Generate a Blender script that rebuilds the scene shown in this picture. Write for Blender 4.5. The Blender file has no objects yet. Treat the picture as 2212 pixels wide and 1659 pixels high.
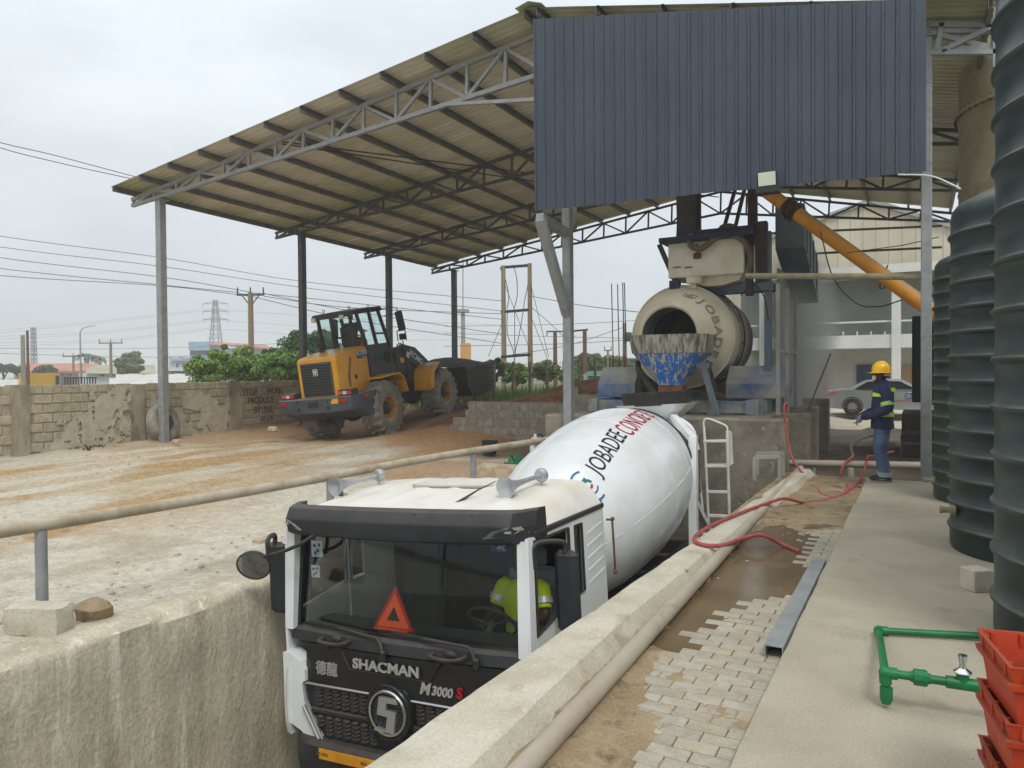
import bpy, bmesh, math, random
import numpy as np
from mathutils import Matrix, Vector

S = bpy.context.scene
COL = S.collection
R_ = math.radians
PI = math.pi
# ------------------------------------------------------------------ camera
# photo pixel grid used for measuring: 2212 x 1659; focal length in those pixels
F_, CX_, CY_ = 1598.5, 1106.0, 829.5
YAW, PITCH, ROLL, EYE = R_(28.8), R_(-0.96), R_(0.46), 1.70
_f = Vector((-math.sin(YAW) * math.cos(PITCH), math.cos(YAW) * math.cos(PITCH), math.sin(PITCH)))
_r0 = Vector((math.cos(YAW), math.sin(YAW), 0)); _u0 = _r0.cross(_f)
_r = _r0 * math.cos(ROLL) - _u0 * math.sin(ROLL)
_u = _u0 * math.cos(ROLL) + _r0 * math.sin(ROLL)
CAMO = Vector((0, 0, EYE))
cam = bpy.data.cameras.new('camera'); co = bpy.data.objects.new('camera', cam); COL.objects.link(co)
cam.sensor_width = 36.0; cam.lens = F_ / 2212 * 36; cam.clip_end = 6000; cam.clip_start = .05
m3 = Matrix((_r, _u, -_f)).transposed()
co.matrix_world = Matrix.Translation(CAMO) @ m3.to_4x4()
S.camera = co

def ray(u, v): return _f + _r * ((u - CX_) / F_) - _u * ((v - CY_) / F_)
def at(u, v, ax, val):
    d = ray(u, v); i = 'xyz'.index(ax); return CAMO + d * ((val - CAMO[i]) / d[i])
def dep(u, v, t): return CAMO + ray(u, v) * t

# ------------------------------------------------------------------ sky, sun, exposure
SUN_EL, SUN_AZ = R_(54), R_(140)      # azimuth of the sun, clockwise from +Y
w = bpy.data.worlds.new('World'); S.world = w; w.use_nodes = True
nt = w.node_tree; nt.nodes.clear(); N = nt.nodes.new; L = nt.links.new
sky = N('ShaderNodeTexSky'); sky.sky_type = 'NISHITA'; sky.sun_disc = False
sky.sun_elevation = SUN_EL; sky.sun_rotation = SUN_AZ; sky.air_density = 1.2; sky.dust_density = 4.0
tc = N('ShaderNodeTexCoord'); sp = N('ShaderNodeSeparateXYZ'); L(tc.outputs['Generated'], sp.inputs[0])
ramp = N('ShaderNodeValToRGB'); L(sp.outputs['Z'], ramp.inputs[0])
ce = ramp.color_ramp.elements
# overcast sky: three times brighter overhead than at the horizon
ce[0].position = 0.0; ce[0].color = (.455, .50, .545, 1)
ce[1].position = 1.0; ce[1].color = (1.04, 1.06, 1.08, 1)
e = ce.new(.10); e.color = (.51, .556, .607, 1)
e = ce.new(.30); e.color = (.622, .668, .715, 1)
e = ce.new(.48); e.color = (.67, .735, .785, 1)
mp = N('ShaderNodeMapping'); mp.inputs['Scale'].default_value = (1.6, 1.6, 5.0); L(tc.outputs['Generated'], mp.inputs[0])
nz = N('ShaderNodeTexNoise'); nz.inputs['Scale'].default_value = 1.7; nz.inputs['Detail'].default_value = 7; nz.inputs['Roughness'].default_value = .55
L(mp.outputs[0], nz.inputs['Vector'])
nr = N('ShaderNodeMapRange'); nr.inputs[1].default_value = .36; nr.inputs[2].default_value = .68; nr.inputs[3].default_value = .90; nr.inputs[4].default_value = 1.07
L(nz.outputs[0], nr.inputs[0])
mul = N('ShaderNodeVectorMath'); mul.operation = 'SCALE'; L(ramp.outputs[0], mul.inputs[0]); L(nr.outputs[0], mul.inputs['Scale'])
sc9 = N('ShaderNodeVectorMath'); sc9.operation = 'SCALE'; sc9.inputs['Scale'].default_value = 14.2; L(mul.outputs[0], sc9.inputs[0])
mx = N('ShaderNodeMix'); mx.data_type = 'RGBA'; mx.inputs[0].default_value = .95
L(sky.outputs[0], mx.inputs[6]); L(sc9.outputs[0], mx.inputs[7])
bg = N('ShaderNodeBackground'); bg.inputs['Strength'].default_value = .1; L(mx.outputs[2], bg.inputs[0])
wo = N('ShaderNodeOutputWorld'); L(bg.outputs[0], wo.inputs[0])
sl = bpy.data.lights.new('sun', 'SUN'); sl.energy = 1.5; sl.angle = R_(16); sl.color = (1, .965, .91)
so = bpy.data.objects.new('sun', sl); COL.objects.link(so)
sd = Vector((math.sin(SUN_AZ) * math.cos(SUN_EL), math.cos(SUN_AZ) * math.cos(SUN_EL), math.sin(SUN_EL)))
so.rotation_euler = sd.to_track_quat('Z', 'Y').to_euler(); so.location = (0, -20, 40)
S.view_settings.view_transform = 'Standard'; S.view_settings.look = 'None'
S.view_settings.gamma = 1; S.view_settings.exposure = 0.0
cy = S.cycles
cy.use_denoising = True; cy.max_bounces = 7; cy.diffuse_bounces = 4; cy.glossy_bounces = 3; cy.transmission_bounces = 5
cy.transparent_max_bounces = 8; cy.volume_bounces = 1; cy.caustics_reflective = False; cy.caustics_refractive = False

# ------------------------------------------------------------------ materials
def C(r, g, b):
    return tuple((c / 255 / 12.92 if c / 255 <= .04045 else ((c / 255 + .055) / 1.055) ** 2.4) for c in (r, g, b))
def c4(c): return (c[0], c[1], c[2], 1)
MATS = {}
def mat(name, col, col2=None, rough=.75, metal=0., sc=2., st=(1, 1, 1), thr=(.42, .62), bump=0., bsc=30., bst=(1, 1, 1),
        col3=None, sc3=.5, thr3=(.55, .7), st3=None, rnd=0., spec=.4, coat=0., dust=None, emit=None, alpha=None, rough2=None, dist=0.01, grain=0., gsc=120.):
    m = bpy.data.materials.new(name); m.use_nodes = True; t = m.node_tree; b = t.nodes['Principled BSDF']
    n = t.nodes.new; l = t.links.new
    b.inputs['Roughness'].default_value = rough; b.inputs['Metallic'].default_value = metal
    b.inputs['Specular IOR Level'].default_value = spec
    if coat: b.inputs['Coat Weight'].default_value = coat; b.inputs['Coat Roughness'].default_value = .12
    tcd = n('ShaderNodeTexCoord'); src = tcd.outputs['Object']; oi = None
    if rnd:
        oi = n('ShaderNodeObjectInfo'); vm = n('ShaderNodeVectorMath'); vm.operation = 'SCALE'; vm.inputs[0].default_value = (37, 53, 71)
        l(oi.outputs['Random'], vm.inputs['Scale']); va = n('ShaderNodeVectorMath'); l(src, va.inputs[0]); l(vm.outputs[0], va.inputs[1]); src = va.outputs[0]
    def noise(scale, stretch, det=8, ro=.62):
        mpn = n('ShaderNodeMapping'); mpn.inputs['Scale'].default_value = stretch; l(src, mpn.inputs[0])
        q = n('ShaderNodeTexNoise'); q.inputs['Scale'].default_value = scale; q.inputs['Detail'].default_value = det; q.inputs['Roughness'].default_value = ro
        l(mpn.outputs[0], q.inputs['Vector']); return q.outputs[0]
    def rng(o, a, bb, lo=0., hi=1.):
        q = n('ShaderNodeMapRange'); q.inputs[1].default_value = a; q.inputs[2].default_value = bb; q.inputs[3].default_value = lo; q.inputs[4].default_value = hi
        l(o, q.inputs[0]); return q.outputs[0]
    def mix(fac, a, bb):
        q = n('ShaderNodeMix'); q.data_type = 'RGBA'
        if isinstance(fac, float): q.inputs[0].default_value = fac
        else: l(fac, q.inputs[0])
        for i, c in ((6, a), (7, bb)):
            if isinstance(c, tuple): q.inputs[i].default_value = c4(c)
            else: l(c, q.inputs[i])
        return q.outputs[2]
    cur = col; f1 = None
    if col2 is not None:
        f1 = rng(noise(sc, st), *thr); cur = mix(f1, col, col2)
    if col3 is not None:
        cur = mix(rng(noise(sc3, st3 or st), *thr3), cur, col3)
    if dust is not None:      # settled dust on faces that look up: a real layer, stays put under any light
        g = n('ShaderNodeNewGeometry'); sx = n('ShaderNodeSeparateXYZ'); l(g.outputs['Normal'], sx.inputs[0])
        dd = n('ShaderNodeMath'); dd.operation = 'MULTIPLY'; l(rng(sx.outputs['Z'], .1, .9, 0, dust[1]), dd.inputs[0]); l(rng(noise(6, (1, 1, 1)), .25, .7, .35, 1), dd.inputs[1])
        cur = mix(dd.outputs[0], cur, dust[0])
    if grain:                 # fine speckle of sand and aggregate
        hg = n('ShaderNodeHueSaturation'); l(rng(noise(gsc, (1, 1, 1), 3, .7), .3, .7, 1 - grain, 1 + grain), hg.inputs['Value'])
        if isinstance(cur, tuple): hg.inputs['Color'].default_value = c4(cur)
        else: l(cur, hg.inputs['Color'])
        cur = hg.outputs[0]
    if rnd:
        hv = n('ShaderNodeHueSaturation'); l(rng(oi.outputs['Random'], 0, 1, 1 - rnd, 1 + rnd), hv.inputs['Value'])
        if isinstance(cur, tuple): hv.inputs['Color'].default_value = c4(cur)
        else: l(cur, hv.inputs['Color'])
        cur = hv.outputs[0]
    if isinstance(cur, tuple): b.inputs['Base Color'].default_value = c4(cur)
    else: l(cur, b.inputs['Base Color'])
    if rough2 is not None and f1 is not None: l(rng(f1, 0, 1, rough, rough2), b.inputs['Roughness'])
    if bump:
        bp = n('ShaderNodeBump'); bp.inputs['Strength'].default_value = bump; bp.inputs['Distance'].default_value = dist
        l(noise(bsc, bst, 6, .6), bp.inputs['Height']); l(bp.outputs[0], b.inputs['Normal'])
    if emit: b.inputs['Emission Color'].default_value = c4(emit[0]); b.inputs['Emission Strength'].default_value = emit[1]
    if alpha is not None: b.inputs['Alpha'].default_value = alpha
    MATS[name] = m; return m
def glass(name, col, rough=.02, mixf=.25, tint=(.6, .75, .72), ior=1.5):
    """thin pane: tinted see-through with a mirror reflection that grows at grazing angles"""
    m = bpy.data.materials.new(name); m.use_nodes = True; t = m.node_tree; t.nodes.clear(); n = t.nodes.new; l = t.links.new
    tr = n('ShaderNodeBsdfTransparent'); tr.inputs[0].default_value = c4(tint)
    gl = n('ShaderNodeBsdfGlossy'); gl.inputs['Roughness'].default_value = rough; gl.inputs[0].default_value = (.9, .95, .97, 1)
    fr = n('ShaderNodeFresnel'); fr.inputs[0].default_value = ior
    ad = n('ShaderNodeMath'); ad.operation = 'ADD'; ad.inputs[1].default_value = mixf; l(fr.outputs[0], ad.inputs[0])
    mxs = n('ShaderNodeMixShader'); l(ad.outputs[0], mxs.inputs[0]); l(tr.outputs[0], mxs.inputs[1]); l(gl.outputs[0], mxs.inputs[2])
    o = n('ShaderNodeOutputMaterial'); l(mxs.outputs[0], o.inputs[0]); MATS[name] = m; return m

# ------------------------------------------------------------------ mesh helpers
def V(*a): return Vector(a[0] if len(a) == 1 else a)
def frame(d, up=(0, 0, 1)):
    d = V(d).normalized(); up = V(up)
    if abs(d.dot(up)) > .98: up = V(0, 1, 0) if abs(d.y) < .9 else V(1, 0, 0)
    s = d.cross(up).normalized(); return s, d, s.cross(d)     # side, along, up
class MB:
    def __init__(s): s.v = []; s.f = []; s.m = []
    def add(s, vs, fs, mi=0):
        o = len(s.v); s.v += [tuple(v) for v in vs]; s.f += [tuple(i + o for i in f) for f in fs]; s.m += [mi] * len(fs); return s
    def box(s, c, d, R=None, b=0., mi=0):
        hx, hy, hz = d[0] / 2, d[1] / 2, d[2] / 2; c = V(c)
        if not b:
            vs = [V(x * hx, y * hy, z * hz) for x in (-1, 1) for y in (-1, 1) for z in (-1, 1)]
            fs = [(0, 1, 3, 2), (4, 6, 7, 5), (0, 4, 5, 1), (2, 3, 7, 6), (0, 2, 6, 4), (1, 5, 7, 3)]
        else:
            b = min(b, .45 * 2 * min(hx, hy, hz)); vs = []; fs = []; ix = {}
            for x in (-1, 1):
                for y in (-1, 1):
                    for z in (-1, 1):
                        for a in range(3):
                            q = [x * hx, y * hy, z * hz]; sg = (x, y, z)
                            for k in range(3):
                                if k != a: q[k] -= sg[k] * b
                            ix[(x, y, z, a)] = len(vs); vs.append(V(q))
            for a in range(3):
                p, r = (a + 1) % 3, (a + 2) % 3
                for sg in (-1, 1):
                    L_ = []
                    for (i, j) in ((-1, -1), (1, -1), (1, 1), (-1, 1)):
                        k = [0, 0, 0]; k[a] = sg; k[p] = i; k[r] = j; L_.append(ix[(k[0], k[1], k[2], a)])
                    fs.append(tuple(L_ if sg > 0 else L_[::-1]))
            for a in range(3):
                p, r = (a + 1) % 3, (a + 2) % 3
                for i in (-1, 1):
                    for j in (-1, 1):
                        k0 = [0, 0, 0]; k0[p] = i; k0[r] = j; k1 = list(k0); k0[a] = -1; k1[a] = 1
                        q = (ix[tuple(k0) + (p,)], ix[tuple(k1) + (p,)], ix[tuple(k1) + (r,)], ix[tuple(k0) + (r,)])
                        fs.append(q if i * j < 0 else q[::-1])
            for x in (-1, 1):
                for y in (-1, 1):
                    for z in (-1, 1):
                        q = (ix[(x, y, z, 0)], ix[(x, y, z, 1)], ix[(x, y, z, 2)]); fs.append(q if x * y * z > 0 else q[::-1])
        if R is not None: vs = [R @ v for v in vs]
        return s.add([c + v for v in vs], fs, mi)
    def bar(s, p, q, w_, h_, up=(0, 0, 1), b=0., mi=0):
        p = V(p); q = V(q); a, d, u = frame(q - p, up); R = Matrix((a, d, u)).transposed()
        return s.box((p + q) / 2, (w_, (q - p).length, h_), R, b, mi)
    def tube(s, path, r, n=8, cap=True, closed=False, mi=0):
        path = [V(p) for p in path]; k = len(path); rs = r if isinstance(r, (list, tuple)) else [r] * k
        a = None; vs = []; fs = []
        for i in range(k):
            if closed: d = path[(i + 1) % k] - path[i - 1]
            else: d = path[min(i + 1, k - 1)] - path[max(i - 1, 0)]
            d = d.normalized() if d.length > 1e-9 else V(0, 0, 1)
            if a is None: a, _, _ = frame(d)
            else:
                a = a - d * a.dot(d); a = a.normalized() if a.length > 1e-6 else frame(d)[0]
            b = d.cross(a)
            vs += [path[i] + (a * math.cos(2 * PI * j / n) + b * math.sin(2 * PI * j / n)) * rs[i] for j in range(n)]
        for i in range(k if closed else k - 1):
            i2 = (i + 1) % k
            for j in range(n):
                j2 = (j + 1) % n; fs.append((i * n + j, i * n + j2, i2 * n + j2, i2 * n + j))
        if cap and not closed: fs += [tuple(range(n))[::-1], tuple((k - 1) * n + j for j in range(n))]
        return s.add(vs, fs, mi)
    def lathe(s, prof, o=(0, 0, 0), axis=(0, 0, 1), n=24, cap=True, mi=0, xdir=None, a0=0., a1=2 * PI):
        o = V(o); ax = V(axis).normalized(); sd_, _, up = frame(ax) if xdir is None else (V(xdir).normalized(), 0, V(xdir).normalized().cross(ax) * -1)
        full = abs(a1 - a0 - 2 * PI) < 1e-6; cnt = n if full else n + 1; vs = []; fs = []
        for r, h in prof:
            for j in range(cnt):
                t = a0 + (a1 - a0) * j / n; vs.append(o + ax * h + (sd_ * math.cos(t) + up * math.sin(t)) * r)
        for i in range(len(prof) - 1):
            for j in range(n):
                j2 = (j + 1) % cnt; fs.append((i * cnt + j, (i + 1) * cnt + j, (i + 1) * cnt + j2, i * cnt + j2))
        if cap and full: fs += [tuple(range(cnt)), tuple((len(prof) - 1) * cnt + j for j in range(cnt))[::-1]]
        return s.add(vs, fs, mi)
    def prism(s, poly, o, ux, uy, d, mi=0):
        """polygon in the ux/uy plane pushed along d"""
        o, ux, uy, d = V(o), V(ux), V(uy), V(d); k = len(poly)
        a = [o + ux * p[0] + uy * p[1] for p in poly]; vs = a + [p + d for p in a]
        fs = [tuple(range(k)), tuple(range(2 * k - 1, k - 1, -1))] + [(i, k + i, k + (i + 1) % k, (i + 1) % k) for i in range(k)]
        return s.add(vs, fs, mi)
    def loft(s, rings, cap=True, closed=True, mi=0):
        n = len(rings[0]); vs = [p for r in rings for p in r]; fs = []
        for i in range(len(rings) - 1):
            for j in range(n if closed else n - 1):
                j2 = (j + 1) % n; fs.append((i * n + j, i * n + j2, (i + 1) * n + j2, (i + 1) * n + j))
        if cap and closed: fs += [tuple(range(n))[::-1], tuple((len(rings) - 1) * n + j for j in range(n))]
        return s.add(vs, fs, mi)
    def ball(s, c, r, n=12, k=8, mi=0, sc=(1, 1, 1)):
        c = V(c); rings = []
        for i in range(1, k):
            t = PI * i / k
            rings.append([c + V(r * math.sin(t) * math.cos(2 * PI * j / n) * sc[0], r * math.sin(t) * math.sin(2 * PI * j / n) * sc[1], -r * math.cos(t) * sc[2]) for j in range(n)])
        return s.loft(rings, True, True, mi)
    def grid(s, xs, ys, fn, mi=0, skip=None):
        nx = len(xs); vs = [V(x, y, fn(x, y)) for y in ys for x in xs]; fs = []
        for j in range(len(ys) - 1):
            for i in range(nx - 1):
                if skip and skip((xs[i] + xs[i + 1]) / 2, (ys[j] + ys[j + 1]) / 2): continue
                fs.append((j * nx + i, j * nx + i + 1, (j + 1) * nx + i + 1, (j + 1) * nx + i))
        return s.add(vs, fs, mi)
    def mesh(s, name, mats, smooth=35., fix=True, tf=None):
        me = bpy.data.meshes.new(name); vs = s.v if tf is None else [tuple(tf @ V(v)) for v in s.v]
        me.from_pydata(vs, [], s.f)
        for m in (mats if isinstance(mats, (list, tuple)) else [mats]): me.materials.append(MATS[m])
        if any(s.m): me.polygons.foreach_set('material_index', s.m)
        if fix:
            bm = bmesh.new(); bm.from_mesh(me); bmesh.ops.recalc_face_normals(bm, faces=bm.faces); bm.to_mesh(me); bm.free()
        if smooth:
            me.polygons.foreach_set('use_smooth', [True] * len(me.polygons)); me.set_sharp_from_angle(angle=R_(smooth))
        me.update(); return me
    def build(s, name, mats, parent=None, w=False, smooth=35., fix=True, label=None, kind=None):
        """a part: coordinates are the parent's own, or world ones when w"""
        tf = None
        if parent is not None and w: tf = wm(parent).inverted()
        o = bpy.data.objects.new(name, s.mesh(name, mats, smooth, fix, tf)); COL.objects.link(o); o.parent = parent
        if label: o['label'] = label
        if kind: o['kind'] = kind
        return o
    def thing(s, name, mats, label, cat, group=None, smooth=35., fix=True, kind=None):
        """a top-level thing that is one mesh, world coordinates, origin at its base"""
        a = np.array(s.v); lo = a.min(0); hi = a.max(0); o3 = V((lo[0] + hi[0]) / 2, (lo[1] + hi[1]) / 2, lo[2])
        o = bpy.data.objects.new(name, s.mesh(name, mats, smooth, fix, Matrix.Translation(-o3))); COL.objects.link(o); o.location = o3
        if kind: o['kind'] = kind
        if label: o['label'] = label
        if cat: o['category'] = cat
        if group: o['group'] = group
        return o
def wm(o):
    m = Matrix.LocRotScale(o.location, o.rotation_euler, o.scale)
    return wm(o.parent) @ m if o.parent else m
def thing(name, label, cat, loc=(0, 0, 0), rot=(0, 0, 0), group=None):
    o = bpy.data.objects.new(name, None); COL.objects.link(o); o.location = loc; o.rotation_euler = rot; o.empty_display_size = .1
    o['label'] = label; o['category'] = cat
    if group: o['group'] = group
    return o
def struct(mb, name, mats, smooth=35., fix=True):
    o = mb.build(name, mats, None, smooth=smooth, fix=fix); o['kind'] = 'structure'; return o
def copy_tree(o, parent=None, top=True):
    c = o.copy(); COL.objects.link(c); c.parent = parent
    for ch in list(o.children): copy_tree(ch, c, False)
    return c
def inst(me, name, parent, loc, rot=(0, 0, 0), sca=(1, 1, 1)):
    o = bpy.data.objects.new(name, me); COL.objects.link(o); o.parent = parent; o.location = loc; o.rotation_euler = rot; o.scale = sca; return o
def bez(pts, k=8):
    """smooth curve through points (Catmull-Rom)"""
    P = [V(p) for p in pts]; P = [P[0] * 2 - P[1]] + P + [P[-1] * 2 - P[-2]]; out = []
    for i in range(1, len(P) - 2):
        for j in range(k):
            t = j / k; a, b, c, d = P[i - 1], P[i], P[i + 1], P[i + 2]
            out.append(.5 * ((2 * b) + (c - a) * t + (2 * a - 5 * b + 4 * c - d) * t * t + (3 * b - a - 3 * c + d) * t ** 3))
    out.append(P[-2]); return out
def text(s, size=1., ext=.01, align='CENTER', shear=0., bold=0., xs=1.):
    """lettering as a flat-extruded MB in its own xy plane"""
    cu = bpy.data.curves.new('lettering', 'FONT'); cu.body = s; cu.size = size; cu.extrude = ext; cu.align_x = align; cu.align_y = 'CENTER'; cu.shear = shear
    cu.offset = bold; cu.resolution_u = 3
    o = bpy.data.objects.new('lettering', cu); COL.objects.link(o); dg = bpy.context.evaluated_depsgraph_get()
    me = bpy.data.meshes.new_from_object(o.evaluated_get(dg)); bpy.data.objects.remove(o)
    mb = MB(); mb.add([(v.co.x * xs, v.co.y, v.co.z) for v in me.vertices], [tuple(p.vertices) for p in me.polygons]); bpy.data.meshes.remove(me); return mb
def place(mb, o, ux, uy):
    """move an xy-plane MB so that x runs along ux, y along uy, from o"""
    ux = V(ux).normalized(); uy = V(uy).normalized(); uz = ux.cross(uy); o = V(o)
    mb.v = [tuple(o + ux * v[0] + uy * v[1] + uz * v[2]) for v in mb.v]; return mb
# value noise for terrain
_rs = np.random.RandomState(7); _tab = _rs.rand(256, 256)
def vnoise(x, y):
    xi = np.floor(x).astype(int); yi = np.floor(y).astype(int); fx = x - xi; fy = y - yi
    fx = fx * fx * (3 - 2 * fx); fy = fy * fy * (3 - 2 * fy)
    g = lambda a, b: _tab[a % 256, b % 256]
    return (g(xi, yi) * (1 - fx) + g(xi + 1, yi) * fx) * (1 - fy) + (g(xi, yi + 1) * (1 - fx) + g(xi + 1, yi + 1) * fx) * fy
def fbm(x, y, o=5):
    x = np.asarray(x, float); y = np.asarray(y, float); s_ = 0; a = .5
    for i in range(o): s_ = s_ + a * vnoise(x + 17.3 * i, y - 9.1 * i); x = x * 2.03; y = y * 2.03; a *= .5
    return s_
RND = random.Random(11)
def U(a, b): return RND.uniform(a, b)
# ------------------------------------------------------------------ shared materials
mat('concrete', C(176, 168, 150), C(150, 141, 122), .85, sc=1.6, bump=.5, bsc=45, col3=C(120, 112, 95), sc3=2.5, thr3=(.6, .78), grain=0.16, gsc=70)
mat('concrete_pale', C(194, 188, 171), C(176, 168, 149), .88, sc=2.2, bump=.6, bsc=70, col3=C(158, 142, 114), sc3=2.6, thr3=(.58, .72), grain=0.15, gsc=55)
mat('concrete_slab', C(171, 163, 144), C(158, 150, 131), .88, sc=1.1, bump=.5, bsc=130, col3=C(138, 128, 108), sc3=1.3, thr3=(.6, .78), grain=0.16, gsc=75)
mat('concrete_pit', C(196, 187, 166), C(168, 159, 138), .85, sc=3.2, st=(1, 1.2, .18), thr=(.38, .62), bump=.75, bsc=24, bst=(1, 1, .55), col3=C(210, 202, 182), sc3=5, st3=(1.4, 1.4, .10), thr3=(.57, .68), dist=.02, grain=0.2, gsc=34)
mat('concrete_dark', C(140, 134, 118), C(112, 106, 92), .85, sc=2.2, bump=.4, bsc=40, col3=C(168, 162, 146), sc3=7, thr3=(.62, .70), grain=0.2, gsc=40)
mat('galv', C(158, 161, 161), C(134, 138, 139), .5, .25, sc=6, thr=(.3, .7), bump=.08, bsc=60, col3=C(120, 98, 76), sc3=1.2, thr3=(.66, .8))
mat('galv_dark', C(92, 95, 97), C(70, 72, 73), .55, .4, sc=5, thr=(.3, .7))
mat('steel_dark', C(62, 60, 57), C(44, 42, 40), .6, .3, sc=5, thr=(.3, .7))
mat('paint_white', C(226, 230, 231), C(216, 219, 218), .32, sc=1.5, coat=.4, spec=.5)
mat('paint_white_dusty', C(226, 228, 226), C(205, 202, 192), .42, sc=2.2, dust=(C(226, 219, 203), .75), coat=.2)
mat('black_plastic', C(44, 46, 50), C(34, 35, 38), .55, sc=4, bump=.15, bsc=240, dust=(C(104, 92, 80), .5))
mat('black_gloss', C(24, 25, 27), None, .28, coat=.3)
mat('black_rubber', C(38, 38, 38), C(56, 53, 48), .85, sc=5, bump=.2, bsc=60)
mat('chrome', C(215, 217, 220), None, .16, 1.)
mat('silver', C(190, 190, 188), None, .35, .75)
mat('pvc_grey', C(176, 168, 152), C(160, 150, 132), .6, sc=3, st=(1, .4, 1), thr=(.35, .65), col3=C(140, 124, 98), sc3=6, thr3=(.62, .75), bump=.1, bsc=60)
mat('mud', C(140, 121, 92), C(164, 147, 118), .8, sc=2.5, bump=.6, bsc=40, col3=C(100, 84, 60), sc3=5, thr3=(.5, .65), grain=0.22, gsc=60)
mat('mud_water', C(112, 95, 70), C(98, 82, 60), .16, sc=1.5, spec=.3, bump=.02, bsc=9)
mat('paver', C(166, 161, 147), C(150, 144, 130), .88, sc=9, bump=.35, bsc=70, rnd=.07, col3=C(164, 150, 124), sc3=5, thr3=(.48, .66), grain=0.16, gsc=80)
mat('red_earth', C(136, 92, 64), C(154, 110, 80), .95, sc=2.2, bump=.7, bsc=18, col3=C(98, 60, 40), sc3=3, thr3=(.5, .65), dist=.03, grain=0.25, gsc=25)
mat('stone', C(188, 172, 146), C(160, 146, 122), .9, sc=7, bump=.6, bsc=30, rnd=.12)

# ------------------------------------------------------------------ ground
PIT_L, PIT_Y0, PIT_Y1, FLOOR = -5.47, -9.0, 13.2, -2.25
def pit_r(y): return -2.12 + .0285 * y
ctl = np.array([(-5.8, -6, -.34), (-5.8, 2.7, -.31), (-5.8, 6, -.31), (-5.8, 10, -.29), (-5.9, 14, -.27), (-7, 16.8, -.27), (-9, 0, -.28), (-10, 5, -.24), (-10, 9, -.22), (-9.5, 13, -.23),
    (-9, 17, -.25), (-11, 16.3, -.16), (-11.2, 17.2, -.02), (-18.6, -4, -.3), (-18.8, 4, -.26), (-18.8, 8.8, -.22), (-18.8, 11, -.14), (-18.7, 13.5, -.12), (-18.5, 15.5, -.08), (-18.6, 17.6, .0), (-18.7, 21, .2),
    (-16.3, 17.5, -.31), (-13.72, 17.6, -.10), (-13.92, 21, .29), (-16.4, 21, .08), (-15.0, 19.2, .0), (-12.6, 16.5, -.06), (-12.4, 19, .30), (-12.2, 22, .5), (-14, 25.5, .62), (-17.5, 25, .45),
    (-11.4, 19.2, .6), (-11.0, 21, .7), (-14.2, 12, -.2), (-16.5, 10, -.2), (-16.5, 14, -.2), (-12.5, 14, -.17), (-7.5, 19, -.1), (-7, 24, .3), (-10, 27, .55), (-16, 30, .6), (-22, 16, -.2), (-22, 26, .2), (-8, 32, .5)])
def _tps(r2): return np.where(r2 > 1e-9, .5 * r2 * np.log(np.maximum(r2, 1e-9)), 0)
_n = len(ctl); _K = _tps(((ctl[:, None, :2] - ctl[None, :, :2]) ** 2).sum(-1)) + .05 * np.eye(_n); _Pm = np.c_[np.ones(_n), ctl[:, :2]]
_A = np.block([[_K, _Pm], [_Pm.T, np.zeros((3, 3))]]); _W = np.linalg.solve(_A, np.r_[ctl[:, 2], 0, 0, 0])
def sstep(a, b, x): t = np.clip((x - a) / (b - a), 0, 1); return t * t * (3 - 2 * t)
def track_mask(x, y):
    """tyre strips: returns (mask, chevron) arrays"""
    m = np.zeros_like(x); ch = np.zeros_like(x)
    for x0, bend, wd, y0, y1 in ((-13.8, .004, .42, 2, 17.3), (-16.1, .004, .42, 4, 17.3), (-12.6, -.03, .4, -2, 16), (-10.6, -.05, .4, -2, 13), (-15.2, .02, .38, 3, 15)):
        c = x0 + bend * (y - 12) ** 2 * (1 if bend > 0 else -1) * .35 + (0 if bend > 0 else bend * (y - 6) * 4)
        d = x - c; k = sstep(wd, wd * .75, np.abs(d)) * sstep(y0, y0 + 3, y) * sstep(y1 + .5, y1 - 1, y)
        ch = np.where(k > m, np.sin((y + np.abs(d) * .8) * 2 * PI / .26), ch); m = np.maximum(m, k)
    return m, ch
def ground_z(x, y, fine=True):
    x = np.asarray(x, float); y = np.asarray(y, float)
    xc = np.clip(x, -24, -5.6); yc = np.clip(y, -8, 34)
    r2 = (xc[..., None] - ctl[:, 0]) ** 2 + (yc[..., None] - ctl[:, 1]) ** 2
    zl = _tps(r2) @ _W[:_n] + _W[_n] + _W[_n + 1] * xc + _W[_n + 2] * yc
    zr = -.27 - .06 * sstep(20, 30, y)
    zl = np.where(x < -19.4, np.minimum(zl, -.35), zl)
    t = sstep(-5.9, -4.5, x)
    z = zl * (1 - t) + zr * t
    far = sstep(60, 200, np.hypot(x, y)); z = z * (1 - far) - .6 * far
    if fine:
        near = sstep(45, 25, np.hypot(x + 6, y - 8)); m, ch = track_mask(x, y)
        lump = (fbm(x * .9, y * .9, 5) - .5) * .10 + (fbm(x * 4, y * 4, 4) - .5) * .055
        lump = lump * np.where((x > -1.7) & (y < 12.7), 0, 1)
        lump = lump * sstep(-5.75, -6.3, x) + lump * (x > -5) * .9
        z = z + near * (lump + m * (.030 * ch - .014) * (.4 + fbm(x * .6, y * .6, 3)))
        z = z + near * .14 * sstep(.52, .72, fbm(x * 1.3 + 40, y * 1.3, 4)) * sstep(18, 20.5, y) * (x > -1.8) * (y < 32)
    return z
def lines(*seg):
    o = []
    for a, b, st in seg: o += list(np.arange(a, b - 1e-6, st))
    return np.array(sorted(set(np.round(o, 4))))
gx = np.r_[[-1500, -700, -350, -200, -120, -80, -55, -42, -34, -28, -24, -22], lines((-20.5, -5.92, .08)), [-5.84, -5.3, -2.4, -1.65], lines((-1.4, 3.4, .3)), [4, 6, 9, 14, 25, 45, 90, 200, 500, 1500]]
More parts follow.
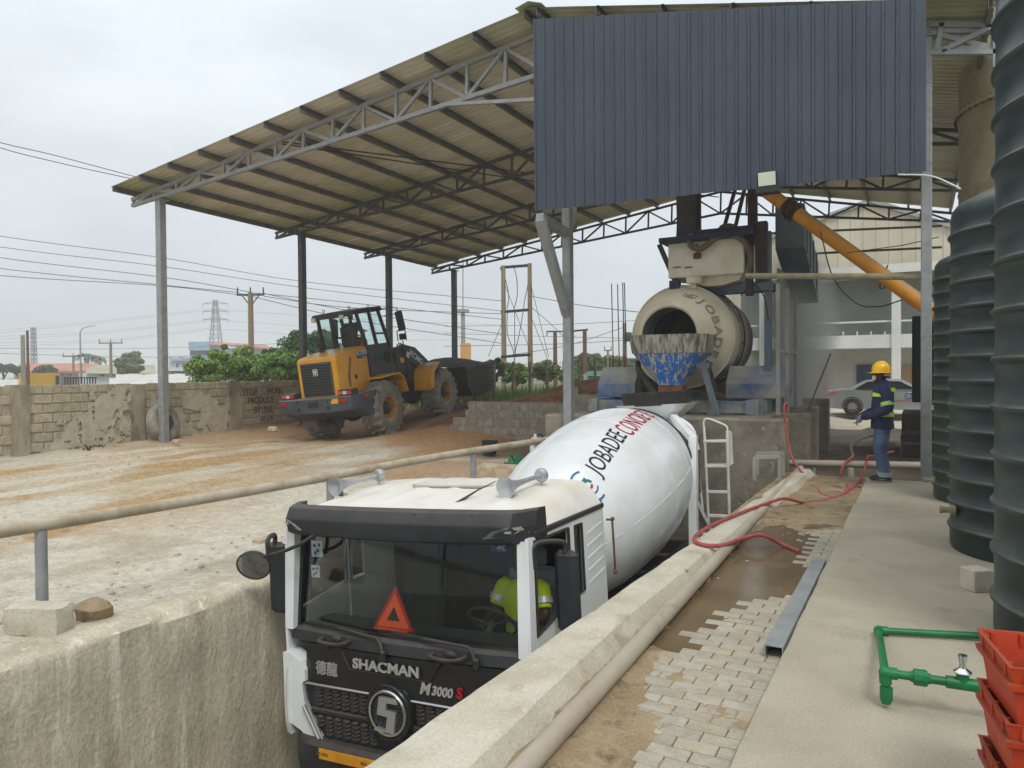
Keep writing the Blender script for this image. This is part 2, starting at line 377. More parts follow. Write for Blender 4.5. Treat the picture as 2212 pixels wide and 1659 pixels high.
gy = np.r_[[-900, -300, -120, -60, -30, -18, -12, -9, -7, -5, -3.5], lines((-2.5, 22, .08)), lines((22, 34, .3)), [13.2, 36, 39, 43, 48, 55, 65, 80, 110, 160, 250, 450, 900, 2000]]
gx = np.array(sorted(set(gx))); gy = np.array(sorted(set(np.round(gy, 3))))
GX, GY = np.meshgrid(gx, gy); GZ = ground_z(GX, GY)
nx, ny = len(gx), len(gy)
idx = np.arange(nx * ny).reshape(ny, nx); q = np.stack([idx[:-1, :-1], idx[:-1, 1:], idx[1:, 1:], idx[1:, :-1]], -1).reshape(-1, 4)
mxx = ((gx[:-1] + gx[1:]) / 2)[None, :].repeat(ny - 1, 0).ravel(); myy = ((gy[:-1] + gy[1:]) / 2)[:, None].repeat(nx - 1, 1).ravel()
q = q[~((mxx > -5.86) & (mxx < -1.65) & (myy > PIT_Y0) & (myy < PIT_Y1 + .02))]
me = bpy.data.meshes.new('ground'); me.from_pydata(np.stack([GX, GY, GZ], -1).reshape(-1, 3).tolist(), [], q.tolist())
# the soil's own colours: pale crushed stone, ochre clay carried in by tyres, red earth by the heap, dark plant mud, far grassland
n1 = fbm(GX * .35, GY * .22, 5); n2 = fbm(GX * 1.6 + 9, GY * .9, 5); n3 = fbm(GX * .8 + 3, GY * .5 + 20, 5); tm, _c = track_mask(GX, GY)
def lerp(a, b, t): return a + (b - a) * t[..., None]
colr = np.zeros(GX.shape + (3,)) + np.array(C(202, 192, 170))
colr = lerp(colr, np.array(C(207, 200, 182)), sstep(.42, .58, n1))
colr = lerp(colr, np.array(C(178, 166, 143)), sstep(.52, .7, n2) * .6)
colr = lerp(colr, np.array(C(182, 148, 100)), np.clip(sstep(.44, .62, n3) * .55 * sstep(-7, -10, GX) + tm * (.45 + .5 * sstep(.4, .6, n2)) * (.75 + .25 * _c), 0, .9))
colr = lerp(colr, np.array(C(168, 128, 84)), sstep(13.5, 16.5, GY + (n1 - .5) * 6) * (GX < -9) * .85)
colr = lerp(colr, np.array(C(172, 130, 90)), sstep(15.2, 17.0, GY + (n2 - .5) * 3) * sstep(-13.5, -11.5, GX) * (GX < -5.5) * .8)
colr = lerp(colr, np.array(C(120, 104, 84)), sstep(14.2, 15.2, GY + (n2 - .5) * 2) * sstep(-10.5, -9, GX) * (GX < -5.5) * .8)
colr = lerp(colr, np.array(C(176, 134, 92)), sstep(4.2, 3.4, np.hypot(GX + 8.2, (GY - 12.2) * 1.2) + n1 * 3) * .7)
mudc = lerp(np.zeros(GX.shape + (3,)) + np.array(C(112, 103, 88)), np.array(C(88, 80, 67)), sstep(.42, .6, n2))
colr = np.where(((GX > -5.2) & (GY > 12.0) & (GY < 27))[..., None], mudc, colr)
colr = np.where(((GX > -5.2) & (GY >= 27) & (GY < 60))[..., None], np.array(C(196, 186, 164)), colr)
fr = sstep(34, 48, np.hypot(GX, GY)) * (GX < -19.4) + (GY > 30) * (GX < -6)
colr = lerp(colr, np.array(C(112, 110, 74)), np.clip(fr, 0, 1))
ca = me.color_attributes.new('soil', 'FLOAT_COLOR', 'POINT'); ca.data.foreach_set('color', np.concatenate([colr, np.ones(GX.shape + (1,))], -1).ravel())
me.polygons.foreach_set('use_smooth', [True] * len(me.polygons))
m = mat('soil', (.5, .5, .5), None, .92, bump=1., bsc=26, dist=.045); t = m.node_tree; b = t.nodes['Principled BSDF']
vc = t.nodes.new('ShaderNodeVertexColor'); vc.layer_name = 'soil'; hs = t.nodes.new('ShaderNodeHueSaturation')
tcx = t.nodes.new('ShaderNodeTexCoord'); q1 = t.nodes.new('ShaderNodeTexNoise'); q1.inputs['Scale'].default_value = 9.; q1.inputs['Detail'].default_value = 9; q1.inputs['Roughness'].default_value = .75
t.links.new(tcx.outputs['Object'], q1.inputs['Vector']); q2 = t.nodes.new('ShaderNodeMapRange'); q2.inputs[1].default_value = .3; q2.inputs[2].default_value = .7; q2.inputs[3].default_value = .66; q2.inputs[4].default_value = 1.2
t.links.new(q1.outputs[0], q2.inputs[0]); t.links.new(q2.outputs[0], hs.inputs['Value']); t.links.new(vc.outputs[0], hs.inputs['Color']); t.links.new(hs.outputs[0], b.inputs['Base Color'])
me.materials.append(m); g = bpy.data.objects.new('ground', me); COL.objects.link(g); g['kind'] = 'structure'

# ------------------------------------------------------------------ truck pit
mb = MB(); mb.grid(list(np.linspace(-6.3, -1.0, 12)), list(np.linspace(PIT_Y0 - .5, 13.5, 30)), lambda x, y: FLOOR + .056 * (x + 3.72) - .012 * (y - 4.9) * (y > 4.9))
struct(mb, 'pit_floor', 'concrete_dark')
def strip_wall(sec, y0, y1, dy, jit):
    ys = list(np.arange(y0, y1 + 1e-6, dy)); rings = []
    for y in ys: rings.append([V(p) for p in sec(y)])
    mb = MB(); mb.loft(rings, True, True); return mb
def secL(y):
    e = PIT_L; a = float(fbm(y * 1.7, 3.1, 5) - .5); chip = max(0, float(fbm(y * .9, 7.7, 5)) - .53) * .5
    zt = float(ground_z(np.array(-5.9), np.array(y), False)) + .0
    pts = [(e - .02, y, -2.7)]
    for k in range(1, 16):
        z = -2.6 + (zt - .06 + 2.6) * k / 15; nn = float(fbm(y * 2.2 + z * .3, z * 3.1, 5) - .5); pts.append((e + .05 * nn - (.02 if k == 15 else 0), y, z))
    pts += [(e - .02 - chip * .4 + .03 * a, y, zt - .02 - chip), (e - .07 - chip, y, zt + .015 + .02 * a), (e - .22, y, zt + .02 + .03 * float(fbm(y * .8, 1.1, 4) - .5)), (-5.9, y, zt + .01), (-5.98, y, zt - .08), (-5.98, y, -2.7)]
    return pts
strip_wall(secL, -9.1, 13.2, .05, 0).thing('pit_wall', 'concrete_pit', 'rough streaked concrete wall along the dirt yard side of the truck pit', 'wall', smooth=50)
def secR(y):
    e = pit_r(y) - .02; a = float(fbm(y * 3.1, 11.3, 5) - .5); h = float(fbm(y * 9, 4.4, 4) - .5); chip = max(0, float(fbm(y * 1.6, 2.2, 5)) - .52) * .5; b_ = float(fbm(y * 1.4, 5.5, 5) - .5)
    wd = float(np.interp(y, [0, 2.6, 4.8, 8, 13], [.42, .39, .26, .22, .20])) + .05 * b_ + .02 * h
    return [(e, y, -2.7), (e, y, -1.2), (e + .012 * a, y, -.14), (e + .02 * a + .012 * h, y, -.02 - chip * .3), (e + .006 + chip * .5 + .03 * a + .012 * h, y, .022 + .006 * h), (e + .03 + chip * .6, y, .028), (e + wd * .5, y, .030 + .004 * a), (e + wd - .02, y, .027),
            (e + wd, y, .018 + .006 * h), (e + wd + .03 + .015 * a, y, -.028), (e + wd + .07 + .02 * h, y, -.07 + .01 * a), (e + wd + .12, y, -.14), (e + wd + .14, y, -.2), (e + wd + .14, y, -2.7)]
strip_wall(secR, -9.1, 13.2, .05, 0).thing('pit_wall', 'concrete_pale', 'pale concrete wall with broad chipped top between pit and paved path', 'wall', smooth=24)

# ------------------------------------------------------------------ slab, path, puddle
mb = MB(); ys = list(np.arange(-9.1, 12.72, .06)); rings = []
for y in ys:
    a = float(fbm(y * 2.1, 21., 5) - .5) * .035; rings.append([V(-.72 + a, y, -.3), V(-.72 + a, y, -.03), V(-.705 + a, y, -.004), V(-.66, y, .0), V(.6, y, .0), V(3, y, .002), V(7, y, .0), V(7, y, -.3)])
mb.loft(rings); struct(mb, 'concrete_slab', 'concrete_slab', smooth=40)
def wet(x, y):
    """how far below the waterline the path lies (m, negative is dry)"""
    y = float(y); edge = np.interp(y, [0, 3.9, 4.5, 5.2, 5.9, 6.25, 6.9, 7.2, 8.0, 8.8, 9.4, 13], [-1.6, -1.5, -1.42, -1.22, -1.10, -.72, -.70, -1.02, -1.0, -.86, -.6, -.6])
    return (edge - x) * .06 + (float(fbm(x * 3, y * 3, 4)) - .5) * .05
WL = -.072
path = thing('paved_path', 'path of worn rectangular pavers between pit wall and slab', 'path', (-1.1, 5, -.2))
path['kind'] = 'structure'; del path['category']
mb = MB(); mb.box((-1.2, 5.2, -.19), (1.3, 16.9, .14)); mb.build('bedding', 'mud', path, w=True)
pm = MB().box((0, 0, 0), (.197, .1005, .07), None, .004).mesh('paver', 'paver', 30.)
bricks = []; y = -2.0; row = 0
while y < 12.5:
    x = -1.46 + (.1 if row % 2 else 0) - .06
    while x < -.70: bricks.append((x, y)); x += .201
    y += .1045; row += 1
vis = sorted([b for b in bricks if b[1] > 2.1], key=lambda b: b[1]); near = vis[:300]; rest = vis[300:]
def bz(x, y): return WL - max(min(wet(x, y), .02), -.004) + U(-.0012, .0012)
for x, y in near:
    o = inst(pm, 'paver', path, V(x, y, bz(x, y) - .035) - path.location, (U(-.007, .007), U(-.006, .006), U(-.015, .015)), (U(.97, 1), U(.96, 1), 1))
mb = MB()
for x, y in rest: mb.box((x, y, bz(x, y) - .035), (.197, .1, .07), None, .004)
mb.build('pavers_beyond', 'paver', path, w=True, kind='stuff')
mb = MB(); mb.grid(list(np.linspace(-1.62, -.71, 3)), list(np.linspace(3.2, 12.6, 4)), lambda x, y: WL); struct(mb, 'puddle_water', 'mud_water')
def mudz(x, y):
    n = float(fbm(x * 2.2 + 5, y * 1.3, 5)); near_pipe = math.exp(-((x - (-1.49 - .0275 * (y - 2.77))) / .15) ** 2); far = float(sstep(8.2, 10.0, y))
    lo = float(sstep(4.2, 2.6, y)) * .012
    return WL - .0032 + near_pipe * .02 + .02 * float(sstep(-1.6, -1.75, x)) - .014 * float(sstep(0, .012, wet(x, y))) * (1 - far) + far * (.012 + .03 * (n - .45)) + (n - .5) * .036 + lo * .3 + (float(fbm(x * 14, y * 14, 3)) - .5) * .008
mb = MB(); mb.grid(list(np.linspace(-2.0, -.715, 54)), list(np.arange(1.6, 13.1, .035)), mudz); struct(mb, 'mud_film', 'mud', smooth=60)
# ------------------------------------------------------------------ open steel shed
mat('roof_sheet', C(222, 218, 204), C(206, 200, 184), .6, .1, sc=1.2, st=(.3, 1, 1), thr=(.4, .65), col3=C(170, 176, 132), sc3=.16, thr3=(.46, .62), st3=(1, 1, 1))
mat('cladding', C(66, 75, 88), C(60, 68, 80), .5, .1, sc=1.1, st=(1.5, 1, .3), thr=(.4, .62), bump=.12, bsc=8, bst=(1, 1, .3), col3=C(84, 86, 86), sc3=1.6, thr3=(.62, .8), st3=(1, 1, .35), grain=.09, gsc=45)
mat('purlin', C(128, 127, 124), C(104, 102, 98), .6, .4, sc=3, thr=(.35, .65))
EAVE, RIDGE, REAVE = -19.15, -6.36, .95
def roof_z(x, y):
    t = (y - 12.4) / 15.3; ze = 6.78 - .28 * t; zr = 8.50 - .10 * t; zre = 6.86 - .05 * t
    return ze + (zr - ze) * (x - EAVE) / (RIDGE - EAVE) if x <= RIDGE else zr + (zre - zr) * (x - RIDGE) / (REAVE - RIDGE)
YF, YB = 12.4, 27.7
shed = thing('open_shed', 'open steel shed with corrugated roof, trusses and grey blue front cladding', 'shed', (-9, 20, 0))
# roof: separate ribbed sheets running from ridge to eave
prof = []          # trapezoid ribs, pitch .19
for k in range(4):
    y0 = k * .191; prof += [(y0, 0), (y0 + .10, 0), (y0 + .115, .052), (y0 + .175, .052), (y0 + .191, 0)]
prof.append((.80, 0))
nsh = 20; wsh = (YB - YF) / nsh
for xa, xb in ((EAVE, RIDGE + .02), (RIDGE - .02, REAVE)):
    for i in range(nsh):
        y0 = YF + i * wsh; mb = MB(); nseg = 8; rings = []; e = U(-.05, .05)
        for s_ in range(nseg + 1):
            x = xa + (xb - xa) * s_ / nseg + (e if (s_ == 0 and xa == EAVE) else 0)
            rings.append([V(x, y0 + p[0] * wsh / .764, roof_z(x, y0) + p[1] + .002 * (i % 2)) for p in prof])
        mb.loft(rings, cap=False, closed=False); mb.build('roof_sheet', 'roof_sheet', shed, w=True, smooth=0, fix=False)
mb = MB()
for y0 in np.arange(YF - .1, YB, .5):
    z = roof_z(RIDGE, y0) + .05
    mb.add([(RIDGE - .28, y0, z - .05), (RIDGE, y0, z + .02), (RIDGE + .28, y0, z - .08), (RIDGE - .28, y0 + .52, z - .05), (RIDGE, y0 + .52, z + .02), (RIDGE + .28, y0 + .52, z - .08)], [(0, 1, 4, 3), (1, 2, 5, 4)])
mb.build('ridge_cap', 'roof_sheet', shed, w=True)
# purlins: C-section bars with their open ends showing at the gable
def purlin(x):
    za, zb = roof_z(x, YF) - .01, roof_z(x, YB) - .01; mb = MB(); ya, yb = YF - .03, YB + .02
    mb.bar((x, ya, za - .075), (x, yb, zb - .075), .006, .15); mb.bar((x + .03, ya, za - .004), (x + .03, yb, zb - .004), .06, .006); mb.bar((x + .03, ya, za - .147), (x + .03, yb, zb - .147), .06, .006)
    mb.bar((x + .058, ya, za - .135), (x + .058, yb, zb - .135), .006, .03)
    mb.build('purlin', 'purlin', shed, w=True, smooth=0)
for k in range(12): purlin(EAVE + .12 + (RIDGE - .12 - EAVE - .12) * k / 11)
for k in range(7): purlin(RIDGE + .14 + (REAVE - .1 - RIDGE - .14) * k / 6)
# trusses: chords, and each web bar a piece of its own
def truss(y, mtl, wd):
    top = lambda x: roof_z(x, y) - .19
    def bot(x):
        if x <= RIDGE: t = (x - EAVE) / (RIDGE - EAVE); return (roof_z(EAVE, y) - .36) + (roof_z(RIDGE, y) - .98 - roof_z(EAVE, y) + .36) * t
        t = (x - RIDGE) / (REAVE - RIDGE); return roof_z(RIDGE, y) - .98 + (roof_z(REAVE, y) - .45 - roof_z(RIDGE, y) + .98) * t
    mb = MB()
    for a, b_ in ((EAVE - .05, RIDGE), (RIDGE, REAVE)):
        mb.bar((a, y, top(a)), (b_, y, top(b_)), wd, wd); mb.bar((a, y, bot(a)), (b_, y, bot(b_)), wd, wd)
    tr = mb.build('truss', mtl, shed, w=True, smooth=0)
    for a, b_, n in ((EAVE, RIDGE, 14), (RIDGE, REAVE, 8)):
        xs = [a + (b_ - a) * k / n for k in range(n + 1)]
        for k, x in enumerate(xs):
            MB().bar((x, y, bot(x)), (x + .02, y, top(x)), wd * .75, wd * .75, up=(0, 1, 0)).build('web_bar', mtl, tr, w=True, smooth=0)
            if k < n:
                x2 = xs[k + 1]; p, q = ((x, y, bot(x)), (x2, y, top(x2))) if k % 2 == 0 else ((x, y, top(x)), (x2, y, bot(x2)))
                MB().bar(p, q, wd * .75, wd * .75, up=(0, 1, 0)).build('web_bar', mtl, tr, w=True, smooth=0)
    return bot
TY = [13.06, 18.3, 22.9, 27.5]
for i, y in enumerate(TY): bot = truss(y, 'galv' if i == 0 else 'galv_dark', .09 if i == 0 else .075)
def column(x, y, wd, ztop, zb=None, mt='galv'):
    zb = float(ground_z(np.array(x), np.array(y))) - .1 if zb is None else zb
    mb = MB(); mb.box((x, y, (ztop + zb) / 2), (wd, wd, ztop - zb), None, .012); mb.box((x, y, ztop - .0), (wd * 1.7, wd * 1.7, .02)); mb.box((x, y, zb + .11), (wd * 1.8, wd * 1.8, .02))
    for zz in (.36, .73): mb.box((x, y, zb + (ztop - zb) * zz), (wd + .012, wd + .012, .018))
    return mb.build('column', mt, shed, w=True, smooth=0)
for i, y in enumerate(TY): column(-18.0, y, .2, roof_z(-18, y) - .50, mt='galv' if i == 0 else 'galv_dark')
column(-5.93, 13.06, .17, 7.2, -.35); column(.10, 13.06, .15, 6.75)
MB().bar((-5.93, 13.0, 2.80), (-5.93, 11.88, 4.42), .16, .16).build('brace', 'galv', shed, w=True, smooth=0)
MB().bar((-5.93, 13.0, 4.34), (-5.93, 11.86, 4.45), .15, .15).build('brace', 'galv', shed, w=True, smooth=0)
MB().bar((-5.93, 13.06, 4.3), (-6.1, 13.9, 5.5), .14, .14).build('brace', 'galv', shed, w=True, smooth=0)
MB().bar((-8.7, 13.0, 7.30), (-5.95, 13.0, 6.93), .07, .07).build('tie_bar', 'galv', shed, w=True, smooth=0)
for (xa, ya, za), (xb, yb, zb) in (((-13.5, 13.1, 7.25), (-9.5, 22.9, 7.7)), ((-13.5, 13.1, 7.3), (-6.4, 27.4, 8.0))):
    MB().tube([(xa, ya, za), (xb, yb, zb)], .018, 6).build('tie_bar', 'steel_dark', shed, w=True)
# bracket frame right of the cladding
br = MB()
for a, b_ in (((.15, 13.0, 6.91), (1.0, 13.0, 6.70)), ((.15, 13.0, 6.49), (1.0, 13.0, 6.32)), ((.98, 13.0, 6.1), (.98, 13.0, 7.6)), ((.3, 13.0, 6.9), (.24, 13.0, 6.5)), ((.3, 13.0, 6.48), (.98, 13.0, 6.72))): br.bar(a, b_, .07, .07, up=(0, 1, 0))
br.build('bracket', 'galv', shed, w=True, smooth=0)
# cladding: overlapping ribbed sheets hung in front of the gable
CY0 = 11.88; XL, XR = -6.04, .075; ncl = 11; wcl = (XR - XL) / ncl
scw = MB().lathe([(.011, 0), (.011, .006), (.003, .012)], (0, 0, 0), (0, 0, 1), 8).mesh('screw', 'galv_dark', 40.)
def cl_top(x): return 7.99 + (6.84 - 7.99) * (x - XL) / (XR - XL)
def cl_bot(x): return 4.575 + (4.44 - 4.575) * (x - XL) / (XR - XL)
for i in range(ncl):
    x0 = XL + i * wcl; pr = []; jb = U(-.012, .012)
    for k in range(3):
        a = k * wcl / 3; pr += [(a, 0), (a + .012, -.026), (a + .042, -.026), (a + .054, 0), (a + wcl / 6 + .02, .003)]
    pr.append((wcl + .012, 0)); rings = []
    for s_ in range(7):
        rings.append([V(x0 + p[0], CY0 + p[1] - .004 * (i % 2) + .006 * math.sin(s_ * 1.7 + i), (cl_bot(x0 + p[0]) + jb) * (1 - s_ / 6) + cl_top(x0 + p[0]) * s_ / 6) for p in pr])
    mb = MB(); mb.loft(rings, cap=False, closed=False); cs_ = mb.build('cladding_sheet', 'cladding', shed, w=True, smooth=0, fix=False)
    for k in range(3):
        for z in (4.75, 5.8, 6.75):
            if z < cl_top(x0): inst(scw, 'screw', cs_, V(x0 + k * wcl / 3 + .027, CY0 - .03 - .004 * (i % 2), z + U(-.02, .02)) - shed.location, (PI / 2, 0, 0))
for z in (4.72, 5.8, 6.75):
    MB().box(((XL + XR) / 2, CY0 + .06, z), (XR - XL - .05, .05, .08)).build('girt', 'galv_dark', shed, w=True, smooth=0)
for xx in (-5.9, -3.6, -1.6, .0):
    MB().bar((xx, CY0 + .05, 6.75), (xx, 13.06, 6.75), .06, .06).build('girt', 'galv_dark', shed, w=True, smooth=0)

# ------------------------------------------------------------------ boundary wall of sandcrete blocks
mat('sandcrete', C(178, 168, 146), C(158, 147, 124), .92, sc=5, bump=.6, bsc=45, rnd=.1, col3=C(132, 120, 100), sc3=2.2, thr3=(.58, .72), grain=0.2, gsc=45)
mat('mortar', C(176, 165, 142), C(158, 146, 122), .95, sc=4, bump=.6, bsc=50, col3=C(112, 100, 82), sc3=.7, thr3=(.6, .75), grain=0.2, gsc=45)
mat('plaster_splash', C(190, 184, 166), C(172, 164, 144), .92, sc=6, bump=.7, bsc=35, thr=(.35, .65), grain=0.16, gsc=40)
mat('pillar_concrete', C(166, 157, 137), C(136, 127, 109), .92, sc=3, st=(1, 1, .35), bump=.6, bsc=30, col3=C(96, 88, 74), sc3=1.6, thr3=(.55, .7), grain=0.2, gsc=40)
mat('red_paint', C(92, 44, 36), None, .9)
WX = -18.8; YW0, YW1, WT = 5.5, 22.0, 1.47
wall = thing('boundary_wall', 'weathered sandcrete block wall with pillars and red painted writing', 'wall', (WX - .1, 13, -.3))
MB().box((WX - .12, (YW0 - 12 + YW1) / 2, .5), (.19, YW1 - YW0 + 12, 1.88)).build('mortar_core', 'mortar', wall, w=True, smooth=0)
bm_ = MB().box((0, 0, 0), (.06, .44, .215), None, .014).mesh('block', 'sandcrete', 30.)
pil = [at(17 + 26, 930, 'x', WX).y, at(296, 930, 'x', WX).y, at(506, 930, 'x', WX).y, at(506, 930, 'x', WX).y + 4.2]
for r in range(8):
    z = WT - .115 - r * .236; y = YW0 + (.23 if r % 2 else 0)
    while y < YW1 - .2:
        gap = r == 0 and 12.52 < y < 13.0
        if not gap and not any(abs(y - p) < .2 for p in pil): inst(bm_, 'block', wall, V(WX - .024 + U(-.006, .005), y, z + U(-.006, .006)) - wall.location, (U(-.015, .015), 0, U(-.012, .012)), (1, U(.94, 1.0), U(.94, 1.02)))
        y += .462
mb = MB()
for r in range(8):
    for k in range(26): mb.box((WX - .024, YW0 - .462 * (k + 1) + (.23 if r % 2 else 0), WT - .115 - r * .236), (.06, .43, .212), None, .014)
mb.build('blocks_beyond', 'sandcrete', wall, w=True, smooth=30, kind='stuff')
for i, p in enumerate(pil):
    mb = MB(); rings = []
    for k in range(14):
        z = -.5 + (WT + .5 - (.06 if i == 1 else -.01)) * k / 13; a = lambda s_: float(fbm(z * 2.2 + s_, p + s_, 4) - .5) * .05
        rings.append([V(WX - .2, p - .20 + a(1), z), V(WX + .07 + a(2), p - .20 + a(3), z), V(WX + .075 + a(5), p, z), V(WX + .07 + a(4), p + .20 + a(5), z), V(WX - .2, p + .2 + a(6), z)])
    mb.loft(rings); mb.build('pillar', 'pillar_concrete', wall, w=True, smooth=50)
def splash(y0, y1, z0, z1, fn, step=.035):
    mb = MB(); ys = list(np.arange(y0, y1, step)); zs = list(np.arange(z0, z1, step)); vid = {}
    for i in range(len(ys) - 1):
        for j in range(len(zs) - 1):
            if fn(ys[i], zs[j]) > 0:
                ids = []
                for (a, b_) in ((i, j), (i + 1, j), (i + 1, j + 1), (i, j + 1)):
                    if (a, b_) not in vid:
                        vid[(a, b_)] = len(mb.v); mb.v.append((WX + .022 + .022 * float(fbm(ys[a] * 6, zs[b_] * 6, 4)), ys[a], zs[b_]))
                    ids.append(vid[(a, b_)])
                mb.f.append(tuple(ids)); mb.m.append(0)
    return mb
def sp1(y, z):
    n = float(fbm(y * 4, z * 4, 5) - .5); t = (z + .25) / 1.65; lo = 10.0 + 2.0 * t; hi = 12.55 + .1 * t
    d = min(y - lo, hi - y) + n * 1.1 + .12 * math.sin(12 * (y * .8 - z)); return d if float(fbm(y * 9 + 5, z * 7, 4)) < .62 else -1
def sp2(y, z): return float(fbm(y * 2.5 + 11, z * 2.2, 5)) - .47 - max(0, z - .75) * .3
splash(9.2, 12.95, -.3, 1.45, sp1).build('plaster_smear', 'plaster_splash', wall, w=True, smooth=60, fix=False)
splash(13.2, 16.4, -.2, 1.3, sp2).build('plaster_smear', 'plaster_splash', wall, w=True, smooth=60, fix=False)
splash(6., 9.2, -.3, .9, sp2).build('plaster_smear', 'plaster_splash', wall, w=True, smooth=60, fix=False)
yp = pil[2] + .3
for s_, yy, zz, sz in (('STOP', .0, 1.10, .30), ('WORK', .98, 1.12, .27), ('PRODUCE', .2, .83, .29), ('PERM', 1.72, .86, .24), ('BY ,TUL', .45, .52, .28), ('DF 3.75', .72, .22, .2)):
    tb = text(s_, sz, .003, 'LEFT', xs=.82); place(tb, (WX + .05, yp + yy, zz), (0, 1, 0), (0, 0, 1)); tb.build('painted_writing', 'red_paint', wall, w=True, smooth=0)

# ------------------------------------------------------------------ stepped masonry wall
mat('cement_block', C(150, 149, 140), C(130, 129, 120), .92, sc=8, bump=.7, bsc=40, rnd=.14, col3=C(142, 126, 100), sc3=3, thr3=(.55, .7), grain=0.2, gsc=40)
mat('brown_mortar', C(154, 141, 119), C(136, 122, 100), .95, sc=5, bump=.8, bsc=30, grain=0.2, gsc=35)
MY = 17.5
mw = thing('masonry_wall', 'stepped wall of rough grey blocks with thick brown mortar by the sand', 'wall', (-8.5, MY, -.3))
starts = [-11.45, -11.62, -11.5, -11.09, -10.98, -7.85]
bmv = []
for v_ in range(4):
    mb = MB(); a = [V(sx * .105 * U(.86, 1.12), -.05, sz * .083 * U(.8, 1.12)) for sx, sz in ((-1, -1), (0, -1.1), (1, -1), (1.1, 0), (1, 1), (0, 1.08), (-1, 1), (-1.08, 0))]
    c_ = [V(p.x * 1.1, .03, p.z * 1.1) for p in a]; mb.loft([c_, a]); bmv.append(mb.mesh('block', 'cement_block', 30.))
for r, xs_ in enumerate(starts):
    z = -.25 + .112 + r * .2255; xe = -4.9
    MB().box(((xs_ + xe) / 2, MY + .085, z), (xe - xs_, .245, .2262)).build('mortar_core', 'brown_mortar', mw, w=True, smooth=0)
    x = xs_ + .11
    while x < xe - .1:
        if not (r in (1, 2) and -8.25 < x < -7.25): inst(bmv[RND.randrange(4)], 'block', mw, V(x, MY + U(-.004, .008), z + U(-.012, .012)) - mw.location, (0, U(-.06, .06), U(-.05, .05)), (U(.92, 1.1), 1, U(.9, 1.08)))
        x += .272 + U(-.015, .02)
inst(bmv[0], 'block', mw, V(-7.76, MY + .05, 1.19) - mw.location, (0, 0, 0), (.8, 1.5, 1.1))
mb = MB(); ring = []
pts = [(-8.3, -.1), (-8.27, .38), (-8.1, .42), (-7.9, .40), (-7.6, .43), (-7.3, .44), (-7.16, .40), (-7.2, -.05), (-7.5, .02), (-7.7, -.1), (-8.0, -.02)]
mb.prism(pts, (0, MY - .055, 0), (1, 0, 0), (0, 0, 1), (0, .06, 0)); mb.build('plaster_patch', 'plaster_splash', mw, w=True, smooth=0)
# ------------------------------------------------------------------ concrete mixer truck standing in the pit
mat('glass_dark_int', C(30, 31, 33), C(40, 40, 42), .8, sc=3)
mat('cab_trim', C(58, 60, 64), C(46, 48, 52), .7, sc=3)
mat('cab_curtain', C(150, 158, 170), C(132, 140, 152), .85, sc=2)
mat('plate_yellow', C(214, 150, 30), C(196, 134, 24), .5, sc=4)
mat('letter_black', C(28, 30, 36), None, .5); mat('letter_red', C(168, 30, 44), None, .5); mat('letter_blue', C(30, 96, 150), None, .5); mat('letter_teal', C(20, 112, 104), None, .5)
mat('badge_silver', C(196, 196, 192), None, .32, .6); mat('badge_red', C(176, 30, 46), None, .35, .2)
mat('lamp_clear', C(150, 150, 138), C(120, 120, 110), .15, sc=30, coat=.6); mat('lamp_white', C(200, 200, 196), None, .15, coat=.8)
mat('mirror_glass', C(150, 156, 160), None, .03, 1.)
mat('horn_grey', C(178, 181, 184), C(160, 162, 164), .35, .5, sc=4)
mat('orange_reflex', C(255, 96, 34), C(250, 84, 28), .4, sc=8, spec=.5); mat('red_reflex', C(176, 30, 24), None, .35)
mat('sticker_blue', C(44, 78, 140), None, .5); mat('sticker_white', C(205, 210, 206), None, .6); mat('gold_brown', C(120, 92, 66), C(96, 74, 54), .5, .3, sc=9)
glass('windscreen_glass', None, .02, .0, (.96, .98, .97), 1.28); glass('side_glass', None, .02, .08, (.72, .8, .8))
T = thing('mixer_truck', 'white concrete mixer truck with black front parked in the concrete pit', 'mixer truck', (-3.72, 4.9, -2.25), (-.012, -.056, .018))
def hp(*a, **k): return MB().prism(*a, **k)
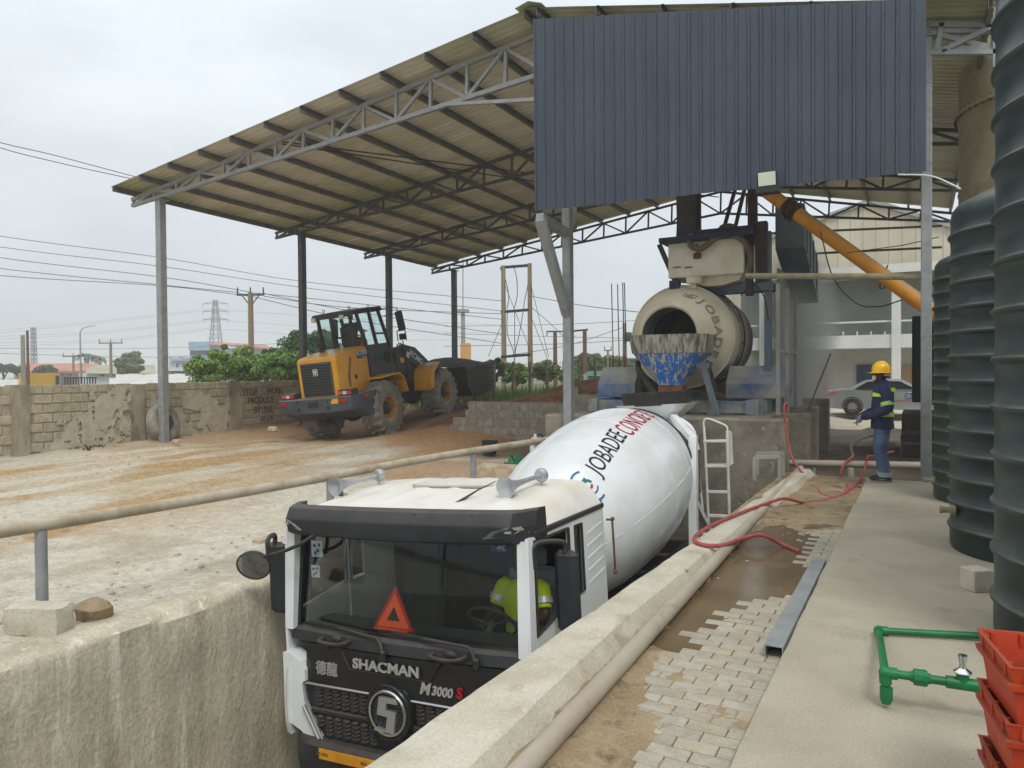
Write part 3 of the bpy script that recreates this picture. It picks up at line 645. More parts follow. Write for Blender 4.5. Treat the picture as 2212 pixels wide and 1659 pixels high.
# --- cab shell: side walls in pieces round the window openings
for sx in (-1, 1):
    X = 1.225 * sx; D = (.03 * sx, 0, 0)
    def wallp(mb, poly): mb.prism([(p[0], p[1]) for p in poly], (X, 0, 0), (0, 1, 0), (0, 0, 1), D)
    mb = MB()
    wallp(mb, [(.9, .85), (1.64, .85), (1.64, 1.93), (.86, 1.93), (.86, 1.9)])
    wallp(mb, [(1.10, 1.931), (1.64, 1.931), (1.63, 2.60), (1.10, 2.60)]); wallp(mb, [(.86, 1.931), (.915, 1.931), (.915, 2.60), (.86, 2.60)])
    wallp(mb, [(.916, 2.555), (1.099, 2.555), (1.099, 2.60), (.916, 2.60)]); wallp(mb, [(.0, .85), (.06, .85), (.10, 1.8), (.12, 2.60), (.04, 2.60), (-.01, 1.72)])
    side = mb.build('cab_side', 'paint_white', T, smooth=0)
    mb = MB(); wallp(mb, [(.075, .85), (.845, .85), (.845, 1.94), (.60, 1.90), (.11, 1.82)]); wallp(mb, [(.13, 2.575), (.845, 2.565), (.845, 2.6), (.13, 2.6)]); wallp(mb, [(.81, 1.941), (.845, 1.941), (.845, 2.565), (.81, 2.565)])
    door = mb.build('door', 'paint_white', T, smooth=0)
    mb = MB(); mb.tube([V(X + .03 * sx, a, b_) for a, b_ in ((.12, 1.845), (.60, 1.92), (.80, 1.95), (.80, 2.55), (.15, 2.56))], .014, 6, closed=True); mb.build('window_seal', 'black_rubber', door)
    mb = MB(); mb.tube([V(X + .032 * sx, a, b_) for a, b_ in ((.925, 1.955), (1.09, 1.955), (1.09, 2.545), (.925, 2.545))], .012, 6, closed=True); mb.build('window_seal', 'black_rubber', side)
    mb = MB(); mb.prism([(.925, 1.955), (1.09, 1.955), (1.09, 2.545), (.925, 2.545)], (X + .012 * sx, 0, 0), (0, 1, 0), (0, 0, 1), (.004 * sx, 0, 0)); mb.build('window_pane', 'side_glass', side, smooth=0)
    if sx < 0:
        mb = MB(); mb.prism([(.12, 1.845), (.60, 1.92), (.80, 1.95), (.80, 2.55), (.15, 2.56)], (X + .012 * sx, 0, 0), (0, 1, 0), (0, 0, 1), (.004 * sx, 0, 0)); mb.build('window_pane', 'side_glass', door, smooth=0)
    MB().box((X + .05 * sx, .70, 1.62), (.03, .16, .035), None, .01).build('handle', 'black_plastic', door)
    # embossed flutes on the rear quarter
    for k in range(5): MB().bar((X + .028 * sx, 1.2, 1.98 + k * .11), (X + .028 * sx, 1.6, 2.03 + k * .11), .012, .035, b=.005).build('flute', 'paint_white', side)
    MB().bar((X + .034 * sx, .14, 2.618), (X + .034 * sx, 1.63, 2.625), .02, .045, b=.006).build('roof_rail_strip', 'black_plastic', T)
    MB().prism([(-.02, 1.70), (.09, 1.72), (.155, 2.56), (.05, 2.58)], (X - .075 * sx, 0, 0), (0, 1, 0), (0, 0, 1), (.085 * sx, 0, 0)).build('a_pillar', 'paint_white', T, smooth=0)
# --- roof with ribs, raised towards the back
mb = MB(); rings = []
for k in range(17):
    t = k / 16; y = .10 + 1.54 * t; zc = 2.775 + .10 * min(1, t * 1.5) + (-.02 * max(0, t - .85) / .15); ring = []
    for i in range(45):
        a = -1 + 2 * i / 44; x = a * 1.235; e = abs(a); edge = max(0, (e - .80) / .2); z = zc - edge ** 2.2 * (zc - 2.64) + .018 * (1 - e * e)
        if e < .72 and .1 < t < .97: z += .010 * (1 if (math.sin(a * 21) > .35) else 0)
        ring.append(V(x, y, z))
    rings.append(ring)
mb.loft(rings, cap=False, closed=False); mb.add([rings[-1][0], rings[-1][22], rings[-1][44], V(1.225, 1.64, .9), V(-1.225, 1.64, .9)], [(0, 1, 2, 3, 4)])
roof = mb.build('cab_roof', 'paint_white_dusty', T, smooth=50, fix=False)
hatch = [(-.42, .95), (-.36, .89), (.36, .89), (.42, .95), (.42, 1.28), (.36, 1.34), (-.36, 1.34), (-.42, 1.28)]
MB().prism(hatch, (0, 0, 2.872), (1, 0, 0), (0, 1, 0), (0, 0, .028)).build('roof_hatch', 'paint_white_dusty', roof, smooth=0)
MB().tube([V(p[0] * 1.05, .0 + (p[1] - 1.115) * 1.05 + 1.115, 2.885) for p in hatch], .010, 6, closed=True).build('hatch_seal', 'pvc_grey', roof)
MB().tube([(.42, .33, 2.80), (.45, .40, 2.835), (.52, .56, 2.90), (.6, .74, 2.955)], [.022, .014, .007, .004], 8).build('antenna', 'black_plastic', roof)
for sx, bx, by, ex, ey in ((1, .80, .55, .89, 1.06), (-1, -1.05, .50, -.94, 1.04)):
    zb = 2.925; d = (V(ex, ey, zb + .045) - V(bx, by, zb)); mb = MB()
    mb.lathe([(.004, .05), (.03, .035), (.092, 0), (.098, -.004), (.093, .014), (.055, .08), (.032, .17), (.022, .3), (.02, d.length), (.003, d.length)], (bx, by, zb), d, 20)
    h = mb.build('air_horn', 'horn_grey', roof)
    MB().lathe([(.003, -.03), (.055, -.02), (.068, .01), (.062, .04), (.03, .06), (.003, .065)], (ex, ey, zb + .045), d, 16).build('horn_dome', 'horn_grey', h)
    for px, py, pz in ((bx + (ex - bx) * .16, by + (ey - by) * .16, zb), (ex, ey, zb + .03)):
        mb = MB(); mb.tube([(px, py, pz), (px, py, 2.83)], .012, 8); mb.box((px, py, 2.835), (.10, .055, .025), None, .006); mb.build('horn_stand', 'horn_grey', h)
# --- windscreen, visor and black front
def arc(x, d=.07): return d * (x / 1.15) ** 2
def sheet(z0, z1, y0, y1, x0, x1, n=14, d=.07, th=.02):
    mb = MB(); a = []; 
    for z, y in ((z0, y0), (z1, y1)): a.append([V(x0 + (x1 - x0) * i / n, y + arc(x0 + (x1 - x0) * i / n, d), z) for i in range(n + 1)])
    b_ = [[p + V(0, th, 0) for p in r] for r in a]; mb.loft([a[0], a[1], b_[1], b_[0], a[0]], cap=False, closed=False)
    for i in (0, n): mb.add([a[0][i], a[1][i], b_[1][i], b_[0][i]], [(0, 1, 2, 3)])
    return mb
sheet(1.745, 2.555, .0, .105, -1.155, 1.155, th=.006).build('windscreen', 'windscreen_glass', T, smooth=30)
for nm, z0, z1, ya, yb in (('screen_seal', 1.715, 1.75, -.012, -.006), ('screen_seal', 2.53, 2.60, .085, .10)): sheet(z0, z1, ya, yb, -1.16, 1.16, th=.03).build(nm, 'black_gloss', T)
for sx in (-1, 1): MB().bar((1.145 * sx, .05, 1.72), (1.135 * sx, .15, 2.57), .05, .03, up=(0, -1, 0)).build('screen_seal', 'black_gloss', T, smooth=0)
# sun visor: three-facet moulding, corners wrapped
mb = MB(); rings = []
for i in range(23):
    a = -1 + 2 * i / 22; x = 1.265 * a; e = max(0, abs(a) - .86) / .14; yy = -.10 + arc(x, .06) + .22 * e ** 2; dz = -.03 * (1 - abs(a))
    rings.append([V(x, yy + .16, 2.81), V(x, yy + .05, 2.815), V(x, yy + .015, 2.80), V(x, yy - .035, 2.72 - .03 * e), V(x, yy - .04, 2.70 - .03 * e), V(x, yy - .012, 2.585 + dz * .5), V(x, yy + .03, 2.56 + dz * .3), V(x, yy + .17, 2.575)])
mb.loft(rings); vis_ = mb.build('sun_visor', 'black_plastic', T, smooth=28)
for zz, xs_ in ((2.765, (-.9, -.42, .30, .82)), (2.615, (-.93, -.45, .26, .79))):
    for x in xs_: MB().lathe([(.03, 0), (.03, .012), (.018, .02), (.016, .012), (.003, .012)], (x, -.10 + arc(x, .06) + (.02 if zz > 2.7 else .012), zz), (0, -1, 0), 12).build('bolt', 'black_gloss', vis_)
for sx in (-1, 1):
    L1 = [V(sx * a, -.150 + arc(a, .06) + .3 * max(0, (a - 1.09)) ** 1.5 * 3 + ob, c_) for a, c_, ob in ((.93, 2.615, .002), (1.02, 2.675, -.01), (1.10, 2.70, .0), (1.20, 2.70, .06), (1.215, 2.67, .07), (1.14, 2.635, .04))]
    mb = MB(); c_ = [p + V(0, .05, 0) for p in L1]; mb.loft([L1, c_]); mb.build('marker_lamp', 'lamp_clear', vis_, smooth=0)
    MB().box((sx * 1.115, -.05, 2.665), (.08, .02, .018)).build('lamp_badge', 'silver', vis_)
# cowl, handles
mb = MB(); rings = []
for i in range(15):
    x = -1.2 + 2.4 * i / 14; y = -.03 + arc(x); rings.append([V(x, y + .06, 1.735), V(x, y, 1.725), V(x, y - .03, 1.70), V(x, y - .045, 1.615), V(x, y - .02, 1.60), V(x, y + .08, 1.60)])
mb.loft(rings); mb.build('cowl_panel', 'black_plastic', T, smooth=28)
for hx in (-.62, .55):
    mb = MB(); y = -.085 + arc(hx); mb.tube(bez([(hx - .16, y + .02, 1.665), (hx - .155, y - .035, 1.655), (hx - .05, y - .045, 1.645), (hx + .06, y - .045, 1.65), (hx + .13, y - .035, 1.665), (hx + .15, y + .02, 1.672)], 4), .019, 8)
    mb.box((hx - .10, y, 1.61), (.05, .03, .07), None, .008); mb.ball((hx, y + .025, 1.668), .05, sc=(1.2, .5, .7)); mb.build('grab_handle', 'black_plastic', T)
# black gloss panel with lettering
sheet(1.27, 1.598, -.085, -.06, -1.0, 1.0, th=.05, d=.06).build('front_panel', 'black_gloss', T, smooth=30)
mb = MB(); mb.tube([V(x, -.088 + arc(x, .06), z) for x, z in ((-.55, 1.595), (-.46, 1.445), (.36, 1.445), (.46, 1.595))], .006, 6); mb.build('panel_groove', 'black_plastic', T)
def front_text(s_, x, z, size, mtl, nm='lettering', **k):
    tb = text(s_, size, .006, **k); place(tb, (x, -.092 + arc(x, .06), z), (1, 0, 0), (0, .06, 1)); return tb.build(nm, mtl, T, smooth=0)
front_text('SHACMAN', -.07, 1.505, .115, 'badge_silver', xs=1.25, bold=.003)
front_text('德龍', -.73, 1.405, .125, 'badge_silver', bold=.001)
front_text('M', .315, 1.385, .125, 'badge_silver', shear=.25, bold=.004); front_text('3000', .475, 1.378, .10, 'badge_silver', shear=.2, bold=.003); front_text('S', .635, 1.385, .115, 'badge_red', shear=.1, bold=.004)
# grille
gp = [(-1.0, 1.265), (1.0, 1.265), (.98, 1.10), (.80, .80), (-.80, .80), (-.98, 1.10)]
gr = hp(gp, (0, -.05, 0), (1, 0, 0), (0, 0, 1), (0, .08, 0)).build('grille', 'black_plastic', T, smooth=0)
mb = MB(); mb.tube([V(p[0], -.085, p[1]) for p in ((-.80, .80), (-.97, 1.10), (-.99, 1.25), (-.95, 1.268), (.95, 1.268), (.99, 1.25), (.97, 1.10), (.80, .80))], .011, 6); mb.build('grille_trim', 'silver', gr)
for z in (1.035,): MB().box((0, -.06, z), (1.86, .04, .05), None, .012).build('grille_bar', 'black_plastic', gr)
fin = MB(); fin.loft([[V(-.042, -.004, .0), V(0, -.004, -.018), V(.042, -.004, .0), V(0, -.004, .022)], [V(-.036, -.03, -.004), V(0, -.034, -.022), V(.036, -.03, -.004), V(0, -.03, .002)]]); fme = fin.mesh('grille_fin', 'black_plastic', 0)
for zc in (1.17, .92):
    for r in range(5):
        z = zc + .065 - r * .034
        for k in range(18):
            x = -.83 + k * .0976
            if abs(x) > .24 and abs(x) < .88 - max(0, 1.0 - z) * .55: inst(fme, 'grille_fin', gr, (x, -.05, z))
lc = V(-.03, -.13, 1.16)
mb = MB(); mb.lathe([(.235, .06), (.235, .0), (.225, -.012), (.195, -.012), (.19, .02)], lc, (0, 1, 0), 40, cap=False); lg = mb.build('logo_ring', 'black_gloss', T, smooth=40)
mb = MB(); mb.lathe([(.192, .03), (.194, -.01), (.184, -.024), (.168, -.02), (.165, .02)], lc, (0, 1, 0), 40, cap=False); mb.lathe([(.166, .012), (.003, .0121)], lc, (0, 1, 0), 40, cap=False, mi=1); mb.build('logo_rim', ['chrome', 'black_plastic'], lg, smooth=40)
sb = [(.10, .13), (-.075, .13), (-.105, -.02), (.0, -.03), (-.02, -.14), (-.13, -.125), (-.14, -.155), (.06, -.16), (.09, .02), (-.01, .025), (.0, .085), (.11, .085)]
hp(sb, lc + V(0, -.02, 0), (1, 0, 0), (0, 0, 1), (0, .03, 0)).build('logo_mark', 'silver', lg, smooth=0)
mesh_b = MB()
for a in range(-5, 6):
    for c_ in range(-5, 6):
        x = a * .03 + (c_ % 2) * .015; z = c_ * .03
        if x * x + z * z < .024: mesh_b.bar((lc.x + x - .006, lc.y + .008, lc.z + z), (lc.x + x + .006, lc.y + .008, lc.z + z), .02, .012)
mesh_b.build('logo_mesh', 'galv_dark', lg, smooth=0)
# white corner panels, bumper
for sx in (-1, 1):
    poly = [(1.235, 1.50), (1.16, 1.50), (1.03, 1.44), (.985, 1.37), (.98, 1.275), (1.0, 1.27), (1.02, 1.24), (1.0, 1.09), (.83, .80), (.79, .70), (.86, .70), (1.06, .83), (1.235, .90)]
    MB().prism([(p[0] * sx, p[1]) for p in poly], (0, -.075, 0), (1, 0, 0), (0, 0, 1), (0, .16, 0)).build('corner_panel', 'paint_white', T, smooth=0)
    mb = MB(); mb.loft([[V(sx * a, b_, z) for a, b_ in ((1.16 + .015 * k, -.085 - .01 * k), (1.235 + .015 * k, -.06), (1.25 + .015 * k, .12), (1.20, .12))] for k, z in ((0, .78), (1.2, .86), (1.6, 1.05), (1, 1.26), (0, 1.38))]); mb.build('air_deflector', 'paint_white', T, smooth=30)
    MB().bar((sx * .99, -.10, 1.07), (sx * .82, -.10, .80), .035, .03, b=.006).build('trim_strip', 'silver', T)
mb = MB(); rings = []
for i in range(21):
    a = -1 + 2 * i / 20; x = 1.27 * a; e = max(0, abs(a) - .75) / .25; y = -.16 + .05 * a * a + .28 * e ** 2
    rings.append([V(x, y + .22, .80 + .03 * e), V(x, y + .03, .80 + .04 * e), V(x, y - .01, .76), V(x, y - .02, .56), V(x, y + .02, .36), V(x, y + .2, .34)])
mb.loft(rings); bump_ = mb.build('bumper', 'black_plastic', T, smooth=35)
for sx in (-1, 1):
    mb = MB(); c_ = V(1.00 * sx, -.09, .60); mb.loft([[c_ + V(dx * sx, dy, dz) for dx, dy, dz in ((-.17, -.035, -.07), (.06, .03, -.07), (.09, .05, .06), (-.17, -.035, .05))], [c_ + V(dx * sx, dy + .06, dz) for dx, dy, dz in ((-.17, -.035, -.07), (.06, .03, -.07), (.09, .05, .06), (-.17, -.035, .05))]]); mb.build('headlight', 'lamp_white', bump_, smooth=0)
MB().box((-.10, -.195, .735), (1.28, .012, .085)).build('number_strip', 'plate_yellow', bump_, smooth=0)
for x, s_ in ((-.70, '(V) VRA'), (-.18, 'VRA (V) VRA')):
    tb = text(s_, .04, .002); place(tb, (x, -.203, .735), (1, 0, 0), (0, 0, 1)); tb.build('strip_print', 'gold_brown', bump_, smooth=0)
# wipers
for px, pts in ((-.08, [(-.08, -.10, 1.60), (-.115, -.085, 1.70), (-.15, -.075, 1.735), (-.62, -.045, 1.775)]), (.80, [(.80, -.07, 1.63), (.765, -.065, 1.72), (.73, -.06, 1.755), (.30, -.055, 1.775)])):
    mb = MB(); mb.tube(pts, [.02, .017, .015, .009], 8); mb.box((px, pts[0][1], pts[0][2] + .005), (.05, .04, .085), None, .01); q = V(pts[-1]); mb.bar(q + V(-.34, .035, .012), q + V(.34, -.0, -.018), .012, .022); mb.build('wiper', 'black_plastic', T)
# mirrors
mb = MB(); mb.tube(bez([(-.80, -.06, 2.575), (-.92, -.12, 2.50), (-1.10, -.17, 2.43), (-1.30, -.19, 2.385)], 5), .017, 8); mb.lathe([(.005, .08), (.08, .07), (.145, .035), (.157, 0), (.147, -.010), (.142, .0)], (-1.44, -.18, 2.29), (-.42, .80, .42), 28, cap=False); mm = mb.build('front_mirror', 'black_plastic', T)
MB().lathe([(.142, -.002), (.09, -.014), (.003, -.02)], (-1.44, -.18, 2.29), (-.42, .80, .42), 28, cap=False).build('mirror_glass', 'mirror_glass', mm)
for sx in (1, -1):
    ym = .36 if sx > 0 else .06; xm = 1.41 * sx
    mb = MB(); mb.box((xm, ym + .02, 2.13), (.20, .09, .66), None, .04); mb.tube(bez([(1.245 * sx, ym - .24, 2.36), (1.25 * sx, ym - .24, 2.52), (1.30 * sx, ym - .15, 2.55), (xm, ym, 2.52), (xm, ym, 2.42)], 5), .022, 8); mb.build('side_mirror', 'black_plastic', T)
    MB().box((xm, ym + .068, 2.13), (.17, .006, .60)).build('mirror_glass', 'mirror_glass', T)
# --- interior
mb = MB(); rings = [[V(x, y + arc(x, .05), z) for x in np.linspace(-1.16, 1.16, 9)] for y, z in ((.06, 1.55), (.08, 1.70), (.30, 1.715), (.50, 1.69), (.56, 1.60), (.56, 1.2))]
mb.loft(rings, cap=False, closed=False); mb.build('dashboard', 'cab_trim', T, smooth=35, fix=False)
MB().box((0, .85, .93), (2.4, 1.5, .06)).build('cab_floor', 'glass_dark_int', T, smooth=0)
MB().box((0, 1.60, 1.75), (2.40, .04, 1.75)).build('rear_lining', 'glass_dark_int', T, smooth=0)
MB().box((0, .86, 2.66), (2.36, 1.5, .03)).build('headlining', 'cab_trim', T, smooth=0)
for sx in (-1, 1):
    mb = MB(); mb.box((.62 * sx, 1.05, 1.32), (.52, .5, .16), None, .05); mb.box((.62 * sx, 1.32, 1.72), (.5, .14, .72), Matrix.Rotation(-.12, 3, 'X'), .05); mb.box((.62 * sx, 1.38, 2.16), (.27, .1, .2), None, .04); mb.build('seat', 'cab_trim' if sx < 0 else 'cab_curtain', T)
mb = MB(); c_ = V(.60, .56, 1.76); ax_ = V(0, .75, .66).normalized(); s1, _, u1 = frame(ax_); mb.tube([c_ + (s1 * math.cos(t) + u1 * math.sin(t)) * .22 for t in np.linspace(0, 2 * PI, 28, endpoint=False)], .016, 8, closed=True)
for t in (.3, 2.84, 4.71): mb.tube([c_ + ax_ * -.03, c_ + (s1 * math.cos(t) + u1 * math.sin(t)) * .22], .013, 6)
mb.tube([c_, c_ - ax_ * .35], .03, 8); mb.build('steering_wheel', 'cab_trim', T)
for x, z, wd, hh, mt in ((-.98, 2.40, .13, .15, 'sticker_white'), (-.985, 2.20, .10, .11, 'sticker_white'), (.93, 2.50, .15, .065, 'sticker_blue')):
    yy = arc(x) + (z - 1.745) * .13 + .012; st_ = MB().box((x, yy, z), (wd, .003, hh)).build('sticker', mt, T, smooth=0)
    if mt == 'sticker_blue': tb = text('24h', .05, .002); place(tb, (x + .02, yy - .004, z), (-1, 0, 0), (0, 0, 1)); tb.build('sticker_print', 'sticker_white', st_, smooth=0)
    else:
        mb = MB()
        for a, b_ in ((-.2, .2), (.1, -.1), (.25, .25), (-.15, -.25)): mb.box((x + a * wd, yy - .004, z + b_ * hh), (wd * .22, .002, hh * .2))
        mb.build('sticker_print', 'sticker_blue', st_, smooth=0)
mb = MB(); mb.tube(bez([(1.25, 1.72, 2.47), (1.30, 1.72, 2.47), (1.31, 1.72, 2.46), (1.31, 1.73, 2.05), (1.305, 1.73, 1.98)], 3), .011, 6); mb.ball((1.315, 1.72, 2.48), .022, 8, 6); mb.ball((1.31, 1.73, 1.97), .022, 8, 6); mb.build('strut_rod', 'gold_brown', T)
# --- chassis and wheels
mb = MB()
for sx in (-1, 1): mb.box((.42 * sx, 4.2, .92), (.09, 7.8, .28))
for y in (.4, 1.8, 3.4, 5.2, 6.6, 7.9): mb.box((0, y, .92), (.84, .12, .22))
for y in (1.15, 2.75, 5.75, 7.05): mb.tube([(-1.0, y, .52), (1.0, y, .52)], .09, 10)
mb.build('chassis', 'steel_dark', T, smooth=0)
tyre = MB(); tyre.lathe([(.30, -.13), (.36, -.145), (.46, -.15), (.505, -.13), (.52, -.09), (.52, .09), (.505, .13), (.46, .15), (.36, .145), (.30, .13)], (0, 0, 0), (1, 0, 0), 32, cap=False); tme = tyre.mesh('tyre', 'black_rubber', 40.)
rim = MB(); rim.lathe([(.30, -.12), (.30, .12), (.26, .10), (.22, .02), (.12, .0), (.11, .08), (.003, .09)], (0, 0, 0), (1, 0, 0), 24, cap=False); rme = rim.mesh('rim', 'steel_dark', 40.)
for y, dual in ((1.15, 0), (2.75, 0), (5.75, 1), (7.05, 1)):
    for sx in (-1, 1):
        for xo in ((1.06,) if not dual else (1.06, .74)):
            wl = inst(tme, 'wheel', T, (xo * sx, y, .52), (0, 0, 0 if sx > 0 else PI)); inst(rme, 'rim', wl, (0, 0, 0))
for sx in (-1, 1):
    mb = MB(); mb.loft([[V(sx * x, y, z) for x in (.86, 1.24)] for y, z in ((5.05, .95), (5.1, 1.12), (5.5, 1.2), (7.3, 1.2), (7.7, 1.12), (7.8, .9))], cap=False, closed=False); mb.build('mudguard', 'black_plastic', T, fix=False)
mb = MB(); mb.box((.95, 3.95, .75), (.5, 1.0, .5), None, .06); mb.build('fuel_tank', 'silver', T)
# --- drum
DY, DZ, DT = 2.40, 1.86, .164
dax = V(0, math.cos(DT), math.sin(DT)); dup = V(0, -math.sin(DT), math.cos(DT)); dc = V(0, DY, DZ)
DP = [(-.10, .003), (-.08, .30), (0, .60), (.18, .70), (.5, .80), (.9, .915), (1.4, 1.005), (1.9, 1.065), (2.4, 1.10), (2.9, 1.105), (3.3, 1.07), (3.6, 1.02), (4.0, .915), (4.3, .83), (4.7, .69), (4.95, .60), (4.95, .50), (4.7, .50)]
_ds = [p[0] for p in DP[:-2]]; _dr = [p[1] for p in DP[:-2]]
def drum_pt(s_, f, dr=0.): r = float(np.interp(s_, _ds, _dr)) + dr; return dc + dax * s_ + (V(1, 0, 0) * math.cos(f) + dup * math.sin(f)) * r
mb = MB(); mb.lathe([(r, s_) for s_, r in DP], dc, dax, 72, cap=False, xdir=(1, 0, 0)); drum = mb.build('drum', 'paint_white', T, smooth=22)
def dring(s_, dr, rad, nm, mt): MB().tube([drum_pt(s_, t, dr) for t in np.linspace(0, 2 * PI, 64, endpoint=False)], rad, 6, closed=True).build(nm, mt, drum)
for s_ in (.5, 1.4, 2.4, 3.3): dring(s_, -.002, .005, 'weld_seam', 'paint_white')
dring(4.06, .005, .022, 'seal_ring', 'black_rubber'); dring(4.55, .0, .016, 'weld_seam', 'paint_white')
for f0 in (.06, 2.2): MB().tube([drum_pt(s_, f0 + .02 * s_, -.001) for s_ in np.linspace(.2, 4, 14)], .005, 6).build('weld_seam', 'paint_white', drum)
def drum_text(s_, s0, s1, f0, f1, ha, mtl):
    tb = text(s_, 1., 0., 'LEFT'); bm = bmesh.new(); vs = [bm.verts.new(v) for v in tb.v]
    for f in tb.f:
        try: bm.faces.new([vs[i] for i in f])
        except ValueError: pass
    xs_ = [v[0] for v in tb.v]; ys_ = [v[1] for v in tb.v]; xa, xb, ya, yb = min(xs_), max(xs_), min(ys_), max(ys_)
    for k in range(1, 24): bmesh.ops.bisect_plane(bm, geom=bm.verts[:] + bm.edges[:] + bm.faces[:], plane_co=(xa + (xb - xa) * k / 24, 0, 0), plane_no=(1, 0, 0))
    for k in range(1, 6): bmesh.ops.bisect_plane(bm, geom=bm.verts[:] + bm.edges[:] + bm.faces[:], plane_co=(0, ya + (yb - ya) * k / 6, 0), plane_no=(0, 1, 0))
    bm.verts.index_update(); out = MB()
    for v in bm.verts:
        tx = (v.co.x - xa) / (xb - xa); ty = (v.co.y - ya) / (yb - ya) - .5; ss = s0 + (s1 - s0) * tx; ff = R_(f0 + (f1 - f0) * tx + ha * ty); out.v.append(tuple(drum_pt(ss, ff, .006)))
    out.f = [tuple(v.index for v in f.verts) for f in bm.faces]; out.m = [0] * len(out.f); bm.free()
    return out.build('lettering', mtl, drum, smooth=0)
drum_text('JOBADEE', .95, 2.14, 53.5, 61.5, 18.5, 'letter_black'); drum_text('CONCRETE', 2.2, 3.55, 62, 65, 15, 'letter_red')
def drum_patch(poly, mt):   # polygon in (along, around) metres about the logo centre
    r0 = float(np.interp(.72, _ds, _dr)); mb = MB(); a = [drum_pt(.72 + p[0], R_(50) + p[1] / r0, .007) for p in poly]; mb.add(a, [tuple(range(len(a)))]); mb.build('logo_print', mt, drum, smooth=0)
def arcp(r0, r1, a0, a1, n=6):
    A = [math.radians(a0 + (a1 - a0) * i / n) for i in range(n + 1)]
    return [(r0 * math.cos(t), r0 * math.sin(t)) for t in A] + [(r1 * math.cos(t), r1 * math.sin(t)) for t in A[::-1]]
for a0, a1 in ((60, 110), (150, 210), (240, 290)): drum_patch(arcp(.20, .225, a0, a1), 'letter_blue')
drum_patch([(-.05, -.2), (-.02, -.24), (-.12, -.27)], 'letter_teal'); drum_patch(arcp(.05, .09, 0, 200), 'letter_teal'); drum_patch(arcp(.03, .06, 210, 340), 'letter_red'); drum_patch([(-.02, .03), (.05, .05), (.06, .10), (-.02, .09)], 'letter_teal'); drum_patch(arcp(.11, .13, 200, 320), 'letter_blue')
# --- drum rear: pedestal, hopper, ladder
mb = MB()
for sx in (-1, 1):
    mb.loft([[V(sx * a, y, z) for a, y in ((.86, y0), (.98, y0), (.98, y0 + .12), (.86, y0 + .12))] for y0, z in ((6.05, 1.0), (6.2, 1.8), (6.35, 2.5), (6.45, 2.95))]); mb.bar((sx * .92, 6.5, 2.9), (sx * .45, 7.1, 3.25), .1, .1); mb.bar((sx * .92, 6.3, 2.0), (sx * .92, 7.6, 1.05), .09, .09)
mb.bar((-.92, 6.35, 2.1), (.92, 6.35, 2.1), .12, .14); mb.build('drum_pedestal', 'paint_white', T, smooth=30)
hc = V(.09, 7.45, 0)
mb = MB()
for z0, z1, r0, r1 in ((3.18, 3.46, .30, .60),):
    mb.loft([[hc + V(a * r, b_ * r * .85, z) for a, b_ in ((-1, -.75), (-.75, -1), (.75, -1), (1, -.75), (1, .75), (.75, 1), (-.75, 1), (-1, .75))] for z, r in ((z0, r0), (z1 - .02, r1), (z1, r1 + .02), (z1, r1 - .03), (z0 + .02, r0 - .03))], cap=False)
hop = mb.build('feed_hopper', 'paint_white', T, smooth=0, fix=False)
mb = MB(); mb.lathe([(.57, 3.44), (.615, 3.66), (.60, 3.67), (.55, 3.45)], (hc.x, hc.y, 0), (0, 0, 1), 36, cap=False); mb.build('rubber_skirt', 'black_rubber', hop, smooth=40, fix=False)
mb = MB(); mb.tube(bez([(.42, 7.2, 3.22), (.62, 7.0, 3.18), (.80, 6.95, 3.02), (.86, 6.95, 2.7)], 5), .04, 10); mb.build('wash_pipe', 'paint_white', T)
lad = MB()
lad.tube(bez([(.93, 7.2, 3.02), (.93, 7.2, 3.14), (1.0, 7.2, 3.19), (1.22, 7.2, 3.10), (1.30, 7.2, 3.04), (1.30, 7.2, 2.95)], 4), .016, 8)
lad.tube([(.93, 7.2, 3.05), (.93, 7.2, 2.8), (.91, 7.2, 1.0)], .02, 8); lad.tube([(1.30, 7.2, 2.98), (1.28, 7.2, 2.45), (1.24, 7.2, 1.0)], .024, 8); lad.tube([(.80, 7.1, 3.0), (.80, 7.1, 2.9), (.80, 7.15, 2.6), (.86, 7.2, 1.0)], .02, 8)
lad.tube([(1.31, 7.45, 2.95), (1.30, 7.45, 2.42)], .014, 6)
for k in range(3): lad.tube([(1.31, 7.25 + .07 * k, 2.98), (1.30, 7.25 + .07 * k, 2.42)], .007, 6)
lob = lad.build('ladder', 'paint_white_dusty', T)
for z, dp in ((2.82, .02), (2.41, .26), (1.99, .05), (1.60, .05), (1.22, .05)): MB().box((1.09, 7.2 + dp / 2, z), (.37, dp + .04, .045), None, .006).build('rung', 'paint_white_dusty', lob)
mb = MB(); mb.tube([(.86, 7.0, 2.9), (.86, 7.0, 2.0)], .012, 6); mb.box((.87, 7.0, 2.86), (.07, .06, .12), None, .01); mb.box((.87, 7.0, 2.68), (.06, .06, .1), None, .01); mb.build('control_rod', 'gold_brown', T)
mb = MB(); mb.tube(bez([(1.02, 6.6, 1.05), (1.06, 6.6, 1.35), (1.0, 6.6, 1.42), (.92, 6.6, 1.42)], 4), .016, 8); mb.build('grab_rail', 'paint_white', T)
mb = MB(); mb.loft([[V(a, y, z) for a, y, z in ((-.16, 7.75 + k * .55, 2.5 - k * .5), (0, 7.75 + k * .55, 2.40 - k * .5), (.16, 7.75 + k * .55, 2.5 - k * .5), (.0, 7.75 + k * .55, 2.36 - k * .5))] for k in (0, .35, .7)]); mb.build('discharge_chute', 'paint_white', T)
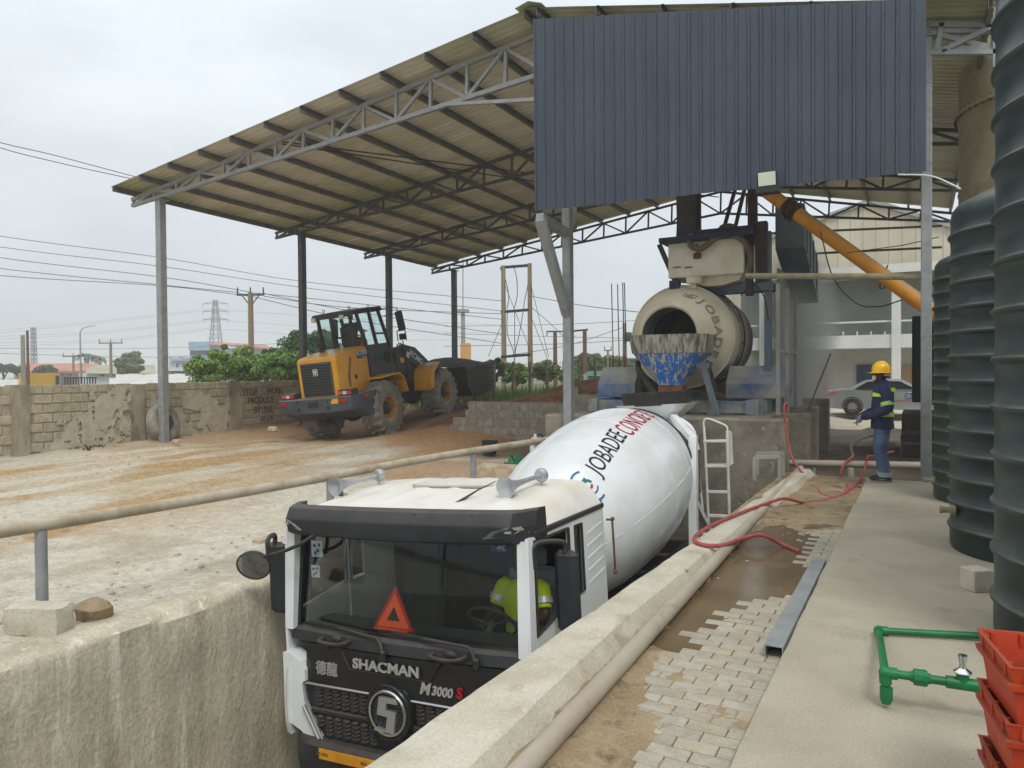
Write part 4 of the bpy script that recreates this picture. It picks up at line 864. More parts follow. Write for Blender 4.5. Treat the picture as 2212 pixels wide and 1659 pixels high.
# --- warning triangle behind the windscreen
tr = thing('warning_triangle', 'orange red warning triangle propped on the mixer truck dashboard behind the windscreen', 'warning triangle', wm(T) @ V(-.20, .20, 1.712), (-.20, -.056, .018))
def ringpoly(o_, i_, mt, nm, y):
    mb = MB(); k = len(o_); a = [V(p[0], y, p[1]) for p in o_] + [V(p[0], y, p[1]) for p in i_]; b_ = [p + V(0, .012, 0) for p in a]; n_ = len(a)
    fs = []
    for i in range(k):
        j = (i + 1) % k; fs += [(i, j, k + j, k + i), (n_ + i, n_ + k + i, n_ + k + j, n_ + j), (i, n_ + i, n_ + j, j), (k + i, k + j, n_ + k + j, n_ + k + i)]
    mb.add(a + b_, fs); mb.build(nm, mt, tr, smooth=0)
ringpoly([(-.225, 0), (.225, 0), (0, .385)], [(-.165, .035), (.165, .035), (0, .315)], 'red_reflex', 'reflector_band', 0)
ringpoly([(-.175, .03), (.175, .03), (0, .325)], [(-.07, .085), (.07, .085), (0, .205)], 'orange_reflex', 'orange_panel', -.003)
MB().box((0, .03, .012), (.36, .12, .022), None, .006).build('foot', 'orange_reflex', tr)
# ------------------------------------------------------------------ wheel loader climbing the ramp
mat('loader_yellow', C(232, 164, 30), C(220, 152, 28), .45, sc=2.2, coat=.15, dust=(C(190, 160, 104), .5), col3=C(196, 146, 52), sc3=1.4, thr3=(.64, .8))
mat('loader_black', C(36, 38, 40), C(46, 46, 46), .5, sc=3, dust=(C(110, 98, 80), .4))
mat('loader_grey', C(76, 82, 90), C(62, 67, 74), .55, sc=2.5, col3=C(140, 142, 144), sc3=9, thr3=(.66, .70), st3=(1, 1, 2.5), dust=(C(150, 136, 112), .5))
mat('loader_tyre', C(146, 144, 132), C(112, 111, 102), .9, sc=4, bump=.25, bsc=40, col3=C(150, 138, 116), sc3=2, thr3=(.55, .75))
mat('loader_rim', C(204, 152, 84), C(180, 132, 76), .6, sc=5, col3=C(120, 92, 66), sc3=3, thr3=(.5, .7))
mat('lamp_red', C(206, 30, 44), None, .2, coat=.5); mat('lamp_amber', C(206, 84, 40), None, .2, coat=.5)
mat('bucket_steel', C(52, 50, 47), C(40, 39, 37), .5, .4, sc=2, thr=(.35, .65), col3=C(92, 80, 66), sc3=1.3, thr3=(.6, .75))
mat('gravel', C(104, 106, 112), C(70, 72, 78), .95, sc=28, thr=(.4, .6), bump=1., bsc=60, dist=.05)
mat('decal_white', C(220, 224, 224), None, .5); mat('decal_yellow', C(226, 172, 30), None, .5); mat('decal_blue', C(70, 88, 130), None, .5); mat('orange_fabric', C(232, 86, 36), None, .7)
glass('cab_glass', None, .02, .02, (.86, .97, .96))
LD = thing('wheel_loader', 'yellow and black wheel loader carrying gravel up the dirt ramp', 'wheel loader', (-15.11, 17.56, -.235), (.112, -.07, .07))
def ext(poly, x0, x1): return MB().prism(poly, (x0, 0, 0), (0, 1, 0), (0, 0, 1), (x1 - x0, 0, 0))
def part(mb, nm, mt, par=None, sm=30, **k): return mb.build(nm, mt, par or LD, smooth=sm, **k)
# wheels with deep lugs
ty = MB(); ty.lathe([(.36, -.24), (.42, -.285), (.55, -.30), (.68, -.285), (.745, -.25), (.765, -.12), (.77, 0), (.765, .12), (.745, .25), (.68, .285), (.55, .30), (.42, .285), (.36, .24)], (0, 0, 0), (1, 0, 0), 48, cap=False)
for k in range(18):
    for sx in (-1, 1):
        a0 = 2 * PI * (k + (.5 if sx > 0 else 0)) / 18; pts = []
        for (x, da, r) in ((.0, .0, .765), (.12, .06, .765), (.20, .02, .755), (.29, .10, .70), (.30, .11, .63)):
            a = a0 + da; pts.append((x * sx, a, r))
        rows = []
        for x, a, r in pts:
            w_ = .048 / r; rows.append([V(x, math.cos(a - w_) * (r - .03), math.sin(a - w_) * (r - .03)), V(x * 1.02, math.cos(a - w_ * .7) * (r + .068), math.sin(a - w_ * .7) * (r + .068)), V(x * 1.02, math.cos(a + w_ * .7) * (r + .068), math.sin(a + w_ * .7) * (r + .068)), V(x, math.cos(a + w_) * (r - .03), math.sin(a + w_) * (r - .03))])
        ty.loft(rows)
tyme = ty.mesh('tyre', 'loader_tyre', 30.)
rm = MB(); rm.lathe([(.37, -.22), (.37, .235), (.395, .25), (.38, .262), (.345, .245), (.33, .12), (.30, .05), (.19, .03), (.185, .10), (.175, .13)], (0, 0, 0), (1, 0, 0), 36, cap=False); rmme = rm.mesh('rim', 'loader_rim', 40.)
hbm = MB(); hbm.lathe([(.20, .02), (.19, .13), (.16, .16), (.11, .17), (.10, .21), (.003, .22)], (0, 0, 0), (1, 0, 0), 20, cap=False)
for k in range(10): hbm.box((.165, .155 * math.cos(k * PI / 5), .155 * math.sin(k * PI / 5)), (.03, .03, .03))
hbme = hbm.mesh('hub', 'loader_black', 40.)
for y in (0, 3.42):
    for sx in (-1, 1):
        wo_ = bpy.data.objects.new('wheel', tyme); COL.objects.link(wo_); wo_.parent = LD; wo_.location = (1.10 * sx, y, .80); wo_.rotation_euler = (U(0, 1), 0, 0 if sx > 0 else PI)
        inst(rmme, 'rim', wo_, (0, 0, 0)); inst(hbme, 'hub', wo_, (0, 0, 0))
mb = MB()
for y in (0, 3.42): mb.tube([(-.95, y, .8), (.95, y, .8)], .19, 12); mb.ball((0, y, .8), .34, 14, 10)
mb.box((0, 1.7, .95), (.7, 3.6, .5)); mb.box((0, 1.75, .9), (.5, .5, 1.1), None, .1); part(mb, 'axle_frame', 'loader_black')
# rear counterweight
mb = MB(); rings = []
for x, yb, zt, zb in ((-1.33, -1.35, 1.42, 1.02), (-1.28, -1.68, 1.42, 1.02), (-.5, -1.75, 1.42, 1.0), (.5, -1.75, 1.42, 1.0), (1.28, -1.68, 1.42, 1.02), (1.33, -1.35, 1.42, 1.02)):
    rings.append([V(x, yb, zb), V(x, yb - .03, zt - .03), V(x, yb, zt), V(x, -.55, zt), V(x, -.55, zb - .25), V(x, -1.0, zb - .28)])
mb.loft(rings); cw = part(mb, 'counterweight', 'loader_grey', sm=0)
mb = MB(); mb.box((0, -1.72, 1.24), (.34, .14, .15)); part(mb, 'tow_slot', 'black_rubber', cw)
for x, z in ((-.55, 1.34), (-.55, 1.12), (.5, 1.32), (.5, 1.13)): part(MB().lathe([(.05, 0), (.05, .02), (.003, .02)], (x, -1.755, z), (0, -1, 0), 12), 'bolt_hole', 'black_rubber', cw)
for x, mt, wd in ((-1.12, 'red_reflex', .24), (1.02, 'red_reflex', .26), (.75, 'decal_yellow', .24)): part(MB().box((x, -1.755 + .06 * max(0, abs(x) - .6), 1.30), (wd, .03, .09 if mt == 'red_reflex' else .14)), 'reflector', mt, cw)
for sx in (-1, 1): part(MB().box((1.345 * sx, -1.05, 1.33), (.012, .2, .08)), 'reflector', 'red_reflex', cw)
for sx in (-1, 1):
    h = part(MB().box((1.02 * sx, -1.45, 1.50), (.50, .30, .17), None, .015), 'tail_lamp_box', 'loader_black')
    for k, mt in enumerate(('lamp_amber', 'lamp_white', 'lamp_red')): part(MB().box((1.02 * sx + (-.15 + .15 * k) * (1 if sx > 0 else 1), -1.61, 1.50), (.13, .03, .10), None, .01), 'tail_lamp', mt, h)
# hood
mb = MB(); rings = []
for y, hw, zt in ((-1.42, .66, 2.50), (-1.38, .70, 2.545), (-.9, .74, 2.62), (.0, .76, 2.72), (.05, .755, 2.725)):
    rings.append([V(-hw, y, 1.42), V(-hw, y, zt - .08), V(-hw + .06, y, zt), V(hw - .06, y, zt), V(hw, y, zt - .08), V(hw, y, 1.42)])
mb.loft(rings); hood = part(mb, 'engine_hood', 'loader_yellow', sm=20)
gb = part(MB().box((0, -1.435, 1.93), (1.10, .06, .96), None, .02), 'radiator_grille', 'loader_grey', hood)
for k in range(11): part(MB().bar((-.5, -1.475, 1.52 + k * .08), (.5, -1.475, 1.52 + k * .08), .02, .05), 'grille_slat', 'loader_black', gb)
mb = MB(); mb.box((0, -1.492, 2.13), (.17, .012, .19), None, .02); lg_ = part(mb, 'emblem', 'decal_white', hood); part(MB().box((0, -1.50, 2.13), (.135, .01, .155), None, .018), 'emblem_field', 'letter_black', lg_)
part(hp([(-.05, .05), (.05, .05), (.06, .03), (.02, -.06), (-.02, -.06), (-.06, .03)], (0, -1.51, 2.13), (1, 0, 0), (0, 0, 1), (0, .006, 0)), 'emblem_mark', 'decal_white', lg_, 0); part(hp([(-.024, .022), (.024, .022), (0, -.025)], (0, -1.514, 2.13), (1, 0, 0), (0, 0, 1), (0, .006, 0)), 'emblem_mark', 'letter_black', lg_, 0)
for sx in (-1, 1):
    for k in range(16): part(MB().box((.752 * sx, -.93 + .018 * max(0, 9 - k), 2.42 - k * .052), (.02, .075, .028)), 'vent_slot', 'loader_black', hood)
    part(MB().box((.762 * sx, -.62, 1.86), (.012, .12, .13), None, .01), 'latch', 'loader_black', hood)
    d1 = part(MB().box((.762 * sx, -.22, 2.50), (.006, .50, .17)), 'decal', 'decal_blue', hood, 0)
    tb = text('徐工智能', .14, .002); place(tb, (.768 * sx, -.2, 2.52), (0, sx, 0), (0, 0, 1)); part(tb, 'decal_print', 'decal_white', d1, 0)
    d2 = part(MB().box((.762 * sx, -.22, 2.395), (.006, .5, .045)), 'decal', 'letter_black', hood, 0); tb = text('LW500FN', .045, .002); place(tb, (.768 * sx, -.1, 2.395), (0, sx, 0), (0, 0, 1)); part(tb, 'decal_print', 'decal_white', d2, 0)
mb = MB(); mb.tube([(-.45, -1.0, 2.6), (-.45, -1.0, 2.72)], .06, 10); mb.box((-.45, -.55, 2.74), (.34, .34, .16), None, .03); mb.tube([(-.45, -.55, 2.6), (-.45, -.55, 2.95)], .09, 12); part(mb, 'exhaust_and_cap', 'loader_black', hood, split=None) if False else None
part(MB().tube([(-.50, -.45, 2.62), (-.50, -.45, 2.80)], .075, 12), 'air_intake', 'loader_black', hood); part(MB().lathe([(.12, 2.80), (.15, 2.82), (.15, 2.93), (.12, 2.96), (.003, 2.97)], (-.50, -.45, 0), (0, 0, 1), 16), 'intake_cap', 'loader_black', hood)
for x, y in ((-.4, -1.2), (.4, -1.2), (.35, -.2)): part(MB().tube([V(x + .035 * math.cos(t), y, 2.66 + .035 * math.sin(t)) for t in np.linspace(0, 2 * PI, 10, endpoint=False)], .01, 6, closed=True), 'lifting_eye', 'decal_white', hood)
# rear fenders
for sx in (-1, 1):
    rows = []
    for y, z in ((.45, 1.80), (.75, 1.78), (.98, 1.60), (1.10, 1.2)): rows.append([V(.80 * sx, y, z), V(1.38 * sx, y, z), V(1.38 * sx, y, z - .05), V(.80 * sx, y, z - .05)])
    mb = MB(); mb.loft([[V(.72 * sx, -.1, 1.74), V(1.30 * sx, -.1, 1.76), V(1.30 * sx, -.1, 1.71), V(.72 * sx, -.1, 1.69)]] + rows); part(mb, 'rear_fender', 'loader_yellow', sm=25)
    mb = MB(); rows = [[V(.75 * sx, y, z), V(1.40 * sx, y, z), V(1.40 * sx, y + .03, z - .05), V(.75 * sx, y + .03, z - .05)] for y, z in ((2.42, 1.05), (2.46, 1.45), (2.60, 1.70), (2.9, 1.82), (3.15, 1.86))]; mb.loft(rows)
    for (a, b_) in ((2.44, 2.66),): mb.prism([(2.44, 1.05), (2.62, 1.05), (2.75, 1.55), (3.1, 1.8), (3.0, 1.86), (2.62, 1.72), (2.46, 1.45)], (1.385 * sx, 0, 0), (0, 1, 0), (0, 0, 1), (.02 * sx, 0, 0))
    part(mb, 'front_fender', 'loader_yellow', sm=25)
# cab lower body and platform
mb = MB(); mb.loft([[V(-hw, y0, z), V(hw, y0, z), V(hw, y1, z), V(-hw, y1, z)] for z, y0, y1, hw in ((1.30, .10, 1.35, .80), (1.75, .07, 1.45, .82), (2.35, .06, 1.30, .80), (2.72, .05, 1.15, .78))]); cb = part(mb, 'cab_base', 'loader_black', sm=0)
for sx in (-1, 1):
    part(MB().lathe([(.17, 0), (.17, .02), (.13, .03), (.12, .01), (.003, .01)], (.80 * sx, 1.02, 2.28), (sx, 0, 0), 20), 'ac_vent', 'black_rubber', cb)
    for k in range(7): part(MB().box((.815 * sx, .55, 2.0 + k * .06), (.02, .4, .02)), 'vent_slat', 'steel_dark', cb)
part(MB().box((0, .65, 1.42), (1.9, 1.5, .10)), 'platform', 'loader_black')
# cab frame and glass
CP = {'rb': (.02, 2.72), 'rt': (-.16, 3.68), 'fb': (1.30, 2.55), 'ft': (.96, 3.74), 'mb': (.58, 2.70), 'mt': (.46, 3.72)}
def cp(k, sx, dx=0): y, z = CP[k]; return V((.78 - (.06 if k[1] == 't' else 0) + dx) * sx, y, z)
for sx in (-1, 1):
    for a, b_ in (('rb', 'rt'), ('fb', 'ft'), ('mb', 'mt')): part(MB().bar(cp(a, sx), cp(b_, sx), .09, .10, up=(0, 1, 0), b=.015), 'cab_post', 'loader_black')
    y1 = .5; part(MB().bar(V(.77 * sx, .50, 3.05), V(.77 * sx, 1.08, 3.02), .05, .06), 'door_rail', 'loader_black')
    for q_, nm in (((cp('rb', sx), cp('mb', sx), cp('mt', sx), cp('rt', sx)), 'rear_side_pane'), ((cp('mb', sx), cp('fb', sx), cp('ft', sx), cp('mt', sx)), 'door_pane')):
        mb = MB(); mb.add(list(q_), [(0, 1, 2, 3)]); part(mb, nm, 'cab_glass', sm=0, fix=False)
for ka, kb, nm in (('rb', 'rt', 'rear_pane'), ('fb', 'ft', 'front_pane')):
    q_ = [cp(ka, -1), cp(ka, 1), cp(kb, 1), cp(kb, -1)]; mb = MB(); mb.add(q_, [(0, 1, 2, 3)]); part(mb, nm, 'cab_glass', sm=0, fix=False)
for x in (-.25,): part(MB().bar((x, .05, 2.74), (x, -.05, 3.64), .05, .04, up=(0, 1, 0)), 'rear_mullion', 'loader_black')
mb = MB(); mb.loft([[V(-.80, y, z), V(-.74, y, z + .07), V(0, y, z + .10), V(.74, y, z + .07), V(.80, y, z), V(.7, y, z - .05), V(-.7, y, z - .05)] for y, z in ((-.38, 3.68), (-.34, 3.72), (.4, 3.775), (1.06, 3.80), (1.12, 3.77))]); rf = part(mb, 'cab_roof', 'loader_black', sm=25)
for x in (-.68, .36): part(MB().box((x, -.41, 3.64), (.16, .08, .13), None, .02), 'work_lamp', 'lamp_white', rf)
for x, y in ((-.5, -.1), (.45, -.1), (.5, .8)): part(MB().tube([V(x + .04 * math.cos(t), y, 3.89 + .04 * math.sin(t)) for t in np.linspace(0, 2 * PI, 10, endpoint=False)], .011, 6, closed=True), 'lifting_eye', 'steel_dark', rf)
for sx in (-1, 1):
    mb = MB(); mb.tube([(.74 * sx, 1.05, 3.76), (1.05 * sx, 1.25, 3.80), (1.20 * sx, 1.30, 3.74), (1.22 * sx, 1.30, 3.6)], .018, 6); mb.tube([(.76 * sx, 1.1, 3.55), (1.05 * sx, 1.24, 3.56), (1.22 * sx, 1.3, 3.58)], .014, 6); mr = part(mb, 'mirror_arm', 'loader_black')
    part(MB().box((1.27 * sx, 1.30, 3.34), (.26, .09, .62), Matrix.Rotation(-.12 * sx, 3, 'Y'), .03), 'mirror', 'loader_black', mr)
mb = MB(); mb.box((.05, .42, 2.78), (.5, .46, .16), None, .04); mb.box((.05, .20, 3.05), (.5, .13, .6), None, .04); part(mb, 'operator_seat', 'cab_trim')
# hand rails, front frame
for sx in (-1, 1): part(MB().tube(bez([(.95 * sx, 1.2, 1.5), (.95 * sx, 1.35, 2.5), (.95 * sx, 1.75, 2.55), (.95 * sx, 1.8, 1.5)], 4), .018, 6), 'hand_rail', 'loader_black')
mb = MB(); mb.prism([(1.75, .7), (2.9, .7), (3.3, 1.15), (2.6, 1.9), (2.3, 2.52), (1.9, 2.52), (1.75, 2.35)], (-.62, 0, 0), (0, 1, 0), (0, 0, 1), (1.24, 0, 0)); ff = part(mb, 'front_frame', 'loader_black', sm=0)
for sx in (-1, 1):
    part(MB().box((.63 * sx, 2.1, 2.08), (.012, .22, .16)), 'decal', 'decal_yellow', ff)
    mb = MB(); mb.tube([(.85 * sx, 1.95, 2.50), (.85 * sx, 1.95, 2.72)], .02, 6); mb.box((.85 * sx, 1.98, 2.84), (.24, .12, .20), None, .03); mb.tube([V(.85 * sx + .16 * a, 1.92, 2.86 + .17 * b_) for a, b_ in ((-1, -.9), (-1, .9), (-.7, 1.1), (.7, 1.1), (1, .9), (1, -.9))], .02, 6); part(mb, 'head_lamp', 'loader_black')
# lift arms with lettering, tilt lever, cylinders
for sx in (-1, 1):
    mb = MB(); mb.prism([(2.05, 2.50), (2.25, 2.60), (3.0, 2.42), (3.9, 1.78), (4.9, 1.0), (5.0, .72), (4.85, .62), (4.5, .80), (3.6, 1.40), (2.9, 1.82), (2.1, 2.2)], (.50 * sx, 0, 0), (0, 1, 0), (0, 0, 1), (.12 * sx, 0, 0)); arm = part(mb, 'lift_arm', 'loader_black', sm=0)
    tb = text('XCMG', .27, .004, bold=.006, xs=1.1); place(tb, (.625 * sx, 2.98, 2.08), (0, .82 * sx, -.50 * sx) if sx > 0 else (0, -.82, .5), (0, .52, .85)); part(tb, 'lettering', 'decal_white', arm, 0)
    part(MB().box((.626 * sx, 2.5, 2.22), (.008, .17, .19), Matrix.Rotation(-.5, 3, 'X')), 'emblem', 'decal_white', arm)
    part(MB().tube([(.45 * sx, 1.9, 1.0), (.45 * sx, 2.8, 1.15)], .09, 12), 'lift_cylinder', 'loader_black'); part(MB().tube([(.45 * sx, 2.8, 1.15), (.45 * sx, 3.9, 1.45)], .05, 10), 'cylinder_rod', 'chrome')
part(MB().prism([(3.25, 1.3), (3.6, 1.5), (3.75, 2.1), (3.72, 2.38), (3.5, 2.36), (3.42, 1.9)], (-.14, 0, 0), (0, 1, 0), (0, 0, 1), (.28, 0, 0)), 'tilt_lever', 'loader_black', sm=0)
part(MB().tube([(0, 2.2, 2.28), (0, 2.95, 2.30)], .10, 12), 'tilt_cylinder', 'loader_black'); part(MB().tube([(0, 2.95, 2.30), (0, 3.62, 2.34)], .055, 10), 'cylinder_rod', 'chrome')
part(MB().bar((0, 3.4, 1.4), (0, 4.95, 1.15), .1, .16), 'tilt_link', 'loader_black')
# bucket, open to the front and full
bp_ = [(4.75, 1.42), (4.72, .80), (5.0, .46), (5.5, .36), (6.55, .40)]
mb = MB(); o_ = [V(-1.50, y, z) for y, z in bp_]; i_ = [V(-1.50, y + .05, z + .05) for y, z in bp_]; rows = [[V(x, p.y, p.z) for p in o_ + i_[::-1]] for x in (-1.5, 1.5)]; mb.loft(rows)
for sx in (-1, 1): mb.prism(bp_ + [(7.3, 1.40), (6.2, 1.44)], (1.46 * sx, 0, 0), (0, 1, 0), (0, 0, 1), (.05 * sx, 0, 0))
mb.box((0, 4.76, 1.47), (2.94, .10, .10)); bk = part(mb, 'bucket', 'bucket_steel', sm=0)
for k in range(8): part(MB().prism([(6.35, .40), (6.72, .42), (6.35, .47)], (-1.38 + k * .382, 0, 0), (0, 1, 0), (0, 0, 1), (.08, 0, 0)), 'bucket_tooth', 'bucket_steel', bk, 0)
gm = wm(LD); gv = MB(); xs_ = np.linspace(-1.44, 1.44, 46); ys_ = np.linspace(4.8, 7.05, 36); rows = []
for y in ys_: rows.append([gm @ V(x, y, 1.38 + .46 * max(0, 1 - ((y - 5.8) / 1.3) ** 2) * max(0, 1 - (x / 1.6) ** 2) + .06 * float(fbm(x * 9, y * 9, 4) - .5) - (.10 if abs(x) > 1.4 else 0)) for x in xs_])
gv.loft(rows, cap=False, closed=False); gv.thing('gravel_load', 'gravel', 'heap of dark grey gravel filling the loader bucket', 'gravel', smooth=0, fix=False)
# traffic cone kept in the cab
cn = MB(); cw_ = gm @ V(.52, .28, 2.72); cn.lathe([(.12, 0), (.12, .02), (.085, .03), (.06, .25), (.03, .5), (.003, .51)], cw_, (0, 0, 1), 14); cn.thing('traffic_cone', 'orange_fabric', 'orange traffic cone stowed upright in the loader cab', 'cone')
# ------------------------------------------------------------------ batching plant
mat('plant_blue', C(62, 106, 160), C(60, 92, 138), .6, sc=2, col3=C(160, 158, 144), sc3=1.6, thr3=(.38, .62), dust=(C(160, 154, 138), .8), bump=.2, bsc=20)
mat('plant_blue_splash', C(40, 110, 188), C(186, 180, 152), .65, sc=5.5, st=(2.4, 2.4, .32), thr=(.53, .59), bump=.5, bsc=22, bst=(1, 1, .4), col3=C(188, 180, 148), sc3=9, st3=(2, 2, .18), thr3=(.57, .62))
mat('splash_crust', C(172, 168, 150), C(92, 90, 82), .9, sc=6, st=(2, 2, .4), thr=(.42, .6), bump=1., bsc=18, bst=(1, 1, .35), dist=.03)
mat('drum_dusty', C(222, 214, 190), C(208, 198, 172), .7, sc=1.6, col3=C(184, 170, 142), sc3=1.2, thr3=(.55, .75), bump=.15, bsc=30)
mat('drum_dark', C(104, 110, 106), C(122, 124, 118), .9, sc=2)
mat('ring_steel', C(120, 116, 116), C(86, 80, 78), .35, .8, sc=6, st=(1, .2, 1), thr=(.35, .6))
mat('cream_box', C(228, 223, 208), C(214, 206, 186), .7, sc=2, col3=C(140, 118, 84), sc3=1.3, thr3=(.62, .76), bump=.1, bsc=30)
mat('navy', C(30, 38, 70), C(40, 46, 72), .55, sc=3, dust=(C(120, 112, 96), .5)); mat('plant_dark', C(62, 58, 52), C(48, 45, 41), .7, sc=3, dust=(C(126, 116, 96), .7))
mat('maroon', C(70, 32, 36), C(54, 28, 30), .6, sc=4); mat('rust', C(122, 76, 56), C(98, 62, 48), .85, sc=6)
mat('dusty_grey', C(158, 158, 148), C(138, 138, 130), .85, sc=1.5, dust=(C(160, 154, 140), .8)); mat('dusty_bluegrey', C(92, 108, 122), C(110, 116, 118), .8, sc=1.5, dust=(C(150, 146, 134), .8))
mat('screw_yellow', C(220, 148, 30), C(204, 134, 26), .55, sc=3, dust=(C(150, 142, 120), 1.), col3=C(140, 96, 34), sc3=2, thr3=(.6, .75)); mat('screw_clamp', C(74, 50, 28), C(60, 42, 26), .7, sc=5)
mat('stencil', C(150, 144, 126), None, .75); mat('hose_grey', C(112, 102, 82), C(96, 88, 72), .8, sc=6); mat('pipe_cream', C(164, 158, 128), C(140, 130, 100), .7, sc=5)
mat('lamp_panel', C(214, 220, 204), None, .25, coat=.4); mat('cable', C(40, 38, 36), None, .7)
def aY(u, v, Y): return at(u, v, 'y', Y)
pb = MB(); pb.box((-4.45, 16.2, -.85), (4.1, 6.0, 3.4), None, .03); pb.box((-4.245, 13.42, -.852), (4.53, .5, 3.39), None, .03); pb.thing('plant_foundation', 'concrete_dark', 'stained concrete foundation block that carries the mixing plant', 'foundation')
PL = thing('mixing_plant', 'concrete mixing plant with dusty beige drum, cream batch box and blue frame', 'mixing plant', (-4.3, 16, .85))
def pp(mb, nm, mt, par=None, sm=35, **k): return mb.build(nm, mt, par or PL, w=True, smooth=sm, **k)
# drum: axis along the pit
dcx, dcz = -4.39, 2.40
prof = [(.56, 15.2), (.56, 14.52), (.60, 14.50), (.63, 14.52), (1.06, 15.42), (1.085, 15.46), (1.085, 16.12), (1.085, 16.55), (1.075, 17.0), (1.0, 17.75), (.98, 17.78), (.5, 17.80), (.003, 17.8)]
mb = MB(); mb.lathe(prof, (dcx, 0, dcz), (0, 1, 0), 64, cap=False); dr = pp(mb, 'drum', 'drum_dusty', sm=25)
mb = MB(); mb.lathe([(.555, 14.54), (.56, 15.15), (.95, 15.6), (.95, 17.5), (.003, 17.6)], (dcx, 0, dcz), (0, 1, 0), 48, cap=False); pp(mb, 'drum_lining', 'drum_dark', dr, fix=False)
mb = MB(); mb.lathe([(1.08, 16.10), (1.15, 16.11), (1.16, 16.16), (1.12, 16.2), (1.16, 16.24), (1.15, 16.30), (1.08, 16.31)], (dcx, 0, dcz), (0, 1, 0), 64, cap=False); pp(mb, 'drum_track', 'ring_steel', dr)
for y, r in ((15.44, 1.088), (16.62, 1.09), (17.74, 1.01)): pp(MB().tube([V(dcx + r * math.cos(t), y, dcz + r * math.sin(t)) for t in np.linspace(0, 2 * PI, 56, endpoint=False)], .014, 6, closed=True), 'drum_rib', 'drum_dusty', dr)
sl_ = (1.06 - .63) / .90
for k, ch_ in enumerate('JOBADEE'):
    a = R_(52 - k * 15.5); r = .87; yy = 14.52 + (r - .63) / sl_ - .012; rad = V(math.cos(a), 0, math.sin(a)); tan = V(math.sin(a), 0, -math.cos(a))
    slope = (rad * sl_ + V(0, 1, 0)).normalized(); tb = text(ch_, .31, .004, bold=.008); place(tb, V(dcx, yy, dcz) + rad * r, tan, slope if True else rad); pp(tb, 'lettering', 'stencil', dr, 0)
a = R_(70); rad = V(math.cos(a), 0, math.sin(a)); tan = V(math.sin(a), 0, -math.cos(a)); slope = (rad * sl_ + V(0, 1, 0)).normalized(); c_ = V(dcx, 14.52 + (.87 - .63) / sl_ - .012, dcz) + rad * .87
for k, (x0, wd) in enumerate(((-.12, .22), (-.06, .2), (-.14, .18), (-.02, .16))): pp(place(MB().box((x0 + wd / 2, -.09 + k * .055, 0), (wd, .028, .008)), c_, tan, slope), 'logo_print', 'stencil', dr, 0)
# roller housings and base frame
for sx, x0, x1 in ((1, -3.42, -2.42), (-1, -6.2, -5.35)):
    mb = MB(); mb.loft([[V(x0, y0, z), V(x1 if z < 1.5 else x1 - .0, y0, z), V(x1, y1, z), V(x0, y1, z)] for z, y0, y1 in ((1.13, 15.2, 17.0), (1.42, 15.2, 17.0), (1.78, 15.55, 16.65))]); pp(mb, 'roller_housing', 'plant_blue', sm=0)
mb = MB()
for x in (-5.9, -2.75): mb.box((x, 16.2, .995), (.18, 4.0, .26))
for y in (14.35, 16.1, 18.0): mb.box((-4.32, y, .995), (3.1, .16, .22))
fr_ = pp(mb, 'base_frame', 'plant_blue', sm=0)
for y in np.arange(14.5, 18.1, .42): pp(MB().box((-2.62, y, .99), (.1, .03, .25)), 'stiffener', 'plant_blue', fr_, 0)
for x in (-3.45, -2.72): pp(MB().box((x, 14.25, .99), (.22, .06, .28)), 'foot_plate', 'dusty_grey', fr_, 0)
# discharge hopper with hardened splashes
hx, hy = -4.10, 13.72
def hring(z, a, b_, k=1.): a *= .93; return [V(hx + x * a, hy + y * b_, z) for x, y in ((-1, -.55), (-.6, -1), (.6, -1), (1, -.55), (1, .8), (.6, 1), (-.6, 1), (-1, .8))]
mb = MB(); mb.loft([hring(2.02, .74, .46), hring(2.36, .80, .52), hring(2.36, .76, .48), hring(2.04, .70, .42)], cap=False); ho = pp(mb, 'hopper_collar', 'splash_crust', sm=0)
mb = MB(); mb.loft([hring(1.42, .25, .2), hring(1.55, .30, .24), hring(2.03, .73, .45)], cap=False); pp(mb, 'hopper_funnel', 'plant_blue_splash', sm=0)
mb = MB(); mb.box((hx + .02, hy, 1.34), (.46, .36, .18), None, .02); pp(mb, 'hopper_outlet', 'rust', sm=0)
for p, q, mt in (((hx + .62, hy - .1, 1.82), (hx + .88, hy - .15, .9), 'dusty_bluegrey'), ((hx + .50, hy - .1, 1.80), (hx + .74, hy - .1, 1.78), 'dusty_bluegrey'), ((hx - .66, hy, 1.75), (hx - .26, hy - .1, 1.2), 'plant_dark'), ((hx - .70, hy + .1, 1.9), (hx - .68, hy + .4, .9), 'plant_dark'), ((hx + .6, hy + .3, 1.8), (hx + .75, hy + .7, .95), 'plant_dark'), ((hx - .2, hy + .3, 1.25), (hx + .9, hy + .4, 1.22), 'plant_dark')): pp(MB().bar(p, q, .07, .10), 'hopper_leg', mt, sm=0)
